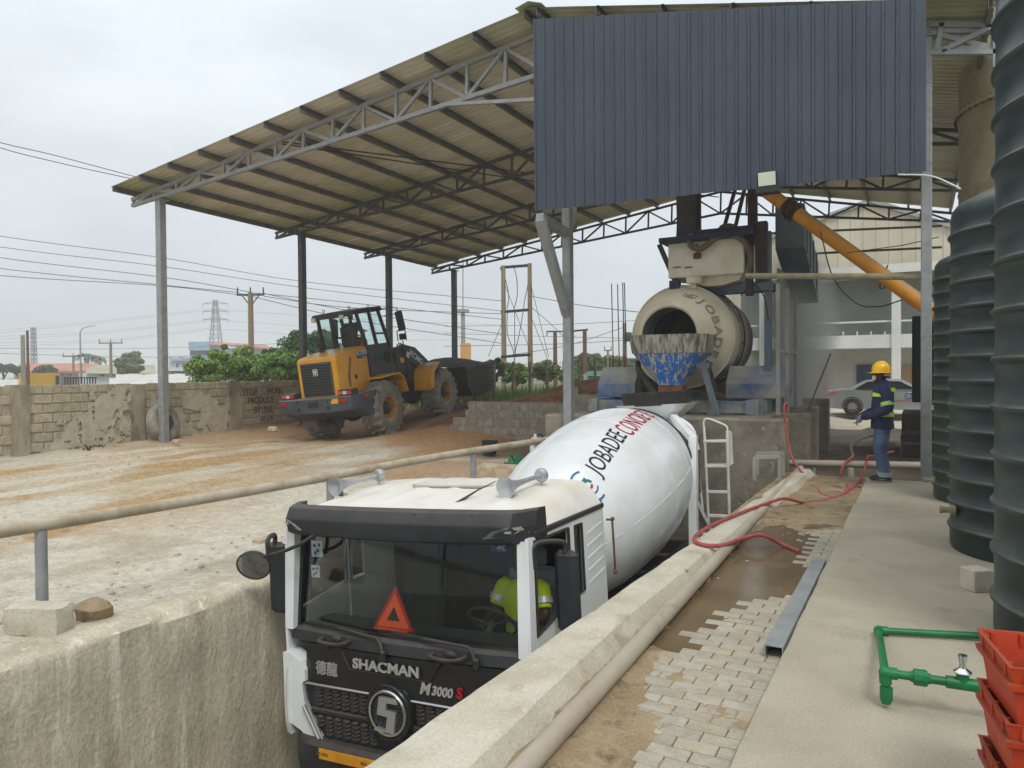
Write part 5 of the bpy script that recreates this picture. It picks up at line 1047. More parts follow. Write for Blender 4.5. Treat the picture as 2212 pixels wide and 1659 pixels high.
# batch box above the drum
BY = 15.3; A = aY(1443, 527, BY); B = aY(1608, 590, BY); bx0, bx1, bz0, bz1 = A.x, B.x, B.z, A.z
mb = MB(); mb.box(((bx0 + bx1) / 2, BY + .55, (bz0 + bz1) / 2), (bx1 - bx0, 1.1, bz1 - bz0), None, .02); bb = pp(mb, 'batch_box', 'cream_box', sm=0)
mb = MB(); mb.box(((bx0 + bx1) / 2 + .02, BY + .55, bz1 + .06), (bx1 - bx0 + .34, 1.45, .10), None, .01); mb.box(((bx0 + bx1) / 2 + .25, BY + .6, bz1 + .16), (bx1 - bx0 - .1, 1.2, .14)); pp(mb, 'top_tray', 'navy', sm=0)
mb = MB(); cxb = (bx0 + bx1) / 2 + .12
mb.loft([[V(cxb - a, BY + .2 - 0 * a, z), V(cxb + a, BY + .2, z), V(cxb + a, BY + .9, z), V(cxb - a, BY + .9, z)] for z, a in ((bz0 + .02, .60), (bz0 - .10, .52), (3.45, .16))]); pp(mb, 'weigh_cone', 'cream_box', sm=0)
pp(MB().lathe([(.16, 0), (.17, .03), (.17, .12), (.14, .13)], (cxb - .35, BY + .02, bz0 - .14), (0, 0, 1), 18), 'vibrator', 'cream_box')
pp(MB().box((cxb - .28, BY - .03, bz0 + .42), (.16, .07, .12), None, .02), 'junction_box', 'rust', bb); pp(MB().tube([(cxb - .28, BY - .03, bz0 + .45), (cxb - .28, BY - .03, bz1 - .06)], .012, 6), 'conduit', 'rust', bb)
for x0, z0 in ((bx0 + .18, bz0 + .22), (bx0 + .42, bz0 + .20)): pp(MB().prism([(-.09, 0), (.0, .02), (.1, .01), (.09, -.02), (.02, -.015), (-.05, -.02)], (x0, BY - .012, z0), (1, 0, 0), (0, 0, 1), (0, .02, 0)), 'torn_hole', 'drum_dark', bb, 0)
for p, q, mt, wd in (((bx0 - .22, BY + .1, bz1 + .02), (bx0 + .12, BY + .1, bz0 - .05), 'plant_dark', .09), ((bx0 + .12, BY + .1, bz0 - .05), (bx0 + .12, BY + .1, 3.42), 'navy', .2), ((bx1 + .06, BY + .2, bz1), (bx1 + .06, BY + .2, 3.2), 'plant_dark', .14), ((bx1 + .42, BY + .2, bz1 + .1), (bx1 + .42, BY + .2, .9), 'dusty_bluegrey', .13), ((bx1 + .30, BY + .2, bz1 + .3), (bx1 + .30, BY + .2, bz0 - .2), 'plant_dark', .22), ((cxb - .2, BY + .8, 3.38), (bx1 + .5, BY + .1, 3.36), 'dusty_bluegrey', .16), ((bx0 + .1, BY + .9, 3.4), (bx1 + .5, BY + .9, 3.4), 'navy', .16), ((bx0 + .5, BY + .15, bz0), (bx0 + .5, BY + .15, 3.4), 'cream_box', .12), ((bx0 + .2, 17.6, 3.4), (bx0 + .2, 17.6, .85), 'dusty_bluegrey', .14), ((bx1 + .42, 17.6, 3.4), (bx1 + .42, 17.6, .85), 'dusty_bluegrey', .14), ((bx0 + .2, BY + 1.3, 3.4), (bx0 + .2, BY + 1.3, bz1), 'plant_dark', .12)): pp(MB().bar(p, q, wd, wd), 'plant_post', mt, sm=0)
for p, q, wd in (((bx1 - .0, BY + .6, bz1 + .2), (bx1 + .0, BY + .6, 8.0), .09), ((bx1 + .1, BY + .6, bz1 + .2), (bx1 + .1, BY + .6, 8.0), .09), ((cxb + .0, BY + .9, bz1 + .2), (bx1 - .05, BY + .9, 6.6), .07), ((cxb + .25, BY + .9, bz1 + .2), (bx1 + .02, BY + .9, 6.3), .07), ((cxb - .42, BY + .6, bz1 + .1), (cxb - .42, BY + .6, 6.9), .11)): pp(MB().bar(p, q, wd, wd), 'tower_bar', 'maroon', sm=0)
mb = MB(); q1 = aY(1482, 425, BY + .5); mb.loft([[V(cxb - .62 + dx - a, BY + .5 - .2, z), V(cxb - .62 + dx + a, BY + .3, z), V(cxb - .62 + dx + a, BY + .7, z), V(cxb - .62 + dx - a, BY + .7, z)] for z, a, dx in ((bz1 + .08, .20, 0), (bz1 + .5, .19, .01), (6.6, .19, -.03))]); pp(mb, 'feed_chute', 'plant_dark', sm=0)
pp(MB().tube(bez([aY(1492, 505, BY - .05), aY(1492, 530, BY - .1), aY(1515, 537, BY - .1), aY(1545, 515, BY - .1), aY(1580, 507, BY - .1), aY(1610, 525, BY - .05), aY(1622, 560, BY), aY(1612, 598, BY)], 6), .06, 10), 'air_hose', 'hose_grey')
pp(MB().tube(bez([aY(1555, 500, BY + .5), aY(1560, 490, BY + .5), aY(1580, 488, BY + .5), aY(1600, 500, BY + .5)], 6), .05, 8), 'air_hose', 'hose_grey')
pp(MB().tube(bez([aY(1600, 640, BY - .3), aY(1625, 615, BY - .3), aY(1650, 640, BY - .3), aY(1660, 690, BY - .2)], 6), .012, 6), 'cable', 'cable')
# sloping side conveyor casing and dusty panels to the right
mb = MB(); mb.loft([[V(-2.62, y, z), V(-2.05, y, z), V(-2.05, y, z - .9), V(-2.62, y, z - .9)] for y, z in ((16.2, 5.1), (17.6, 4.55), (18.6, 4.15))]); cvy = pp(mb, 'conveyor_casing', 'dusty_bluegrey', sm=0)
for k in range(4): pp(MB().bar((-2.04, 16.5 + k * .55, 4.98 - k * .22), (-2.04, 16.5 + k * .55, 4.1 - k * .22), .03, .05), 'casing_rib', 'dusty_bluegrey', cvy, 0)
for k in range(4):
    x = -2.62; pp(MB().box((x + .0, 17.0 + k * .95, 2.35), (.05, .93, 3.0)), 'side_panel', 'dusty_grey', sm=0)
for k, y in enumerate((14.5, 15.6, 16.7)): pp(MB().bar((-2.3, y, .85), (-2.3, y, 3.3), .07, .07), 'plant_post', 'dusty_grey', sm=0)
pp(MB().bar((-2.3, 14.5, 2.05), (-2.3, 16.7, 2.05), .06, .06), 'plant_post', 'dusty_grey', sm=0); pp(MB().bar((-1.85, 15.0, .9), (-1.5, 15.6, 2.0), .02, .02), 'plant_post', 'plant_dark', sm=0)
# concrete partitions right of the foundation
for k, (x0, x1, y, zt) in enumerate(((-2.45, -1.80, 14.9, .86), (-2.45, -1.84, 16.6, .92), (-2.45, -1.86, 19.0, 1.0))):
    MB().box(((x0 + x1) / 2, y, (zt - .45) / 2), (x1 - x0, .28, zt + .45), None, .015).thing('concrete_partition', 'concrete_dark', ['low stained concrete partition next to the foundation', 'middle stained concrete partition behind the lower one', 'farthest and widest stained concrete partition'][k], 'partition', 'concrete partitions beside the plant')
# screw conveyor from silo to batch box
p0 = aY(2030, 684, 14.3); p1 = aY(1648, 408, 15.2)
SCV = thing('screw_conveyor', 'long yellow screw conveyor tube slanting up into the mixing plant', 'conveyor', (p0.x, p0.y, p0.z - .2))
d = (p1 - p0); pp_ = lambda t: p0 + d * t
MB().tube([p0, p1], .128, 24).build('casing_tube', 'screw_yellow', SCV, w=True)
for t in (.80, .83):
    s_ = d.normalized(); MB().lathe([(.126, -.02), (.18, -.02), (.18, .02), (.126, .02)], pp_(t), s_, 24).build('flange', 'screw_clamp', SCV, w=True)
mb = MB(); mb.lathe([(.128, -.16), (.145, -.15), (.145, .15), (.128, .16)], pp_(.815), d, 24, cap=False); mb.build('clamp', 'screw_clamp', SCV, w=True)
s_, _, u_ = frame(d)
for t in (.815, .79): MB().box(pp_(t) - u_ * .17, (.06, .12, .07)).build('clamp_lug', 'screw_clamp', SCV, w=True)
wr = MB(); wr.tube(bez([pp_(.22) + s_ * -.02 + u_ * .17, pp_(.26) - u_ * .2, pp_(.3) + u_ * .19], 5), .012, 6); wr.build('wire_tie', 'cable', SCV, w=True)
MB().tube(bez([aY(1772, 500, 14.2), aY(1800, 600, 14.2), aY(1850, 655, 14.2), aY(1900, 662, 14.2), aY(1948, 648, 14.1)], 6), .012, 6).thing('loose_cable', 'cable', 'black cable sagging beneath the yellow conveyor', 'cable')
MB().tube([aY(1830, 546, 14.2), aY(1950, 530, 13.9), aY(2028, 512, 13.8)], .008, 6).thing('stay_wire', 'cable', 'thin stay wire running to the yellow conveyor', 'wire')
pr = MB(); pr.tube([aY(1612, 596, 14.3), aY(1800, 597, 13.7), aY(2002, 598, 13.2)], .055, 10)
PR = pr.thing('service_pipe', 'pipe_cream', 'cream horizontal service pipe between mixing plant and shed column', 'pipe')
# floodlight under the cladding
fl = thing('floodlight', 'square floodlight with pale panel hung below the grey blue cladding', 'floodlight', aY(1658, 408, 11.7))
R0 = Matrix.Rotation(.22, 3, 'X')
MB().box((0, -.02, .13), (.30, .07, .25), R0, .015).build('housing', 'black_plastic', fl); MB().box((0, -.062, .135), (.25, .012, .195), R0, .005).build('light_panel', 'lamp_panel', fl); MB().box((0, .05, -.02), (.34, .18, .09), None, .01).build('bracket', 'black_plastic', fl)
# starter bars standing in the masonry wall end
for k, (u, vt, vb, Y) in enumerate(((1321, 613, 880, 17.2), (1334, 614, 882, 17.2), (1345, 610, 882, 17.2), (1349, 611, 880, 17.3))):
    b_ = aY(u + 5, vb, Y); t_ = aY(u, vt, Y); MB().tube([(b_.x, Y, .3), ((b_.x + t_.x) / 2 + .01, Y, 2.0), (t_.x, Y, t_.z)], .013, 6).thing('starter_bar', 'rust', ['rusty steel starter bar standing apart, nearest the braced column', 'rusty steel starter bar between the lone one and the close pair', 'taller bar of the close pair of starter bars', 'shorter bar of the close pair of starter bars'][k], 'steel bar', 'starter bars by the masonry wall')
mb = MB(); q = aY(1340, 880, 17.0); mb.box((q.x + .25, 17.1, .42), (1.3, .5, .95), None, .02); mb.thing('concrete_stub', 'concrete', 'short concrete stub with steel bars beside the masonry wall', 'concrete block')
# reddish sand heap behind the masonry wall
def sand(x, y):
    r = np.interp(x, [-12.6, -11.5, -9.5, -7, -5.5, -3.5], [.3, .75, 1.2, 1.75, 2.0, 1.7]); k = max(0, 1 - ((y - 20.3) / 2.9) ** 2); return -.1 + (r + .1) * (k ** .6) + (float(fbm(x * 1.5, y * 1.5, 5)) - .5) * .2
mb = MB(); mb.grid(list(np.arange(-12.8, -3.4, .1)), list(np.arange(17.55, 23.2, .1)), sand); mb.thing('sand_heap', 'red_earth', 'long heap of reddish brown sand behind the masonry wall', 'sand heap', smooth=60)
# ------------------------------------------------------------------ pipes, hoses, tanks and small things round the pit
mat('tank_green', C(34, 54, 51), C(24, 40, 40), .4, sc=1.1, spec=.35, dust=(C(118, 122, 112), .8), col3=C(52, 68, 62), sc3=2.6, st3=(1, 1, .3), thr3=(.62, .74), bump=.05, bsc=12, grain=.1, gsc=18)
mat('tank_lid', C(30, 34, 40), C(40, 42, 46), .6, sc=3, dust=(C(90, 90, 88), .7)); mat('silo_beige', C(172, 165, 138), C(152, 144, 118), .7, sc=1.4, bump=.1, bsc=20, col3=C(110, 98, 74), sc3=1.2, thr3=(.58, .74))
mat('hose_red', C(172, 86, 82), C(150, 62, 60), .6, sc=8, thr=(.3, .7), col3=C(190, 120, 108), sc3=3, thr3=(.55, .7)); mat('pipe_green', C(16, 116, 64), C(14, 100, 54), .4, sc=4, col3=C(110, 160, 122), sc3=5, thr3=(.64, .74))
mat('crate_orange', C(186, 62, 24), C(164, 48, 20), .55, sc=3, col3=C(124, 66, 40), sc3=2.4, thr3=(.52, .7), rnd=.08, dust=(C(128, 82, 56), .8)); mat('pipe_rail', C(178, 168, 148), C(154, 140, 116), .65, sc=3.5, col3=C(120, 92, 62), sc3=3, thr3=(.68, .78))
mat('tarp_green', C(24, 108, 70), C(18, 86, 56), .6, sc=5); mat('bucket_black', C(40, 42, 48), None, .55); mat('weed', C(74, 92, 50), C(96, 108, 62), .8, sc=9); mat('chair_grey', C(86, 84, 78), C(70, 68, 62), .8, sc=3); mat('container_green', C(46, 60, 50), C(38, 50, 42), .7, sc=1.5, dust=(C(110, 108, 92), .7)); mat('brown_panel', C(78, 66, 52), C(64, 54, 44), .85, sc=2)
# guard rail on the yard side
def rail_p(y, z=.5): return V(-6.17 + .044 * (y - 3.06), y, z)
def solve_y(u, z=.5):
    lo, hi = 1.0, 16.0
    for _ in range(50):
        m_ = (lo + hi) / 2; q = rail_p(m_, z) - CAMO; uu = CX_ + F_ * q.dot(_r) / q.dot(_f)
        lo, hi = (m_, hi) if uu < u else (lo, m_)
    return lo
GRL = thing('guard_rail', 'long pale pipe guard rail on steel posts beside the pit', 'guard rail', (-6.0, 8, -.3))
MB().tube([rail_p(y, .50 + .012 * math.sin(y * .9)) for y in np.linspace(-2, 13.6, 20)], .052, 14).build('top_pipe', 'pipe_rail', GRL, w=True)
for y in (solve_y(88), solve_y(713), solve_y(1022), solve_y(1160), -.8):
    g0 = float(ground_z(np.array(-6.1), np.array(y))); p = rail_p(y); MB().tube([(p.x, y, g0 - .1), (p.x, y, .46)], .045, 12).build('post', 'galv', GRL, w=True); MB().box((p.x, y, .455), (.07, .05, .03)).build('weld_saddle', 'rust', GRL, w=True)
def rock(c, d, name, label, cat, mt='stone', group=None, seed=0, n=7, rough=.16):
    rr = random.Random(seed); mb = MB(); rings = []; c = V(c)
    for i in range(1, n):
        t = PI * i / n; ring = []
        for j in range(10):
            a = 2 * PI * j / 10; k = 1 + rr.uniform(-rough, rough); pw = lambda v: math.copysign(abs(v) ** .6, v)
            ring.append(c + V(pw(math.sin(t) * math.cos(a)) * d[0] / 2 * k, pw(math.sin(t) * math.sin(a)) * d[1] / 2 * k, d[2] / 2 - pw(math.cos(t)) * d[2] / 2 * (1 if i < n - 1 else k)))
        rings.append(ring)
    mb.loft(rings); return mb.thing(name, mt, label, cat, group, smooth=30)
# rough block that holds the first post, other blocks and stones
def rough_block(c, d, rz, name, label, mt, seed):
    rr = random.Random(seed); bm = bmesh.new(); bmesh.ops.create_cube(bm, size=1); bmesh.ops.subdivide_edges(bm, edges=bm.edges[:], cuts=4, use_grid_fill=True); M_ = Matrix.Rotation(rz, 3, 'Z'); mb = MB(); bm.verts.index_update()
    for v in bm.verts:
        p = V(v.co.x * d[0], v.co.y * d[1], (v.co.z + .5) * d[2]); e = sum(abs(abs(k) - .5) < .01 for k in v.co)
        if e >= 2: p *= .965 if e == 2 else .93; p += V(rr.uniform(-1, 1), rr.uniform(-1, 1), rr.uniform(-1, 1)) * .02 * max(d)
        else: p += V(rr.uniform(-1, 1), rr.uniform(-1, 1), rr.uniform(-1, 1)) * .006
        mb.v.append(tuple(V(c) + M_ @ p))
    mb.f = [tuple(v.index for v in f.verts) for f in bm.faces]; mb.m = [0] * len(mb.f); bm.free(); return mb.thing(name, mt, label, 'concrete block', smooth=40)
q = at(65, 1375, 'z', -.3); rough_block((q.x - .06, q.y + .10, -.305), (.46, .21, .22), .42, 'concrete_block', 'chipped concrete block at the foot of the rail post nearest the round mirror', 'concrete_pale', 1)
rough_block((at(1090, 1030, 'z', -.28).x, at(1090, 1030, 'z', -.28).y, -.29), (.95, .4, .24), .15, 'stone_slab', 'long pale rough stone slab lying by the guard rail', 'stone', 2)
RS = random.Random(5)
for k, (u, v, s_, lab) in enumerate(((560, 1175, .16, 'flat tan stone lying on the edge of the yard side pit wall'), (1248, 1630, .085, 'small yellowish stone beside the pipe on the paved path'), (380, 957, .22, 'pale stone at the foot of the column by the old tyre'), (590, 932, .30, 'pale stone at the foot of the block wall pillar'), (200, 1335, .3, 'crumbled brown lump beside the chipped block'), (1180, 1040, .3, 'brown rubble lump under the green tarp'))):
    z = float(ground_z(np.array(at(u, v, 'z', -.28).x), np.array(at(u, v, 'z', -.28).y))) if u != 1248 else -.085
    if u == 560: z = -.31
    p = at(u, v, 'z', z); rock((p.x, p.y, z - .02), (s_, s_ * .7, s_ * .55), 'stone', lab, 'stone', seed=k + 20, mt='stone' if u not in (200, 1180) else 'mud')
pb = MB(); rr = random.Random(3)
for k in range(380):
    x = rr.uniform(-17.5, -6.0); y = rr.uniform(1.5, 17) if k % 3 else rr.uniform(2, 8); x = x if k % 3 else rr.uniform(-7.2, -5.95)
    s_ = rr.uniform(.008, .02) * (1.8 if rr.random() < .1 else 1); z = float(ground_z(np.array(x), np.array(y)))
    pb.ball((x, y, z + s_ * .2), s_, 6, 4, sc=(rr.uniform(.7, 1.4), rr.uniform(.7, 1.4), rr.uniform(.5, .9)))
o = pb.build('loose_pebbles', 'stone', smooth=0); o['kind'] = 'stuff'; o['label'] = 'loose pebbles scattered over the dirt yard'; o['category'] = 'pebbles'
pb = MB()
for k in range(120):
    x = rr.uniform(-2.0, -.75) if k % 2 else rr.uniform(-.65, .8); y = rr.uniform(2.2, 11.5); z = .022 if x < -1.7 else (-.066 if x < -.72 else .0); s_ = rr.uniform(.004, .013)
    pb.ball((x, y, z + s_ * .1), s_, 6, 4, sc=(rr.uniform(.8, 2.2), rr.uniform(.8, 1.8), .6))
o = pb.build('grit', 'stone', smooth=0); o['kind'] = 'stuff'; o['label'] = 'grit and crumbs on the slab and the path'; o['category'] = 'grit'
# old tyre against the wall column, weeds
tq = at(350, 950, 'x', -18.25); mb = MB(); mb.lathe([(.26, -.12), (.34, -.15), (.46, -.15), (.52, -.11), (.54, 0), (.52, .11), (.46, .15), (.34, .15), (.26, .12), (.25, 0)], (-18.32, 13.28, .36), (1, .25, .28), 30, cap=False); mb.lathe([(.25, 0), (.26, .12)], (-18.32, 13.28, .36), (1, .25, .28), 30, cap=False)
mb.thing('old_tyre', 'loader_tyre', 'old dusty tyre leaning on the block wall behind the shed column', 'tyre')
def tuft(c, n, h, name, label, seed, spread=.25):
    rr = random.Random(seed); mb = MB(); c = V(c)
    for i in range(n):
        a = rr.uniform(0, 2 * PI); l = h * rr.uniform(.5, 1.1); b = c + V(rr.uniform(-1, 1), rr.uniform(-1, 1), 0) * spread * .5; d = V(math.cos(a), math.sin(a), 0); s_ = V(-d.y, d.x, 0) * rr.uniform(.012, .03)
        m1 = b + d * l * .25 + V(0, 0, l * .6); e = b + d * l * .6 + V(0, 0, l * rr.uniform(.5, 1)); mb.add([b - s_ * .4, b + s_ * .4, m1 + s_, e, m1 - s_], [(0, 1, 2, 4), (4, 2, 3)])
    return mb.thing(name, 'weed', label, 'weed', smooth=0, fix=False)
wq = at(196, 975, 'x', -18.55); tuft((-18.5, wq.y, wq.z - .1), 160, .34, 'weed_tuft', 'green weed tuft at the foot of the block wall', 4, .7)
# things by the masonry wall
q = at(1058, 980, 'z', -.25); mb = MB(); mb.lathe([(.15, 0), (.19, .30), (.205, .30), (.205, .33), (.19, .33), (.14, .02)], (q.x, q.y, -.27), (0, 0, 1), 20, cap=False); mb.lathe([(.15, .0), (.003, .001)], (q.x, q.y, -.27), (0, 0, 1), 20, cap=False); mb.thing('plastic_bucket', 'bucket_black', 'dark plastic bucket standing in front of the masonry wall', 'bucket')
q = at(1157, 1000, 'z', -.25); FLT = thing('filter_canister', 'pale ribbed filter canister standing by the guard rail', 'canister', (q.x, q.y, -.27))
MB().lathe([(.12, 0), (.125, .02), (.12, .40), (.135, .42), (.135, .47), (.10, .49), (.09, .56), (.04, .57), (.035, .64), (.003, .64)], (0, 0, 0), (0, 0, 1), 20).build('body', 'cream_box', FLT); MB().tube(bez([(.03, 0, .6), (.12, 0, .64), (.2, .05, .5), (.26, .1, .3)], 5), .015, 6).build('hose_stub', 'cable', FLT)
q = at(1120, 1018, 'z', -.27); mb = MB(); gr_ = []
for j in range(14): gr_.append([V(q.x + (i / 17 - .5) * .75, q.y + (j / 13 - .5) * .6, -.30 + .34 * max(0, 1 - ((i / 8.5 - 1) ** 2 + (j / 6.5 - 1) ** 2) * .9) * (.5 + float(fbm(i * .55, j * .55, 3))) + .05 * math.sin(i * 1.7 + j * .9)) for i in range(18)])
mb.loft(gr_, cap=False, closed=False); mb.thing('green_tarp', 'tarp_green', 'crumpled green tarp heaped behind the stone slab', 'tarp', smooth=25, fix=False)
# long drain pipe on the path, cross pipe
MB().tube([(-1.49 - .0275 * (y - 2.77), y, -.012) for y in (-1, 2.7, 6, 9, 13.6)], .052, 18).thing('drain_pipe', 'pvc_grey', 'long grey plastic pipe lying along the pit wall top', 'pipe')
XP = thing('cross_pipe', 'thick grey pipe held up on short posts across the muddy ground', 'pipe', (-.9, 14, -.25))
ca_, cb_ = aY(1700, 1000, 14.0), aY(2006, 1006, 14.0); MB().tube([ca_, cb_], .062, 16).build('pipe', 'pvc_grey', XP, w=True)
for x in (-1.72, -1.62, -.55): MB().tube([(x, 14.0, -.35), (x, 14.0, ca_.z)], .03, 10).build('support', 'dusty_grey', XP, w=True)
q = aY(1838, 1025, 13.8); MB().lathe([(.05, -.3), (.06, -.05), (.05, .0), (.003, .0)], (q.x, 13.75, .02), (0, 0, 1), 12).thing('pipe_stub', 'pvc_grey', 'short upright pipe stub in the mud under the red hose', 'pipe')
# hoses
def gp(u, v, z): return at(u, v, 'z', z)
zp = -.055
H1 = [gp(1728, 1192, zp), gp(1690, 1176, zp + .01), gp(1645, 1156, .06), gp(1605, 1163, .035), gp(1560, 1178, .05), gp(1515, 1176, .05), gp(1500, 1162, .05), gp(1535, 1136, .05), gp(1600, 1108, .05), gp(1655, 1088, .05), gp(1695, 1077, .06), gp(1740, 1086, zp), gp(1790, 1079, zp), gp(1822, 1067, zp), gp(1846, 1050, zp), gp(1862, 1030, -.02), aY(1871, 1000, 13.93), aY(1873, 990, 14.0), aY(1875, 985, 14.1), aY(1890, 985, 15), aY(1930, 975, 16)]
MB().tube(bez(H1, 8), .020, 10).thing('red_hose', 'hose_red', 'faded red hose with its open end lying on the wet path', 'hose')
H2 = [V(-1.95, 13.1, .98), V(-1.93, 13.05, 1.12), aY(1694, 880, 13.0), aY(1698, 930, 13.0), aY(1708, 980, 12.9), aY(1730, 1018, 12.7), gp(1760, 1038, -.1), gp(1795, 1046, -.08), gp(1830, 1047, -.06), gp(1858, 1052, -.05)]
MB().tube(bez(H2, 8), .020, 10).thing('red_hose', 'hose_red', 'faded red hose hanging over the foundation edge and down to the mud', 'hose')
H3 = [aY(1842, 984, 14.1), aY(1838, 990, 13.95), aY(1826, 1000, 13.85), aY(1816, 1020, 13.4), gp(1820, 1040, -.12), gp(1832, 1052, -.03), gp(1824, 1064, -.06), gp(1808, 1075, -.06), gp(1785, 1072, -.06), gp(1768, 1062, -.07), gp(1776, 1048, -.08), gp(1800, 1042, -.09)]
MB().tube(bez(H3, 8), .020, 10).thing('red_hose', 'hose_red', 'faded red hose coiled in a loop below the cross pipe', 'hose')
MB().tube(bez([aY(1842, 985, 14.2), aY(1838, 965, 15), aY(1850, 952, 16), aY(1880, 942, 17), aY(1905, 940, 17.5)], 6), .03, 8).thing('mud_hose', 'hose_grey', 'mud coloured hose snaking over the ground behind the cross pipe', 'hose')
# little steel trestle on the pit wall end
TRS = thing('steel_trestle', 'small steel trestle standing at the end of the pit wall', 'trestle', aY(1655, 1050, 12.1))
c_ = [aY(1630, 1048, 11.75), aY(1684, 1046, 12.0), aY(1636, 1040, 12.35), aY(1692, 1038, 12.5)]; tz = aY(1632, 988, 11.75).z
for p in c_: MB().bar((p.x, p.y, .0), (p.x, p.y, tz), .05, .05).build('leg', 'dusty_grey', TRS, w=True, smooth=0)
for a, b_ in ((0, 1), (2, 3)): MB().bar((c_[a].x, c_[a].y, tz), (c_[b_].x, c_[b_].y, tz), .05, .05).build('rail', 'dusty_grey', TRS, w=True, smooth=0)
# square tube at the slab edge
mb = MB(); y0, y1 = 4.70, 7.1; x0, zt, wd, hh, th = -.775, .012, .108, .092, .006
for (dx, dz, sx_, sz) in ((0, hh / 2 - th / 2, wd, th), (0, -hh / 2 + th / 2, wd, th), (-wd / 2 + th / 2, 0, th, hh - 2 * th), (wd / 2 - th / 2, 0, th, hh - 2 * th)): mb.box((x0 + dx, (y0 + y1) / 2, zt - hh / 2 + dz), (sx_, y1 - y0, sz))
mb.thing('square_tube', 'galv', 'open ended galvanised square tube lying along the slab edge', 'steel tube', smooth=0)
# water tanks
def tank(c, r, h, label, ribs, lid=True):
    t = thing('water_tank', label, 'water tank', (c[0], c[1], 0), (0, 0, U(0, 6)), 'dark green water tanks on the slab'); prof = [(r * .985, 0), (r, .04)]
    n = ribs; step = (h - .25) / n
    for k in range(n): z = .10 + step * (k + .5); prof += [(r, z - .032), (r + .008, z - .022), (r + .021, z - .009), (r + .021, z + .009), (r + .008, z + .022), (r, z + .032), (r - .005, z + step * .5)]
    prof += [(r, h - .12), (r * .985, h - .03), (r * .93, h + .03), (r * .6, h + .16), (r * .42, h + .20)]
    MB().lathe(prof, (0, 0, 0), (0, 0, 1), 72).build('shell', 'tank_green', t, smooth=40)
    MB().lathe([(r * .42, h + .19), (r * .42, h + .30), (r * .38, h + .34), (.003, h + .36)], (0, 0, 0), (0, 0, 1), 40).build('lid', 'tank_lid', t)
    return t
t1 = tank((1.27, 5.60), .85, 4.45, 'tallest dark green ribbed water tank beside the orange crates', 14)
t2 = tank((1.06, 8.25), .80, 3.20, 'dark green ribbed water tank with the concrete cube at its foot', 13)
t3 = tank((.97, 11.25), .80, 3.07, 'dark green ribbed water tank next to the shed column', 16)
def spout(t, wp, d):
    mb = MB(); mb.lathe([(.05, -.02), (.05, .02), (.028, .03), (.028, .08), (.036, .085), (.036, .11), (.003, .11)], wp, d, 14); mb.build('outlet', 'pipe_cream', t, w=True)
spout(t2, V(.28, 7.98, .38), (-1, -.1, 0)); spout(t3, V(.17, 11.1, .24), (-1, 0, 0))
# cement silo behind the tanks
SI = thing('cement_silo', 'beige bolted cement silo rising behind the dark green tanks', 'silo', (2.12, 15.6, 0))
pr_ = []
for k in range(7): z = 3.0 + k * 1.25; pr_ += [(1.5, z), (1.5, z + .5), (1.515, z + .55), (1.5, z + .6), (1.5, z + 1.2)]
MB().lathe(pr_[:20] + [(1.5, 7.95), (.003, 7.96)], (0, 0, 0), (0, 0, 1), 56).build('shell', 'silo_beige', SI)
MB().lathe([(1.1, 7.9), (1.1, 9.2), (.9, 9.6), (.003, 9.7)], (0, 0, 0), (0, 0, 1), 40).build('filter_housing', 'paint_white_dusty', SI)
for z in (6.15, 7.9):
    MB().lathe([(1.5, z - .03), (1.58, z - .03), (1.58, z + .03), (1.5, z + .03)], (0, 0, 0), (0, 0, 1), 56, cap=False).build('flange', 'silo_beige', SI)
    bm_ = MB().tube([(0, 0, -.06), (0, 0, .07)], .018, 6).mesh('bolt', 'rust', 40.)
    for k in range(64): a = 2 * PI * k / 64; inst(bm_, 'bolt', SI, (1.55 * math.cos(a), 1.55 * math.sin(a), z))
MB().lathe([(.25, .6), (1.5, 3.0)], (0, 0, 0), (0, 0, 1), 40, cap=False).build('cone', 'silo_beige', SI)
for k in range(4): a = PI / 4 + k * PI / 2; MB().bar((1.45 * math.cos(a), 1.45 * math.sin(a), -.3), (1.45 * math.cos(a), 1.45 * math.sin(a), 4.2), .15, .15).build('leg', 'galv_dark', SI)
# concrete cube, plumbing, crates
q = at(2110, 1282, 'z', 0); MB().box((q.x + .005, q.y + .115, .083), (.158, .158, .166), Matrix.Rotation(.62, 3, 'Z'), .006).thing('concrete_cube', 'concrete_pale', 'pale concrete test cube on the slab at the foot of a tank', 'concrete cube')
GP = thing('green_plumbing', 'green plastic water pipes with chrome valve fixed on the slab', 'pipework', (-.1, 4.6, 0))
r_ = .021; e1 = at(1898, 1362, 'z', .03); e2 = V(at(1912, 1500, 'y', 4.12).x, 4.12, at(1909, 1452, 'y', 4.12).z); ft = V(e2.x + .005, 4.12, .035); r1 = at(2130, 1374, 'z', .03); r2 = V(.62, 4.20, e2.z - .012)
for a, b_ in ((e1, r1), (e1, e2), (e2, ft), (e2, r2)): MB().tube([a, b_], r_, 14).build('pipe', 'pipe_green', GP, w=True)
for p, d1, d2 in ((e1, r1 - e1, e2 - e1), (e2, ft - e2, r2 - e2)):
    mb = MB(); mb.ball(p, .031, 12, 8)
    for d in (d1, d2): mb.tube([p, p + d.normalized() * .055], .029, 14)
    mb.build('elbow', 'pipe_green', GP, w=True)
MB().lathe([(.003, -.045), (.022, -.04), (.030, -.02), (.030, .04), (.021, .042)], ft + V(0, 0, .03), (0, 0, 1), 16).build('end_cap', 'pipe_green', GP, w=True)
dx = (r2 - e2).normalized()
def onr(t): return e2 + dx * t
MB().lathe([(.025, -.045), (.027, -.03), (.038, -.03), (.040, -.02), (.040, .02), (.038, .03), (.027, .03), (.025, .045)], onr(.155), dx, 10).build('union', 'pipe_green', GP, w=True, smooth=20)
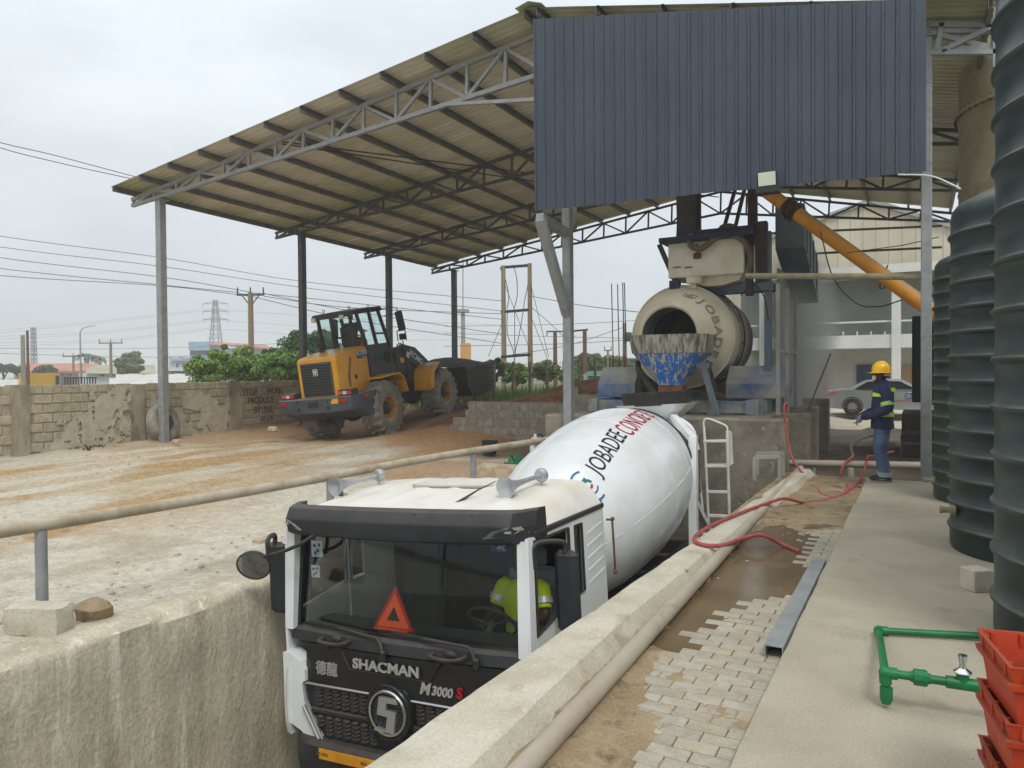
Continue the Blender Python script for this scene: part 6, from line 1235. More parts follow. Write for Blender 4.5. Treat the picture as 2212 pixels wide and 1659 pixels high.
mb = MB(); mb.tube([onr(.265), onr(.405)], .030, 14); mb.tube([onr(.335), onr(.335) + V(0, 0, .055)], .028, 14); mb.build('valve_body', 'pipe_green', GP, w=True)
mb = MB(); mb.lathe([(.018, .05), (.040, .055), (.040, .06), (.016, .078), (.013, .095), (.021, .135), (.021, .140), (.003, .142)], onr(.335), (0, 0, 1), 20); mb.build('valve_handle', 'chrome', GP, w=True)
MB().lathe([(.025, -.045), (.035, -.03), (.035, .03), (.025, .045)], onr(.50), dx, 12).build('union', 'pipe_green', GP, w=True)
def crate_mesh(lx, ly, h):
    out = []
    t = .012; mb = MB(); tp = .035      # tapered shell with a rim lip and a mid band
    def ring(z, o, n=0): a, b_ = lx / 2 + o, ly / 2 + o; return [V(-a, -b_, z), V(a, -b_, z), V(a, b_, z), V(-a, b_, z)]
    mb.loft([ring(0, -tp), ring(h * .55, -tp * .55), ring(h * .62, -tp * .5 + .016), ring(h * .72, -tp * .45 + .018), ring(h * .73, -tp * .4), ring(h - .012, -.006), ring(h, 0), ring(h, -.014), ring(.02, -tp - t)], cap=False)
    mb.add(ring(.012, -tp - t * .5), [(0, 1, 2, 3)])
    for sx in (-1, 1):
        for k in (-1, 0, 1): mb.box((k * lx * .33, sx * (ly / 2 - .016), h * .87), (.012, .026, h * .22)); mb.box((sx * (lx / 2 - .016), k * ly * .33, h * .87), (.026, .012, h * .22))
    return mb.mesh('crate', 'crate_orange', 20.)
cm = crate_mesh(.42, .30, .215)
CA = at(2107, 1355, 'z', .66); CB = at(2181, 1444, 'z', .66); dv = (CB - CA); ang = math.atan2(dv.y, dv.x)
perp = V(-dv.y, dv.x, 0).normalized(); ctr = CA + dv.normalized() * .21 + perp * .15
LBL = ['top', 'middle', 'bottom']
for k in range(3):
    o = bpy.data.objects.new('crate', cm); COL.objects.link(o); o.location = (ctr.x + U(-.008, .008), ctr.y + U(-.008, .008), .445 - k * .205 + .0); o.rotation_euler = (0, 0, ang + U(-.03, .03)); o['label'] = f'dirty orange plastic crate, {LBL[k]} of the stack beside the green pipes'; o['category'] = 'crate'; o['group'] = 'orange crates'
    if k == 2: o.location.z = .012
ct2 = ctr + dv.normalized() * .30 + perp * .34 + V(.04, -.02, 0)
for k in range(3):
    o = bpy.data.objects.new('crate', cm); COL.objects.link(o); o.location = (ct2.x + U(-.008, .008), ct2.y + U(-.008, .008), .385 - k * .19); o.rotation_euler = (0, 0, ang + .08); o['label'] = f'dirty orange plastic crate, {LBL[k]} of the stack farther from the green pipes'; o['category'] = 'crate'; o['group'] = 'orange crates'
# dark cabinet and chair behind the worker
CN = thing('generator_cabinet', 'dark green steel cabinet on a brown plinth behind the worker', 'cabinet', (.9, 19.2, -.3))
k0 = aY(1970, 702, 18.6); MB().box((k0.x + 1.3, 19.5, (k0.z + .75) / 2 + .2), (2.6, 1.8, k0.z - .75 + .0), None, .02).build('housing', 'container_green', CN, w=True, smooth=0); MB().box((k0.x + 1.25, 19.5, .15), (2.9, 2.0, 1.1), None, .02).build('plinth', 'brown_panel', CN, w=True, smooth=0)
for k in range(3): MB().box((k0.x + .4 + k * .75, 18.585, (k0.z + .75) / 2 + .2), (.70, .03, k0.z - 1.0)).build('door_leaf', 'container_green', CN, w=True, smooth=0)
CH = thing('plastic_chair', 'dusty grey plastic chair in front of the brown plinth', 'chair', (-.12, 17.4, -.28))
MB().box((0, 0, .42), (.42, .42, .03), None, .012).build('seat', 'chair_grey', CH); MB().box((.2, 0, .66), (.03, .42, .45), Matrix.Rotation(.12, 3, 'Y'), .012).build('backrest', 'chair_grey', CH)
for sx in (-1, 1):
    for sy in (-1, 1): MB().bar((.18 * sx, .18 * sy, .42), (.21 * sx, .21 * sy, 0), .035, .035).build('leg', 'chair_grey', CH)
    MB().tube(bez([(-.18, .21 * sx, .42), (-.18, .23 * sx, .62), (.0, .23 * sx, .65), (.2, .21 * sx, .66)], 4), .018, 6).build('armrest', 'chair_grey', CH)
MB().tube(bez([aY(1940, 377, 11.75), aY(2010, 380, 11.6), aY(2060, 400, 11.4), aY(2075, 408, 11.3)], 6), .012, 6).thing('white_cable', 'sticker_white', 'white cable drooping from the cladding towards the tanks', 'cable')
# ------------------------------------------------------------------ trees, buildings, poles and wires beyond the yard
def leafmat(name, a, b_, c_):
    m = mat(name, a, b_, .6, sc=1.4, thr=(.35, .65), col3=c_, sc3=5, thr3=(.52, .66), spec=.3); b = m.node_tree.nodes['Principled BSDF']; b.inputs['Transmission Weight'].default_value = 0
    b.inputs['Subsurface Weight'].default_value = 0; return m
leafmat('leaf_dark', C(62, 100, 50), C(44, 78, 38), C(86, 124, 62)); leafmat('leaf_bright', C(124, 158, 78), C(92, 130, 58), C(150, 174, 100)); leafmat('leaf_grey', C(106, 122, 78), C(84, 100, 62), C(128, 138, 96)); leafmat('leaf_far', C(84, 98, 76), C(72, 86, 66), C(102, 112, 90))
mat('bark', C(104, 90, 70), C(84, 72, 56), .9, sc=8, st=(1, 1, .3), bump=.6, bsc=20); mat('pole_wood', C(142, 128, 104), C(118, 104, 84), .9, sc=4, st=(1, 1, .1), bump=.4, bsc=20); mat('pole_brown', C(112, 76, 58), C(96, 64, 50), .9, sc=4, st=(1, 1, .1)); mat('wire', C(64, 66, 70), None, .6); mat('pylon_steel', C(112, 116, 120), None, .6)
mat('post_concrete', C(150, 146, 132), C(128, 124, 112), .9, sc=6); mat('mesh_wire', C(150, 146, 132), None, .6, .3)
def tree(name, label, cat, base, crown, rad, n, leaf, mtl, seed, group=None, blobs=14, trunk=True, tr=.09):
    rr = random.Random(seed); base = V(base); crown = V(crown); T_ = thing(name, label, cat, base, group=group); cs = []
    blobs = int(blobs * 1.7)
    for i in range(blobs):
        while True:
            p = V(rr.uniform(-1, 1), rr.uniform(-1, 1), rr.uniform(-.9, 1))
            if p.length < 1: break
        k = .17 + .20 * rr.random(); cs.append((crown + V(p.x * rad[0], p.y * rad[1], p.z * rad[2]) * .80, k))
    vs = []; fs = []
    for i in range(n):
        c, k = cs[rr.randrange(blobs)]; d = V(rr.gauss(0, 1), rr.gauss(0, 1), rr.gauss(0, 1)).normalized(); s_ = rr.random() ** .35
        p = c + V(d.x * rad[0], d.y * rad[1], d.z * rad[2] * .9) * k * s_; l = leaf * rr.uniform(.6, 1.3)
        out = (d + V(0, 0, .35) + V(rr.gauss(0, .5), rr.gauss(0, .5), rr.gauss(0, .5))).normalized(); a = V(rr.gauss(0, 1), rr.gauss(0, 1), rr.gauss(0, .6)); a = (a - out * a.dot(out)).normalized(); b_ = out.cross(a); o_ = len(vs)
        vs += [p - a * l, p + b_ * l * .42 + out * l * .1, p + a * l - V(0, 0, l * .25), p - b_ * l * .42 + out * l * .1]; fs += [(o_, o_ + 1, o_ + 2, o_ + 3)]
    mb = MB(); mb.add(vs, fs); mb.build('crown', mtl, T_, w=True, smooth=0, fix=False)
    if trunk:
        mb = MB(); top = V(crown.x, crown.y, crown.z - rad[2] * .2); mb.tube(bez([base - V(0, 0, .2), base + (top - base) * .5 + V(rr.uniform(-.1, .1), rr.uniform(-.1, .1), 0), top], 4), [tr * (1 - .6 * i / 8) for i in range(9)], 7); tk = mb.build('trunk', 'bark', T_, w=True)
        for c, k in cs[:6]: MB().tube([base + (top - base) * rr.uniform(.45, .9), base + (c - base) * .75 + V(0, 0, .1), c], [tr * .45, tr * .3, tr * .12], 5).build('limb', 'bark', tk, w=True)
    return T_
def tree_px(name, label, u, v, ru, rv, t, n, leaf, mtl, seed, zb=-.5, group=None, blobs=14, tr=.09, cat='tree', trunk=True):
    c = dep(u, v, t); k = t / F_; return tree(name, label, cat, (c.x, c.y, zb), c, (ru * k, ru * k, rv * k), n, leaf, mtl, seed, group, blobs, trunk, tr)
G1 = 'bushes behind the block wall'
tree_px('leafy_bush', 'bright green bush growing over the block wall between the thin tree and wooden pole', 450, 800, 50, 38, 29, 5200, .085, 'leaf_bright', 1, group=G1, cat='bush', blobs=22)
tree_px('leafy_bush', 'broad bright green bush in front of the wooden pole with crossarm', 528, 790, 60, 44, 30, 7000, .085, 'leaf_bright', 2, group=G1, cat='bush', blobs=26)
tree_px('leafy_bush', 'bright green bush above the red painted writing', 598, 792, 56, 44, 29, 6200, .085, 'leaf_bright', 3, group=G1, cat='bush', blobs=24)
tree_px('leafy_bush', 'green bush behind the loader engine hood', 652, 796, 54, 42, 30, 6000, .085, 'leaf_bright', 4, group=G1, cat='bush', blobs=24)
tree_px('broad_tree', 'tall dark green tree rising behind the loader', 672, 752, 72, 52, 38, 11000, .11, 'leaf_dark', 5, blobs=26, tr=.2)
tree_px('broad_tree', 'lower dark green tree left of the loader above the bushes', 598, 778, 40, 36, 37, 6500, .11, 'leaf_dark', 6, blobs=20, tr=.15)
tree_px('slender_tree', 'slender tree with tufted leaf clusters in front of the white and blue building', 487, 772, 36, 30, 27, 1100, .085, 'leaf_bright', 7, blobs=7, tr=.045)
tree_px('round_tree', 'grey green round tree among the far roofs', 284, 786, 38, 27, 95, 4500, .3, 'leaf_grey', 8, blobs=18, tr=.35)
tree_px('far_tree', 'small hazy tree at the end of the orange roof', 8, 792, 20, 14, 110, 900, .3, 'leaf_far', 9, blobs=8, tr=.2)
tree_px('far_tree', 'small hazy tree before the orange roof', 42, 798, 18, 14, 100, 900, .3, 'leaf_far', 10, blobs=8, tr=.2)
tree_px('far_tree', 'low hazy tree beside the olive roofed hall', 104, 800, 26, 12, 100, 1200, .3, 'leaf_far', 11, blobs=9, tr=.2)
G2 = 'shrubs along the wire fence'
for k, (u, v, ru, rv, t, m_, lab) in enumerate(((1000, 806, 34, 28, 33, 'leaf_bright', 'feathery green shrub behind the gravel bucket'), (1062, 796, 38, 32, 34, 'leaf_grey', 'feathery green shrub by the near leg of the twin pole'), (1116, 806, 36, 26, 36, 'leaf_bright', 'green shrub between the twin poles'), (1180, 800, 42, 30, 38, 'leaf_grey', 'green shrub right of the twin poles'), (1232, 812, 30, 24, 40, 'leaf_bright', 'green shrub next to the braced steel column'))):
    tree_px('fence_shrub', lab, u, v, ru, rv, t, 4200, .10, m_, 20 + k, zb=.3, group=G2, cat='bush', blobs=16, tr=.05)
for k, (u, v, ru, rv, lab) in enumerate(((1268, 790, 42, 34, 'dark olive tree behind the single wooden pole'), (1322, 792, 46, 30, 'dark olive tree behind the starter bars'), (1378, 796, 46, 28, 'dark olive tree beside the blue hopper'))):
    tree_px('olive_tree', lab, u, v, ru, rv, 62, 5000, .2, 'leaf_grey', 30 + k, blobs=18, tr=.2)
for k, (u, v, lab) in enumerate(((190, 776, 'taller hazy palm behind the olive roofed hall'), (213, 782, 'shorter hazy palm behind the olive roofed hall'))):
    t = 150; c = dep(u, v, t); P_ = thing('palm_tree', lab, 'palm', (c.x, c.y, -.6), group='far palms'); MB().tube([(c.x, c.y, -1), (c.x + .2, c.y, c.z * .5), c], [.3, .22, .18], 7).build('trunk', 'bark', P_, w=True); mb = MB(); rr = random.Random(k)
    for j in range(16):
        a = 2 * PI * j / 16 + rr.uniform(-.2, .2); d = V(math.cos(a), math.sin(a), 0); s_ = V(-d.y, d.x, 0) * .35; up = rr.uniform(.1, 1.2); pts = [c, c + d * 1.2 + V(0, 0, up), c + d * 2.3 + V(0, 0, up * .7), c + d * 3.0 + V(0, 0, up * .7 - 1.1)]
        mb.add([pts[0] - s_ * .3, pts[0] + s_ * .3, pts[1] + s_, pts[1] - s_, pts[2] + s_, pts[2] - s_, pts[3]], [(0, 1, 2, 3), (3, 2, 4, 5), (5, 4, 6)])
    mb.build('fronds', 'leaf_far', P_, w=True, smooth=0, fix=False)
# grass in front of the fence
mb = MB(); rr = random.Random(2)
for k in range(4200):
    x = rr.uniform(-21, -9); y = rr.uniform(23.2, 31); z = float(ground_z(np.array(x), np.array(y), False)); h = rr.uniform(.2, .65); a = rr.uniform(0, 2 * PI); d = V(math.cos(a), math.sin(a), 0); s_ = V(-d.y, d.x, 0) * .02; b_ = V(x, y, z)
    mb.add([b_ - s_, b_ + s_, b_ + d * h * .5 + V(0, 0, h)], [(0, 1, 2)])
o = mb.build('tall_grass', 'leaf_bright', smooth=0, fix=False); o['kind'] = 'stuff'; o['label'] = 'tall green grass along the wire fence'; o['category'] = 'grass'
# wire fence
FC = thing('wire_fence', 'wire mesh fence on pale concrete posts behind the sand heap', 'fence', (-16, 30, .4))
fa, fb = dep(985, 850, 27), dep(1440, 842, 33); fa.z = .5; fb.z = .9; n_ = 13; hgt = 1.45
for k in range(n_ + 1): p = fa.lerp(fb, k / n_); MB().bar((p.x, p.y, p.z - .6), (p.x + U(-.05, .05), p.y, p.z + hgt + U(-.05, .15)), .09, .09).build('post', 'post_concrete', FC, w=True, smooth=0)
mb = MB()
for k in range(9): mb.tube([fa + V(0, 0, .05 + k * .165), fa.lerp(fb, .5) + V(0, 0, .03 + k * .165), fb + V(0, 0, .05 + k * .165)], .006, 4, cap=False)
for k in range(66): p = fa.lerp(fb, k / 65); mb.tube([p + V(0, 0, .02), p + V(0, 0, hgt)], .004, 4, cap=False)
mb.build('wire_mesh', 'mesh_wire', FC, w=True, smooth=0, kind='stuff')
# poles
def pole(u, vt, t, name, label, mtl='pole_wood', r=.13, zb=-.6, lean=0., group=None):
    p = dep(u, vt, t); T_ = thing(name, label, 'pole', (p.x, p.y, zb), group=group); MB().tube([(p.x + lean, p.y, zb - .3), p], [r, r * .75], 10).build('shaft', mtl, T_, w=True); return T_, p
def arm(T_, p, half, dz=0., mtl='galv_dark', th=.09, ins=3, down=False):
    d = V(_r.x, _r.y, 0).normalized(); MB().bar(p - d * half + V(0, 0, dz), p + d * half + V(0, 0, dz), th, th).build('crossarm', mtl, T_, w=True, smooth=0); out = []
    for k in range(ins):
        q = p + d * half * (-.94 + 1.88 * k / max(1, ins - 1)) + V(0, 0, dz); MB().tube([q, q + V(0, 0, (.36 if not down else -.3) * th / .09)], [.035 * th / .09, .03 * th / .09], 6).build('insulator', 'steel_dark', T_, w=True); out.append(q + V(0, 0, .55 * th / .09))
    return out
P1, p1_ = pole(541, 632, 40, 'utility_pole', 'wooden utility pole with a steel crossarm behind the bright bushes', r=.18); i1 = arm(P1, p1_, .74, -.12, th=.10)
d_ = V(_r.x, _r.y, 0).normalized()
for s_ in (-1, 1): MB().bar(p1_ + V(0, 0, -.75), p1_ + d_ * .45 * s_ + V(0, 0, -.16), .05, .05).build('crossarm_strut', 'galv_dark', P1, w=True)
HF = thing('twin_pole', 'twin wooden pole frame with dark crossbars and hanging cables', 'pole', dep(1115, 850, 45) * 1); HF.location.z = .2
ha, hb = dep(1087, 574, 45), dep(1144, 569, 45); hd = (hb - ha); hd.z = 0
for p, x in ((ha, 0), (hb, 0)): MB().tube([(p.x, p.y, -.2), p], [.17, .13], 10).build('shaft', 'pole_wood', HF, w=True)
for v, ext_ in ((578, .12), (674, .05), (771, .05)): q0, q1 = dep(1082, v, 45), dep(1146, v - 5, 45); MB().bar(q0, q1, .13, .16).build('crossbar', 'steel_dark', HF, w=True, smooth=0)
for pts in (((1080, 578), (1092, 605), (1099, 640), (1095, 668)), ((1108, 572), (1116, 600), (1117, 640), (1110, 668)), ((1141, 575), (1141, 610), (1134, 645), (1131, 668)), ((1096, 672), (1096, 720), (1108, 755), (1109, 770)), ((1112, 672), (1112, 730), (1112, 765), (1111, 800)), ((1130, 674), (1122, 720), (1114, 755), (1112, 775))): MB().tube(bez([dep(u, v, 45) for u, v in pts], 5), .025, 5).build('drop_cable', 'wire', HF, w=True)
MB().tube([dep(1111, 775, 45), dep(1113, 850, 45)], .05, 8).build('cable_riser', 'post_concrete', HF, w=True)
for (a, b_) in (((1085, 600), (1150, 770)), ((1143, 600), (1185, 770)), ((1150, 690), (1192, 800)), ((1088, 690), (1055, 770))): MB().tube([dep(a[0], a[1], 45), dep(b_[0], b_[1], 44)], .018, 5).build('guy_wire', 'wire', HF, w=True)
P2, p2_ = pole(1199, 716, 60, 'utility_pole', 'short brown utility pole left of the braced column', 'pole_brown', .20); arm(P2, p2_, .7, .0, th=.12, ins=2, down=True)
TP = thing('twin_pole', 'brown twin pole with one crossarm behind the braced column', 'pole', dep(1245, 800, 60)); TP.location.z = -.5
for u in (1233, 1263): q = dep(u, 713, 60); MB().tube([(q.x, q.y, -.6), q], [.2, .17], 8).build('shaft', 'pole_brown', TP, w=True)
MB().bar(dep(1228, 716, 60), dep(1270, 712, 60), .14, .14).build('crossbar', 'steel_dark', TP, w=True)
P3, p3_ = pole(1349, 698, 48, 'utility_pole', 'grey utility pole with a small transformer behind the starter bars', 'post_concrete', .17); MB().lathe([(.22, 0), (.24, .1), (.24, .5), (.2, .6)], p3_ + V(.25, 0, -1.2), (0, 0, 1), 14).build('transformer', 'galv_dark', P3, w=True)
P4, p4_ = pole(1313, 757, 42, 'utility_pole', 'short thin pole with insulators near the sand heap', 'post_concrete', .09, zb=.3); arm(P4, p4_, .2, 0, th=.06, ins=2)
for u, vt, t, lab, mt, r_, zz in ((49, 724, 60, 'pale concrete pole at the wall beside a red brown one', 'post_concrete', .20, 0), (59, 714, 62, 'thin red brown pole next to the pale concrete pole', 'pole_brown', .13, 0), (239, 741, 75, 'dark pole with crossarm before the round tree', 'pole_wood', .17, 1), (158, 770, 85, 'small far pole with crossarm by the orange roof', 'pole_wood', .14, 1), (176, 785, 60, 'thin bare post near the hall', 'pole_wood', .06, 0)):
    T_, p = pole(u, vt, t, 'utility_pole', lab, mt, r_); 
    if zz: arm(T_, p, 1.2, .0, th=.10, ins=3)
LM = thing('street_lamp', 'slim street lamp with a curved arm among the far roofs', 'street lamp', dep(173, 800, 90)); LM.location.z = -.6; q = dep(173, 718, 90)
MB().tube([(q.x, q.y, -.8), q], [.14, .08], 8).build('mast', 'galv', LM, w=True); MB().tube(bez([q, q + d_ * .4 + V(0, 0, .5), q + d_ * 1.3 + V(0, 0, .75)], 5), .05, 6).build('arm', 'galv', LM, w=True); MB().bar(q + d_ * 1.2 + V(0, 0, .75), q + d_ * 1.9 + V(0, 0, .78), .12, .07).build('lamp_head', 'galv', LM, w=True)
def lattice(u, vt, vb, t, w0, w1, name, label, n=9, th=.07, mtl='pylon_steel', arms=()):
    a = dep(u, vt, t); b_ = dep(u, vb, t); T_ = thing(name, label, 'tower', (a.x, a.y, -.6)); d = d_; e = V(-d.y, d.x, 0); mb = MB(); H = a.z + .6
    def cor(k, i): wv = w0 + (w1 - w0) * k; z = -.6 + H * k; sx, sy = ((-1, -1), (1, -1), (1, 1), (-1, 1))[i]; return V(a.x, a.y, z) + d * wv * sx / 2 + e * wv * sy / 2
    for i in range(4):
        mb.bar(cor(0, i), cor(1, i), th, th)
        for k in range(n):
            mb.bar(cor(k / n, i), cor((k + 1) / n, (i + 1) % 4), th * .6, th * .6); mb.bar(cor(k / n, (i + 1) % 4), cor((k + 1) / n, i), th * .6, th * .6)
    mb.build('lattice', mtl, T_, w=True, smooth=0)
    for k, half in arms:
        z = -.6 + H * k; mb = MB()
        for s_ in (-1, 1): mb.bar(V(a.x, a.y, z) , V(a.x, a.y, z - .1) + d * half * s_, th, th); mb.bar(V(a.x, a.y, z + H * .035), V(a.x, a.y, z - .1) + d * half * s_, th * .7, th * .7); mb.bar(V(a.x, a.y, z - .1) + d * half * s_, V(a.x, a.y, z - H * .045) + d * half * s_, th * .5, th * .5)
        mb.build('tower_arm', mtl, T_, w=True, smooth=0)
    return T_
lattice(465, 648, 800, 260, 5.2, 1.0, 'power_pylon', 'steel lattice power pylon with three pairs of arms', 10, .22, arms=((.955, 4.4), (.86, 4.4), (.76, 4.4)))
lattice(72, 707, 800, 150, .9, .6, 'radio_mast', 'thin lattice radio mast beside the two poles', 14, .09)
RMT, rq = pole(1000, 672, 130, 'radio_mast', 'white and yellow mast with a square lamp head behind the shed', 'post_concrete', .45, -.6); MB().box(rq, (1.6, 1.6, .6)).build('lamp_head', 'post_concrete', RMT, w=True); MB().tube([rq, dep(1000, 560, 130)], .1, 6).build('antenna', 'pylon_steel', RMT, w=True); MB().box(dep(1006, 760, 130), (1.6, 1, 3)).build('equipment_box', 'plate_yellow', RMT, w=True)
# wires, each its own
WN = [0]
def wire(pts, label, r=.018, sag=0., group='overhead wires'):
    P_ = [dep(*p) for p in pts]
    if pts[0][0] == -40: P_ = [P_[0] + (P_[0] - P_[1]) * 1.6 + V(0, 0, .6)] + P_
    if pts[-1][0] == -40: P_ = P_ + [P_[-1] + (P_[-1] - P_[-2]) * 1.6 + V(0, 0, .6)]
    if len(P_) == 2:
        m_ = P_[0].lerp(P_[1], .5) - V(0, 0, sag); P_ = bez([P_[0], m_, P_[1]], 6)
    else: P_ = bez(P_, 5)
    MB().tube(P_, r, 5, cap=False).thing('overhead_wire', 'wire', label, 'wire', group)
wire([(-40, 296, 30), (120, 336, 32), (330, 392, 34)], 'upper of two wires that pass above the shed eave corner'); wire([(-40, 306, 30), (120, 350, 32), (330, 396, 34)], 'lower of two wires that pass above the shed eave corner')
for pts, lab in ((((-40, 504, 42), (345, 556, 45), (660, 609, 48), (1085, 650, 46)), 'topmost wire of the bundle crossing behind the first column'), (((-40, 528, 42), (345, 575, 45), (660, 622, 48), (1085, 672, 46)), 'second wire of the bundle crossing behind the first column'), (((-40, 551, 40), (345, 598, 41), (541, 631, 40.2)), 'wire that reaches the middle insulator of the wooden pole'), (((-40, 575, 40), (345, 615, 41), (517, 632, 40.1)), 'wire that reaches the outer insulator of the wooden pole'), (((-40, 592, 40), (345, 617, 41), (541, 640, 40.2)), 'slack wire that joins the wooden pole crossarm'),
                 (((541, 632, 40), (720, 650, 42), (1085, 690, 45)), 'wire from the wooden pole to the upper twin pole bar'), (((570, 634, 40), (760, 672, 42), (1085, 722, 45)), 'wire from the wooden pole to the middle of the twin pole'), (((517, 634, 40), (760, 690, 42), (1085, 742, 45)), 'lowest wire from the wooden pole to the twin pole'), (((570, 640, 40), (760, 665, 42), (1085, 678, 45)), 'slack wire from the crossarm end to the twin pole'),
                 (((1148, 640, 45), (1260, 660, 40), (1378, 674, 34)), 'dark cable from the twin pole towards the plant'), (((1148, 664, 45), (1190, 700, 44), (1238, 748, 42)), 'dark cable that drops from the twin pole behind the braced column'), (((1085, 770, 46), (1230, 745, 48), (1350, 706, 48)), 'wire from the twin pole foot bar to the transformer pole'), (((-40, 752, 70), (345, 752, 80), (700, 738, 90)), 'upper of two level wires above the far roofs'), (((-40, 762, 70), (345, 772, 80), (640, 780, 90)), 'lower of two level wires above the far roofs'),
                 (((960, 748, 50), (1232, 742, 52), (1440, 728, 55)), 'level wire behind the twin pole and the starter bars'), (((960, 705, 60), (1232, 700, 60), (1440, 688, 60)), 'thin level wire above the brown twin pole'), (((960, 720, 60), (1232, 728, 60), (1440, 732, 60)), 'thin level wire just above the olive trees')): wire(pts, lab)
for k, (v1, v0, v2) in enumerate(((667, 717, 690), (690, 728, 706), (709, 741, 722))):
    for s_ in (0, 1):
        wire([(452 + s_ * 26, v1, 260), (220, v1 + 26 + 4 * s_, 250), (-40, v0 + 6 * s_, 240)], f'pylon line running left from the {["top", "middle", "lowest"][k]} arm {["by the near arm end", "by the far arm end"][s_]}', .035)
    wire([(478, v1 + 2, 260), (800, v1 + 24, 250), (1085, v2 + 12, 240)], f'pylon line running right from the {["top", "middle", "lowest"][k]} arm', .04)
# far buildings
mat('far_white', C(206, 208, 210), C(190, 194, 198), .8, sc=.3); mat('far_wall', C(190, 184, 170), C(172, 164, 150), .85, sc=.4); mat('far_orange', C(176, 120, 98), C(160, 106, 86), .8, sc=.3); mat('far_olive', C(160, 156, 132), C(146, 142, 118), .8, sc=.3); mat('far_blue', C(160, 184, 206), C(130, 160, 190), .3, sc=.6, spec=.6); mat('far_glass', C(74, 86, 100), None, .2); mat('tent_white', C(196, 196, 190), C(180, 180, 174), .7, sc=.3); mat('far_red', C(150, 70, 58), None, .8); mat('far_grey', C(132, 134, 132), C(118, 120, 118), .85, sc=.3); mat('van_yellow', C(214, 170, 40), None, .5)
def fbox(u0, u1, v0, v1, t, thick, name, mtl, par, zb=None, dt=0):
    a = dep(u0, v0, t + dt); b_ = dep(u1, v0, t + dt); z1 = (a.z + b_.z) / 2; z0 = dep((u0 + u1) / 2, v1, t + dt).z if zb is None else zb; c_ = (a + b_) / 2; R0 = Matrix.Rotation(YAW, 3, 'Z'); wd = (b_ - a).length; n_ = V(_f.x, _f.y, 0).normalized()
    return MB().box((c_.x + n_.x * thick / 2, c_.y + n_.y * thick / 2, (z0 + z1) / 2), (wd, thick, z1 - z0), R0).build(name, mtl, par, w=True, smooth=0)
def bld(name, label, u, t): p = dep(u, 800, t); return thing(name, label, 'building', (p.x, p.y, -.8))
B1 = bld('long_building', 'long low building with an orange roof beyond the wall', 125, 135); fbox(30, 222, 800, 830, 135, 10, 'wall', 'far_wall', B1, -.8)
a, b_ = dep(20, 801, 133), dep(232, 801, 133); c_, d0 = dep(45, 785, 140), dep(210, 785, 140); mb = MB(); mb.add([a, b_, d0, c_, a - V(0, 0, .4), b_ - V(0, 0, .4)], [(0, 1, 2, 3), (0, 4, 5, 1)]); mb.build('roof', 'far_orange', B1, w=True, smooth=0, fix=False)
for k in range(8): fbox(45 + k * 21, 53 + k * 21, 805, 812, 134.9, .2, 'window', 'far_glass', B1)
B2 = bld('arched_hall', 'white hall with an olive curved roof beyond the wall', 260, 115); fbox(170, 340, 806, 830, 115, 14, 'wall', 'far_white', B2, -.8)
rows = []
for k in range(7): t_ = k / 6; rows.append([dep(182 + 26 * t_, 807 - 19 * math.sin(t_ * PI / 2), 114 + 6 * t_), dep(338 - 6 * t_, 807 - 19 * math.sin(t_ * PI / 2), 114 + 6 * t_)])
mb = MB(); mb.loft(rows, cap=False, closed=False); mb.build('roof', 'far_olive', B2, w=True, smooth=60, fix=False)
for k in range(5): fbox(215 + k * 24, 225 + k * 24, 809, 813, 114.9, .2, 'window', 'far_glass', B2)
B3 = bld('office_block', 'white and blue glass multi storey building behind the bushes', 480, 170)
fbox(365, 605, 778, 810, 170, 12, 'wall', 'far_white', B3, -.8); fbox(365, 470, 768, 779, 169, 10, 'glass_band', 'far_blue', B3); fbox(407, 452, 738, 757, 168, 8, 'glass_box', 'far_blue', B3); fbox(410, 450, 757, 768, 169.5, 8, 'dark_storey', 'far_glass', B3); fbox(452, 565, 752, 779, 170, 10, 'upper_wall', 'far_white', B3)
mb = MB(); mb.add([dep(448, 743, 168), dep(585, 752, 168), dep(575, 745, 174), dep(455, 738, 174), dep(448, 745, 168), dep(585, 755, 168)], [(0, 1, 2, 3), (0, 4, 5, 1)]); mb.build('roof', 'far_orange', B3, w=True, smooth=0, fix=False)
for u in (380, 394, 404, 414, 424, 436): fbox(u, u + 4, 785, 793, 169.8, .3, 'window', 'far_glass', B3)
for u0, v0 in ((474, 762), (502, 764), (528, 764), (474, 784), (500, 786), (545, 770)): fbox(u0, u0 + 10, v0, v0 + 8, 169.6, .3, 'window', 'far_glass', B3)
for u in (372, 396): fbox(u, u + 14, 770, 776, 168.9, .2, 'window', 'far_white', B3)
B4 = bld('grey_block', 'grey concrete block house below the white and blue building', 410, 120); fbox(362, 440, 800, 830, 120, 10, 'wall', 'far_grey', B4, -.8); fbox(358, 446, 798, 801, 119, 11, 'roof', 'far_white', B4)
for k, (u0, u1, v0, t, lab) in enumerate(((236, 330, 816, 55, 'white tent roof directly behind the block wall'), (330, 460, 813, 50, 'long white tent roof left of the bushes'), (440, 560, 814, 52, 'white tent roof behind the bright bushes'), (-20, 40, 820, 60, 'small white tent roof by the yellow van'), (250, 400, 808, 75, 'far white tent roof before the grey block house'))):
    TN = thing('tent_roof', lab, 'tent', dep((u0 + u1) / 2, 830, t), group='white tents beyond the wall'); rows = []
    for j in range(6): q = j / 5; rows.append([dep(u0 + (u1 - u0) * i / 10, v0 + 14 - 14 * math.sin(q * PI / 2) + 1.2 * math.sin(i * 1.9), t + 8 * q) for i in range(11)])
    mb = MB(); mb.loft(rows, cap=False, closed=False); mb.build('canopy', 'tent_white', TN, w=True, smooth=50, fix=False)
    for i in (0, 1): p = dep((u0, u1)[i], v0 + 14, t); MB().tube([(p.x, p.y, -.8), p], .05, 6).build('tent_post', 'galv', TN, w=True)
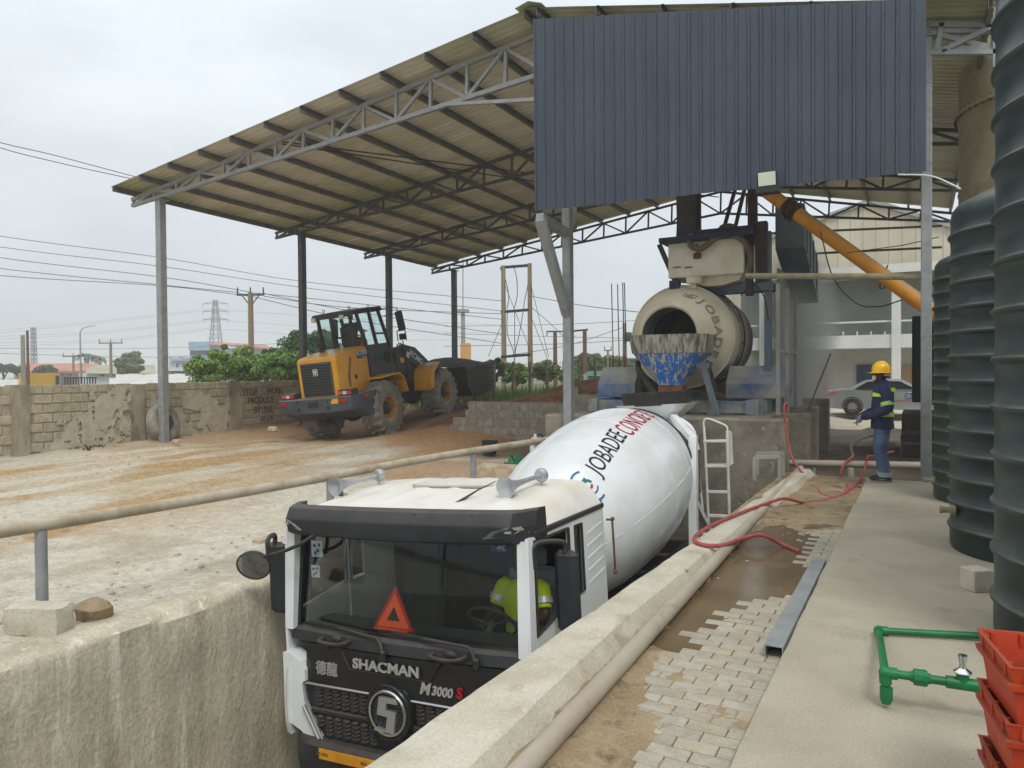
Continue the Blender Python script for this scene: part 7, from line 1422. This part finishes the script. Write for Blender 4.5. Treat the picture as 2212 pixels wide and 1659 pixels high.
VN = thing('yellow_van', 'yellow van parked beyond the block wall by the red awning', 'van', dep(48, 830, 62)); fbox(40, 56, 806, 830, 62, 4, 'body', 'van_yellow', VN, -.5); fbox(43, 55, 809, 814, 61.9, .2, 'window', 'far_glass', VN)
for u in (42, 54): p = dep(u, 828, 61.8); MB().lathe([(.35, -.1), (.35, .1), (.2, .1), (.003, .1)], (p.x, p.y, -.2), (_f.x, _f.y, 0), 14).build('wheel', 'black_rubber', VN, w=True)
AW = thing('market_stall', 'red awning stall beyond the block wall', 'stall', dep(95, 830, 66)); mb = MB(); mb.add([dep(58, 812, 66), dep(132, 811, 66), dep(128, 806, 70), dep(64, 807, 70), dep(58, 814, 66), dep(132, 813, 66)], [(0, 1, 2, 3), (0, 4, 5, 1)]); mb.build('awning', 'far_red', AW, w=True, smooth=0, fix=False); fbox(66, 128, 812, 832, 69, 2, 'counter', 'far_grey', AW, -.6)
for u in (60, 95, 130): p = dep(u, 813, 66); MB().tube([(p.x, p.y, -.8), p], .05, 6).build('stall_post', 'galv', AW, w=True)
LF = thing('slatted_rack', 'slatted steel rack showing above the block wall', 'rack', dep(165, 830, 42))
for k in range(12): p = dep(140 + k * 6, 816, 42); MB().bar((p.x, p.y, -.4), p, .05, .04).build('slat', 'steel_dark', LF, w=True)
MB().bar(dep(138, 816, 42), dep(210, 816, 42), .06, .06).build('rail', 'steel_dark', LF, w=True)
SH = thing('field_shack', 'small shack with green sheet roof behind the wire fence', 'shack', dep(1320, 830, 48)); fbox(1270, 1330, 812, 840, 50, 3, 'wall', 'far_wall', SH, -.2); fbox(1306, 1331, 820, 842, 46, 2, 'cart_box', 'far_white', SH, .2); mb = MB(); mb.add([dep(1255, 812, 47), dep(1345, 808, 47), dep(1335, 800, 52), dep(1270, 802, 52)], [(0, 1, 2, 3)]); mb.build('roof', 'tarp_green', SH, w=True, smooth=0, fix=False)
# ------------------------------------------------------------------ buildings behind the plant
mat('shed_beige', C(196, 188, 168), C(182, 174, 154), .7, sc=.6, st=(1, 1, .2)); mat('office_wall', C(186, 188, 180), C(172, 174, 166), .8, sc=.5); mat('office_white', C(210, 212, 206), C(196, 198, 192), .7, sc=.6); mat('door_brown', C(168, 138, 104), C(152, 124, 92), .6, sc=2, st=(1, 1, .2)); mat('door_blue', C(48, 66, 104), C(36, 50, 84), .25, sc=1.5); mat('dark_storey', C(140, 144, 140), C(126, 130, 126), .8, sc=.5)
WH = thing('warehouse', 'beige corrugated gable warehouse behind the mixing plant', 'building', (-3, 46, -.4)); Y0 = 44.
ap, le, re_, = aY(1882, 436, Y0), aY(1560, 552, Y0), aY(2120, 512, Y0); zb_ = aY(1850, 590, Y0).z
xs_ = np.arange(le.x, re_.x, .62)
for i in range(len(xs_) - 1):
    x0, x1 = xs_[i], xs_[i + 1]; tz = lambda x: (le.z + (ap.z - le.z) * (x - le.x) / (ap.x - le.x)) if x < ap.x else ap.z + (re_.z - ap.z) * (x - ap.x) / (re_.x - ap.x)
    pr = [(x0, 0), (x0 + .04, -.05), (x0 + .10, -.05), (x0 + .14, 0), (x1, 0)]; mb = MB(); mb.loft([[V(x, Y0 + y, -.5) for x, y in pr], [V(x, Y0 + y, tz(x)) for x, y in pr]], cap=False, closed=False); mb.build('cladding_sheet', 'shed_beige', WH, w=True, smooth=0, fix=False)
for a, b_ in ((le, ap), (ap, re_)): MB().bar(a + V(0, -.1, .05), b_ + V(0, -.1, .05), .3, .22).build('verge_trim', 'galv', WH, w=True, smooth=0); mb = MB(); mb.add([a, b_, b_ + V(0, 20, 0), a + V(0, 20, 0)], [(0, 1, 2, 3)]); mb.build('roof', 'shed_beige', WH, w=True, smooth=0, fix=False)
OF = thing('office_building', 'two storey office with white columns and beam behind the silver car', 'building', (-1, 40, -.4)); Y1 = 40.
def ob(u0, u1, v0, v1, Y, th, nm, mt, zb=None):
    a, b_ = aY(u0, v0, Y), aY(u1, v0, Y); z0 = aY((u0 + u1) / 2, v1, Y).z if zb is None else zb; return MB().box(((a.x + b_.x) / 2, Y + th / 2, ((a.z + b_.z) / 2 + z0) / 2), (b_.x - a.x, th, (a.z + b_.z) / 2 - z0)).build(nm, mt, OF, w=True, smooth=0)
ob(1600, 2150, 600, 905, Y1 + 2, .3, 'rear_wall', 'office_wall', -.5); ob(1600, 2150, 575, 592, Y1 - .6, 3, 'eaves_slab', 'office_white'); ob(1600, 2150, 724, 752, Y1 - .2, 2.2, 'floor_beam', 'office_white'); ob(1600, 2150, 606, 724, Y1 + 1.8, .1, 'upper_storey', 'dark_storey')
for u in (1926, 1640, 2130): ob(u, u + 20, 592, 905, Y1 - .3, .5, 'column', 'office_white', -.5)
ob(1600, 2150, 694, 697, Y1 - .1, .06, 'balcony_rail', 'office_white')
for k in range(9): ob(1700 + k * 30, 1703 + k * 30, 716, 724, Y1 - .1, .1, 'rail_bolt', 'office_white')
for u0, u1, mt in ((1734, 1786, 'door_brown'), (1948, 1985, 'door_brown'), (1850, 1922, 'door_blue')): d0_ = ob(u0, u1, 788, 900, Y1 + 1.85, .1, 'door', mt, -.45); ob(u0 + 3, u0 + 5, 842, 848, Y1 + 1.75, .1, 'door_handle', 'chrome')
ob(1600, 2150, 590, 600, Y1 - .4, .2, 'gutter', 'far_grey')
mb = MB(); mb.box((-1, 35.6, -.26), (16, 3.8, .2), None, .02); mb.thing('kerb_pavement', 'concrete_pale', 'pale concrete pavement strip under the silver car', 'pavement', kind='structure')
for k, (pa, pb_) in enumerate((((1640, 505), (2035, 488)), ((1690, 551), (2035, 534)))): MB().bar(aY(*pa, 28.5), aY(*pb_, 28.5), .07, .07).thing('tie_beam', 'steel_dark', ['upper dark steel beam crossing in front of the beige warehouse', 'lower dark steel beam crossing in front of the beige warehouse'][k], 'beam')
# silver car
mat('car_silver', C(168, 172, 174), C(158, 162, 164), .28, .6, sc=2, coat=.6); mat('car_glass', C(30, 36, 38), None, .06, coat=.5)
cb0 = aY(1789, 870, 33.2); K = thing('silver_car', 'silver saloon car with company print parked before the office', 'car', (cb0.x, 33.2, -.36 + .2))
def side_prof(t): pass
prof_b = [(0.02, .42), (.0, .75), (.06, .98), (.25, 1.03), (.75, 1.06), (1.45, 1.40), (2.0, 1.46), (2.7, 1.42), (3.45, 1.04), (4.3, .90), (4.75, .72), (4.83, .5), (4.75, .28), (4.25, .26), (.6, .26), (.1, .30)]
body = [(0.02, .42), (.0, .75), (.06, .98), (.25, 1.02), (.75, 1.04), (1.5, 1.0), (2.4, .98), (3.3, .98), (3.5, 1.0), (4.3, .88), (4.75, .72), (4.83, .5), (4.75, .28), (4.25, .26), (.6, .26), (.1, .30)]
mb = MB(); rings = []
for hw, sc_ in ((-.90, .97), (-.86, 1.), (.86, 1.), (.90, .97)): rings.append([V(2.4 + (x - 2.4) * sc_, hw, .62 + (z - .62) * sc_) for x, z in body])
mb.loft(rings); cbod = mb.build('body', 'car_silver', K, smooth=30)
cab_ = [(.72, 1.03), (1.42, 1.40), (2.0, 1.46), (2.7, 1.43), (3.5, 1.0)]; mb = MB(); mb.loft([[V(x, -.84 + max(0, z - 1.0) * .45, z) for x, z in cab_], [V(x, .84 - max(0, z - 1.0) * .45, z) for x, z in cab_]]); mb.build('cabin', 'car_silver', K, smooth=30)
for poly in ([(1.05, 1.05), (1.5, 1.34), (2.02, 1.38), (2.02, 1.05)], [(2.10, 1.05), (2.10, 1.38), (2.66, 1.35), (3.2, 1.06)]):
    mb = MB(); a = [V(x, -.845 + max(0, z - 1.0) * .45 - .012, z) for x, z in poly]; mb.loft([a, [p + V(0, .03, 0) for p in a]]); mb.build('window', 'car_glass', K, smooth=0); mb2 = MB().tube([p + V(0, -.004, 0) for p in a], .012, 5, closed=True); mb2.build('window_trim', 'chrome', K)
mb = MB(); a = [V(.80, -.6, 1.08), V(.80, .6, 1.08), V(1.36, .55, 1.385), V(1.36, -.55, 1.385)]; mb.add([p + V(-.02, 0, .02) for p in a], [(0, 1, 2, 3)]); mb.build('rear_window', 'car_glass', K, smooth=0)
for x in (.98, 3.85):
    for sy in (-1, 1):
        w_ = MB().lathe([(.20, -.1), (.33, -.11), (.345, -.08), (.345, .08), (.33, .11), (.20, .1)], (x, .80 * sy, .345), (0, 1, 0), 28, cap=False).build('wheel', 'black_rubber', K); MB().lathe([(.22, .06), (.21, .105), (.06, .09), (.003, .1)], (x, .80 * sy, .345), (0, sy, 0), 24).build('rim', 'steel_dark', w_)
        for k in range(10): a_ = k * PI / 5; MB().bar((x + .04 * math.cos(a_), .912 * sy, .345 + .04 * math.sin(a_)), (x + .21 * math.cos(a_), .912 * sy, .345 + .21 * math.sin(a_)), .02, .022, up=(0, 1, 0)).build('spoke', 'silver', w_)
        MB().tube([V(x + .38 * math.cos(t), .885 * sy, .345 + .38 * math.sin(t)) for t in np.linspace(-.1, PI + .1, 14)], .03, 6).build('wheel_arch', 'black_rubber', K)
MB().prism([(-.005, .78), (.02, .90), (.30, .92), (.48, .89), (.25, .80)], (0, -.905, 0), (1, 0, 0), (0, 0, 1), (0, .05, 0)).build('tail_lamp', 'lamp_red', K, smooth=0)
for x in (1.95, 3.0): MB().box((x, -.90, .93), (.18, .03, .03), None, .008).build('door_handle', 'chrome', K)
for x in (1.15, 2.07, 3.15): MB().bar((x, -.893, .35), (x, -.893, 1.0), .006, .012).build('door_gap', 'black_rubber', K)
MB().box((3.35, -.98, 1.05), (.22, .16, .12), None, .03).build('wing_mirror', 'car_silver', K)
tb = text('JOBADEE CONCRETE', .13, .003); place(tb, (3.05, -.905, .60), (1, 0, 0), (0, 0, 1)); tb.build('lettering', 'letter_red', K, smooth=0); MB().lathe([(.10, 0), (.14, 0), (.14, .004), (.10, .004)], (2.95, -.903, .80), (0, -1, 0), 20, cap=False).build('logo', 'letter_blue', K, smooth=0)
# ------------------------------------------------------------------ people
mat('skin', C(72, 50, 38), C(60, 42, 32), .55, sc=6); mat('jacket_navy', C(42, 48, 82), C(34, 40, 70), .8, sc=5, bump=.3, bsc=14, dist=.02); mat('hivis', C(176, 226, 40), None, .6, spec=.3); mat('hivis_silver', C(190, 196, 190), None, .4, .3); mat('denim', C(84, 104, 132), C(58, 76, 106), .85, sc=4, bump=.3, bsc=16, col3=C(120, 136, 150), sc3=2, thr3=(.56, .72), dist=.02)
mat('helmet_yellow', C(240, 186, 20), None, .35, coat=.3); mat('mask_white', C(220, 222, 218), None, .8); mat('glove_grey', C(120, 124, 134), C(100, 104, 112), .9, sc=12); mat('shoe_dark', C(44, 42, 42), C(60, 56, 52), .7, sc=8); mat('shoe_sole', C(150, 146, 136), None, .8); mat('denim_cuff', C(150, 158, 160), None, .9); mat('shirt_lime', C(198, 214, 40), C(184, 200, 30), .8, sc=5, bump=.2, bsc=12); mat('cloth_dark', C(52, 54, 58), C(44, 46, 50), .85, sc=5); mat('hair', C(22, 20, 19), None, .8)
def remesh(mb, vox, smooth_it=2):
    me = bpy.data.meshes.new('tmp'); me.from_pydata(mb.v, [], mb.f); bm = bmesh.new(); bm.from_mesh(me); bmesh.ops.recalc_face_normals(bm, faces=bm.faces); bm.to_mesh(me); bm.free()
    o = bpy.data.objects.new('tmp', me); COL.objects.link(o); r = o.modifiers.new('r', 'REMESH'); r.mode = 'VOXEL'; r.voxel_size = vox; s_ = o.modifiers.new('s', 'SMOOTH'); s_.iterations = smooth_it * 2; s_.factor = .5
    dg = bpy.context.evaluated_depsgraph_get(); m2 = bpy.data.meshes.new_from_object(o.evaluated_get(dg)); bpy.data.objects.remove(o); bpy.data.meshes.remove(me)
    out = MB(); out.v = [tuple(v.co) for v in m2.vertices]; out.f = [tuple(p.vertices) for p in m2.polygons]; out.m = [0] * len(out.f); bpy.data.meshes.remove(m2); return out
def ell(c, a, b_, n=20, pw=1.): c = V(c); return [c + V(math.copysign(abs(math.cos(t)) ** pw, math.cos(t)) * a, math.copysign(abs(math.sin(t)) ** pw, math.sin(t)) * b_, 0) for t in (2 * PI * i / n for i in range(n))]
def hand(mb, wrist, d, side, curl=.5):
    """palm, four unequal fingers with bends and a thumb off the side of the palm"""
    d = V(d).normalized(); s_ = V(side).normalized(); nrm = d.cross(s_).normalized(); w0 = V(wrist)
    mb.tube([w0 - d * .02, w0 + d * .03, w0 + d * .085], [.026, .034, .033], 10)
    for k, (off, ln) in enumerate(((-.030, .068), (-.010, .078), (.010, .074), (.030, .058))):
        b_ = w0 + d * .085 + s_ * off; d1 = (d + nrm * curl * .5).normalized(); d2 = (d + nrm * curl * 1.5).normalized(); mb.tube([b_ - d * .02, b_ + d1 * ln * .45, b_ + d1 * ln * .45 + d2 * ln * .55], [.0105, .0098, .008], 8)
    tb = w0 + d * .025 - s_ * .028; td = (d * .55 - s_ * .75 + nrm * .3).normalized(); mb.tube([tb, tb + td * .035, tb + td * .035 + (td + d).normalized() * .035], [.013, .011, .009], 8)
def head(mb, c, tilt=0.):
    c = V(c); mb.ball(c, .1, 18, 14, sc=(.76, .96, 1.16)); mb.ball(c + V(0, .055, -.055), .06, 12, 8, sc=(.85, .8, .9)); mb.tube([c + V(0, .092, .025), c + V(0, .118, -.012)], [.011, .019], 8); mb.tube([c + V(-.025, .088, -.05), c + V(.025, .088, -.05)], .011, 8)
    for sx in (-1, 1): mb.ball(c + V(.078 * sx, -.005, -.005), .03, 8, 6, sc=(.35, .7, 1.1)); mb.ball(c + V(.032 * sx, .085, .022), .014, 8, 6)
    mb.tube([c + V(0, -.01, -.06), c + V(0, -.03, -.15), c + V(0, -.035, -.22)], [.055, .055, .07], 12)
def limb(mb, pts, rs, n=14): mb.tube(bez(pts, 4), list(np.interp(np.linspace(0, 1, 4 * (len(pts) - 1) + 1), np.linspace(0, 1, len(rs)), rs)), n)
# worker: stands on the slab end, body turned towards the plant, hands together in front
WK = bpy.data.objects.new('person', None)
wpos = at(1906, 1040, 'z', 0.); wrot = R_(98)
bd = MB(); head(bd, (0, .03, 1.60)); bd.loft([ell((0, 0, z), a, b_) for z, a, b_ in ((.85, .15, .11), (1.1, .14, .10), (1.35, .17, .11), (1.45, .10, .08))])
arms = {-1: [(-.195, -.01, 1.40), (-.262, -.05, 1.13), (-.15, .20, 1.00), (-.075, .285, .965)], 1: [(.195, -.01, 1.40), (.262, -.03, 1.13), (.13, .21, 1.01), (.055, .285, .975)]}
for sx in (-1, 1):
    limb(bd, arms[sx], [.05, .045, .035, .028]); limb(bd, [(.09 * sx, 0, .9), (.10 * sx, .03, .5), (.10 * sx, -.01, .08)], [.085, .06, .045]); hand(bd, arms[sx][3], V(-.12 * sx, .6, -.75), V(sx, .2, 0), .7)
ob_ = remesh(bd, .011); me_ = ob_.mesh('person', 'skin', 60.); WKo = bpy.data.objects.new('person', me_); COL.objects.link(WKo); bpy.data.objects.remove(WK); WK = WKo
WK.location = (wpos.x, wpos.y, 0.0); WK.rotation_euler = (0, 0, wrot); WK['label'] = 'person in yellow helmet, navy reflective jacket and jeans standing on the slab end'; WK['category'] = 'person'
jk = MB(); TR = ((.80, .205, .160, .0), (.86, .205, .160, .0), (.95, .195, .150, .005), (1.05, .190, .147, .005), (1.18, .200, .150, .0), (1.30, .212, .150, -.01), (1.38, .205, .140, -.015), (1.44, .150, .115, -.02), (1.485, .085, .085, -.01), (1.53, .078, .08, .0))
def torso_ring(z, g=0.):
    zs = [t[0] for t in TR]; return ell((0, float(np.interp(z, zs, [t[3] for t in TR])), z), float(np.interp(z, zs, [t[1] for t in TR])) + g, float(np.interp(z, zs, [t[2] for t in TR])) + g, 28, .9)
jk.loft([torso_ring(t[0]) for t in TR])
for sx in (-1, 1): limb(jk, [(.15 * sx, -.01, 1.40)] + arms[sx][:3] + [tuple(V(arms[sx][3]) * .85 + V(arms[sx][2]) * .15)], [.075, .082, .078, .062, .05])
remesh(jk, .012, 3).build('jacket', 'jacket_navy', WK, smooth=60)
def band(z0, z1, g, mt, nm='reflective_band', a0=0, a1=28):
    MB().loft([(torso_ring(z0 + (z1 - z0) * k / 3, g)) for k in range(4)], cap=False).build(nm, mt, WK, smooth=60, fix=False)
band(.985, 1.055, .015, 'hivis'); band(1.008, 1.032, .019, 'hivis_silver')
for sx in (-1, 1):
    p, q = V(arms[sx][1]), V(arms[sx][2]); e = V(arms[sx][0]); c0 = e.lerp(p, .72); c1 = e.lerp(p, .93); MB().tube([c0, c0.lerp(c1, .5), c1], .093, 18, cap=False).build('reflective_band', 'hivis', WK); MB().tube([c0.lerp(c1, .35), c0.lerp(c1, .65)], .097, 18, cap=False).build('reflective_band', 'hivis_silver', WK)
    ys_ = [torso_ring(z, .018) for z in (1.355, 1.375, 1.40, 1.415)]; sel = [i for i in range(28) if (ys_[0][i].x * sx > .02)]
    mb = MB()
    for half, mt in ((1, 'hivis'),):
        idx_ = [i for i in range(28) if ys_[0][i].y < -.01 and ys_[0][i].x * sx > .015]
        if sx < 0: idx_ = sorted(idx_)
        rows = [[r[i] + V(0, -.006, 0) for i in idx_] for r in ys_]; mb.loft(rows, cap=False, closed=False)
    mb.build('reflective_band', 'hivis', WK, smooth=60, fix=False)
    idx_ = [i for i in range(28) if ys_[0][i].y > .02 and ys_[0][i].x * sx > .03]; mb = MB(); mb.loft([[r[i] + V(0, .008, -.07) for i in idx_] for r in ys_], cap=False, closed=False); mb.build('reflective_band', 'hivis', WK, smooth=60, fix=False)
jn = MB(); jn.loft([ell((0, 0, z), a, b_) for z, a, b_ in ((.72, .13, .10), (.80, .175, .125), (.90, .175, .13), (.94, .17, .125))])
for sx in (-1, 1): limb(jn, [(.088 * sx, -.005, .86), (.098 * sx, .015, .62), (.102 * sx, .03, .46), (.102 * sx, -.005, .28), (.102 * sx, -.025, .11)], [.105, .098, .085, .082, .085])
remesh(jn, .012, 3).build('jeans', 'denim', WK, smooth=60)
for sx in (-1, 1):
    MB().tube([(.102 * sx, -.024, .085), (.102 * sx, -.022, .155)], [.088, .09], 18).build('turned_cuff', 'denim_cuff', WK)
    mb = MB(); mb.loft([[V(.102 * sx + a * wd, y, z) for a, z in ((-1, .022), (-.9, .05 + h * .3), (-.35, .05 + h), (.35, .05 + h), (.9, .05 + h * .3), (1, .022))] for y, wd, h in ((-.115, .030, .02), (-.09, .042, .055), (-.02, .045, .07), (.06, .048, .045), (.13, .046, .02), (.165, .028, .005))]); sh = mb.build('shoe', 'shoe_dark', WK, smooth=40)
    mb = MB(); mb.loft([[V(.102 * sx + a * wd, y, z) for a, z in ((-1, .002), (-1.05, .026), (1.05, .026), (1, .002))] for y, wd in ((-.125, .03), (-.09, .046), (.06, .052), (.13, .048), (.172, .028))]); mb.build('sole', 'shoe_sole', sh, smooth=30)
    MB().prism([(-.05, .052), (.02, .043), (.07, .058), (.02, .05)], ((.102 + .047 * sx * sx) * sx if False else .102 * sx + .049 * sx, 0, 0), (0, 1, 0), (0, 0, 1), (.003 * sx, 0, 0)).build('shoe_mark', 'mask_white', sh, smooth=0)
    gl = MB(); hand(gl, arms[sx][3], V(-.12 * sx, .6, -.75), V(sx, .2, 0), .7); gl2 = MB(); gl2.v = [tuple(V(v)) for v in gl.v]; gl2.f = gl.f; gl2.m = gl.m; remesh(gl2, .006, 1).build('glove', 'glove_grey', WK, smooth=60)
hm = MB(); hm.lathe([(.132, 1.645), (.133, 1.67), (.128, 1.71), (.112, 1.755), (.08, 1.79), (.04, 1.806), (.003, 1.81)], (0, .015, 0), (0, 0, 1), 32, cap=False)
hl = hm.build('helmet', 'helmet_yellow', WK, smooth=60); bmr = MB(); bmr.loft([[V(math.cos(t) * .131, .015 + math.sin(t) * .131, 1.65 - .002) for t in np.linspace(0, 2 * PI, 32, endpoint=False)], [V(math.cos(t) * .150, .02 + math.sin(t) * (.150 + (.045 if math.sin(t) > 0 else 0) * math.sin(t)), 1.636) for t in np.linspace(0, 2 * PI, 32, endpoint=False)]], cap=False); bmr.build('helmet_brim', 'helmet_yellow', hl, smooth=60, fix=False)
MB().tube([V(0, .015 + .131 * math.cos(t), 1.665 + .145 * math.sin(t)) for t in np.linspace(.25, PI - .25, 12)], .008, 6).build('helmet_ridge', 'helmet_yellow', hl)
mb = MB(); mb.ball((0, .098, 1.565), .06, 14, 10, sc=(.9, .72, .95)); mk = mb.build('face_mask', 'mask_white', WK, smooth=60)
for sx in (-1, 1): MB().tube([(.05 * sx, .10, 1.58), (.082 * sx, .02, 1.61)], .004, 5).build('mask_strap', 'mask_white', mk)
MB().tube([V(.083 * math.cos(t), .0 + .10 * math.sin(t), 1.605) for t in np.linspace(PI * 1.05, PI * 1.95, 10)], .016, 6).build('helmet_harness', 'mask_white', hl)
# truck driver
def seated(T_, base, rz, label, shirt, trousers, reach):
    m_ = wm(T_) @ Matrix.Translation(base) @ Matrix.Rotation(rz, 4, 'Z'); bd = MB(); head(bd, (0, .02, .78)); bd.loft([ell((0, 0, z), a, b_) for z, a, b_ in ((.0, .16, .12), (.25, .15, .11), (.5, .18, .11), (.58, .10, .08))]); A_ = {}
    for sx in (-1, 1):
        A_[sx] = [(.19 * sx, 0, .52), (.26 * sx, .10, .30), (.20 * sx, reach, .30)]; limb(bd, A_[sx], [.05, .045, .032]); hand(bd, A_[sx][2], V(-.2 * sx, 1, .1), V(sx, 0, .2), .9); limb(bd, [(.10 * sx, .0, .02), (.12 * sx, .38, .06), (.12 * sx, .45, -.32)], [.085, .065, .05])
    me_ = remesh(bd, .014).mesh('person', 'skin', 60.); o = bpy.data.objects.new('person', me_); COL.objects.link(o); o.matrix_world = m_; o['label'] = label; o['category'] = 'person'
    o.location, o.rotation_euler = m_.to_translation(), m_.to_euler()
    sh = MB(); sh.loft([ell((0, 0, z), a, b_) for z, a, b_ in ((-.03, .19, .145), (.2, .18, .14), (.4, .205, .145), (.52, .19, .125), (.575, .10, .09), (.60, .075, .075))])
    for sx in (-1, 1): limb(sh, [(.14 * sx, 0, .50)] + A_[sx][:1] + [tuple(V(A_[sx][0]).lerp(V(A_[sx][1]), .75))], [.08, .085, .075])
    remesh(sh, .014, 2).build('shirt', shirt, o, smooth=60); tr_ = MB(); tr_.loft([ell((0, 0, z), a, b_) for z, a, b_ in ((-.08, .16, .14), (.06, .17, .14))])
    for sx in (-1, 1): limb(tr_, [(.10 * sx, .0, .0), (.12 * sx, .38, .05), (.12 * sx, .45, -.32)], [.105, .085, .07])
    remesh(tr_, .016, 2).build('trousers', trousers, o, smooth=60); MB().ball((0, .0, .835), .098, 14, 10, sc=(.83, 1.0, .85)).build('hair', 'hair', o); return o, A_
drv, A_ = seated(T, V(.64, 1.08, 1.42), PI, 'person in lime reflective shirt sitting at the mixer truck wheel', 'shirt_lime', 'cloth_dark', .34)
MB().loft([ell((0, 0, z), a + .012, b_ + .012) for z, a, b_ in ((.20, .18, .14), (.255, .185, .14))], cap=False).build('reflective_band', 'hivis_silver', drv, smooth=60, fix=False)
for sx in (-1, 1): p, q = V(A_[sx][0]), V(A_[sx][1]); MB().tube([p.lerp(q, .38), p.lerp(q, .60)], .094, 16, cap=False).build('reflective_band', 'hivis_silver', drv)
seated(LD, V(.05, .42, 2.86), 0, 'person in dark clothes operating the wheel loader', 'cloth_dark', 'cloth_dark', .40)
# ------------------------------------------------------------------ dust hanging round the drum
m = bpy.data.materials.new('cement_dust'); m.use_nodes = True; t = m.node_tree; t.nodes.clear(); n = t.nodes.new; l = t.links.new
pv = n('ShaderNodeVolumePrincipled'); pv.inputs['Color'].default_value = (.95, .95, .92, 1); ou = n('ShaderNodeOutputMaterial'); l(pv.outputs[0], ou.inputs['Volume'])
tcn = n('ShaderNodeTexCoord'); ns = n('ShaderNodeTexNoise'); ns.inputs['Scale'].default_value = .55; ns.inputs['Detail'].default_value = 4; l(tcn.outputs['Object'], ns.inputs['Vector'])
gd = n('ShaderNodeVectorMath'); gd.operation = 'LENGTH'; mpn = n('ShaderNodeMapping'); mpn.inputs['Scale'].default_value = (1 / 1.0, 1 / 3.6, 1 / 3.0); l(tcn.outputs['Object'], mpn.inputs[0]); l(mpn.outputs[0], gd.inputs[0])
f1 = n('ShaderNodeMapRange'); f1.inputs[1].default_value = 1.0; f1.inputs[2].default_value = .25; f1.inputs[3].default_value = 0; f1.inputs[4].default_value = 1; l(gd.outputs['Value'], f1.inputs[0])
f2 = n('ShaderNodeMapRange'); f2.inputs[1].default_value = .3; f2.inputs[2].default_value = .7; f2.inputs[3].default_value = .35; f2.inputs[4].default_value = 1.5; l(ns.outputs[0], f2.inputs[0])
ml = n('ShaderNodeMath'); ml.operation = 'MULTIPLY'; l(f1.outputs[0], ml.inputs[0]); l(f2.outputs[0], ml.inputs[1]); m2_ = n('ShaderNodeMath'); m2_.operation = 'MULTIPLY'; m2_.inputs[1].default_value = .9; l(ml.outputs[0], m2_.inputs[0]); l(m2_.outputs[0], pv.inputs['Density']); MATS['cement_dust'] = m
mb = MB(); mb.ball((0, 0, 0), 1, 20, 14, sc=(1.0, 3.6, 3.0)); me_ = mb.mesh('dust_cloud', 'cement_dust', 60.); o = bpy.data.objects.new('dust_cloud', me_); COL.objects.link(o); o.location = (-2.62, 19.4, 2.4); o['kind'] = 'stuff'; o['label'] = 'cloud of grey cement dust drifting from the mixing plant'; o['category'] = 'dust'

# ------------------------------------------------------------------ humid air over the whole place
m = bpy.data.materials.new('air_haze'); m.use_nodes = True; t = m.node_tree; t.nodes.clear(); pv = t.nodes.new('ShaderNodeVolumePrincipled'); pv.inputs['Color'].default_value = (.93, .95, .97, 1); pv.inputs['Density'].default_value = .0016
ou = t.nodes.new('ShaderNodeOutputMaterial'); t.links.new(pv.outputs[0], ou.inputs['Volume']); MATS['air_haze'] = m
mb = MB(); mb.box((0, 0, 20.4), (5200, 5200, 46)); o = mb.build('haze', 'air_haze', smooth=0); o['kind'] = 'stuff'; o['label'] = 'thin humid haze over the whole yard'; o['category'] = 'haze'
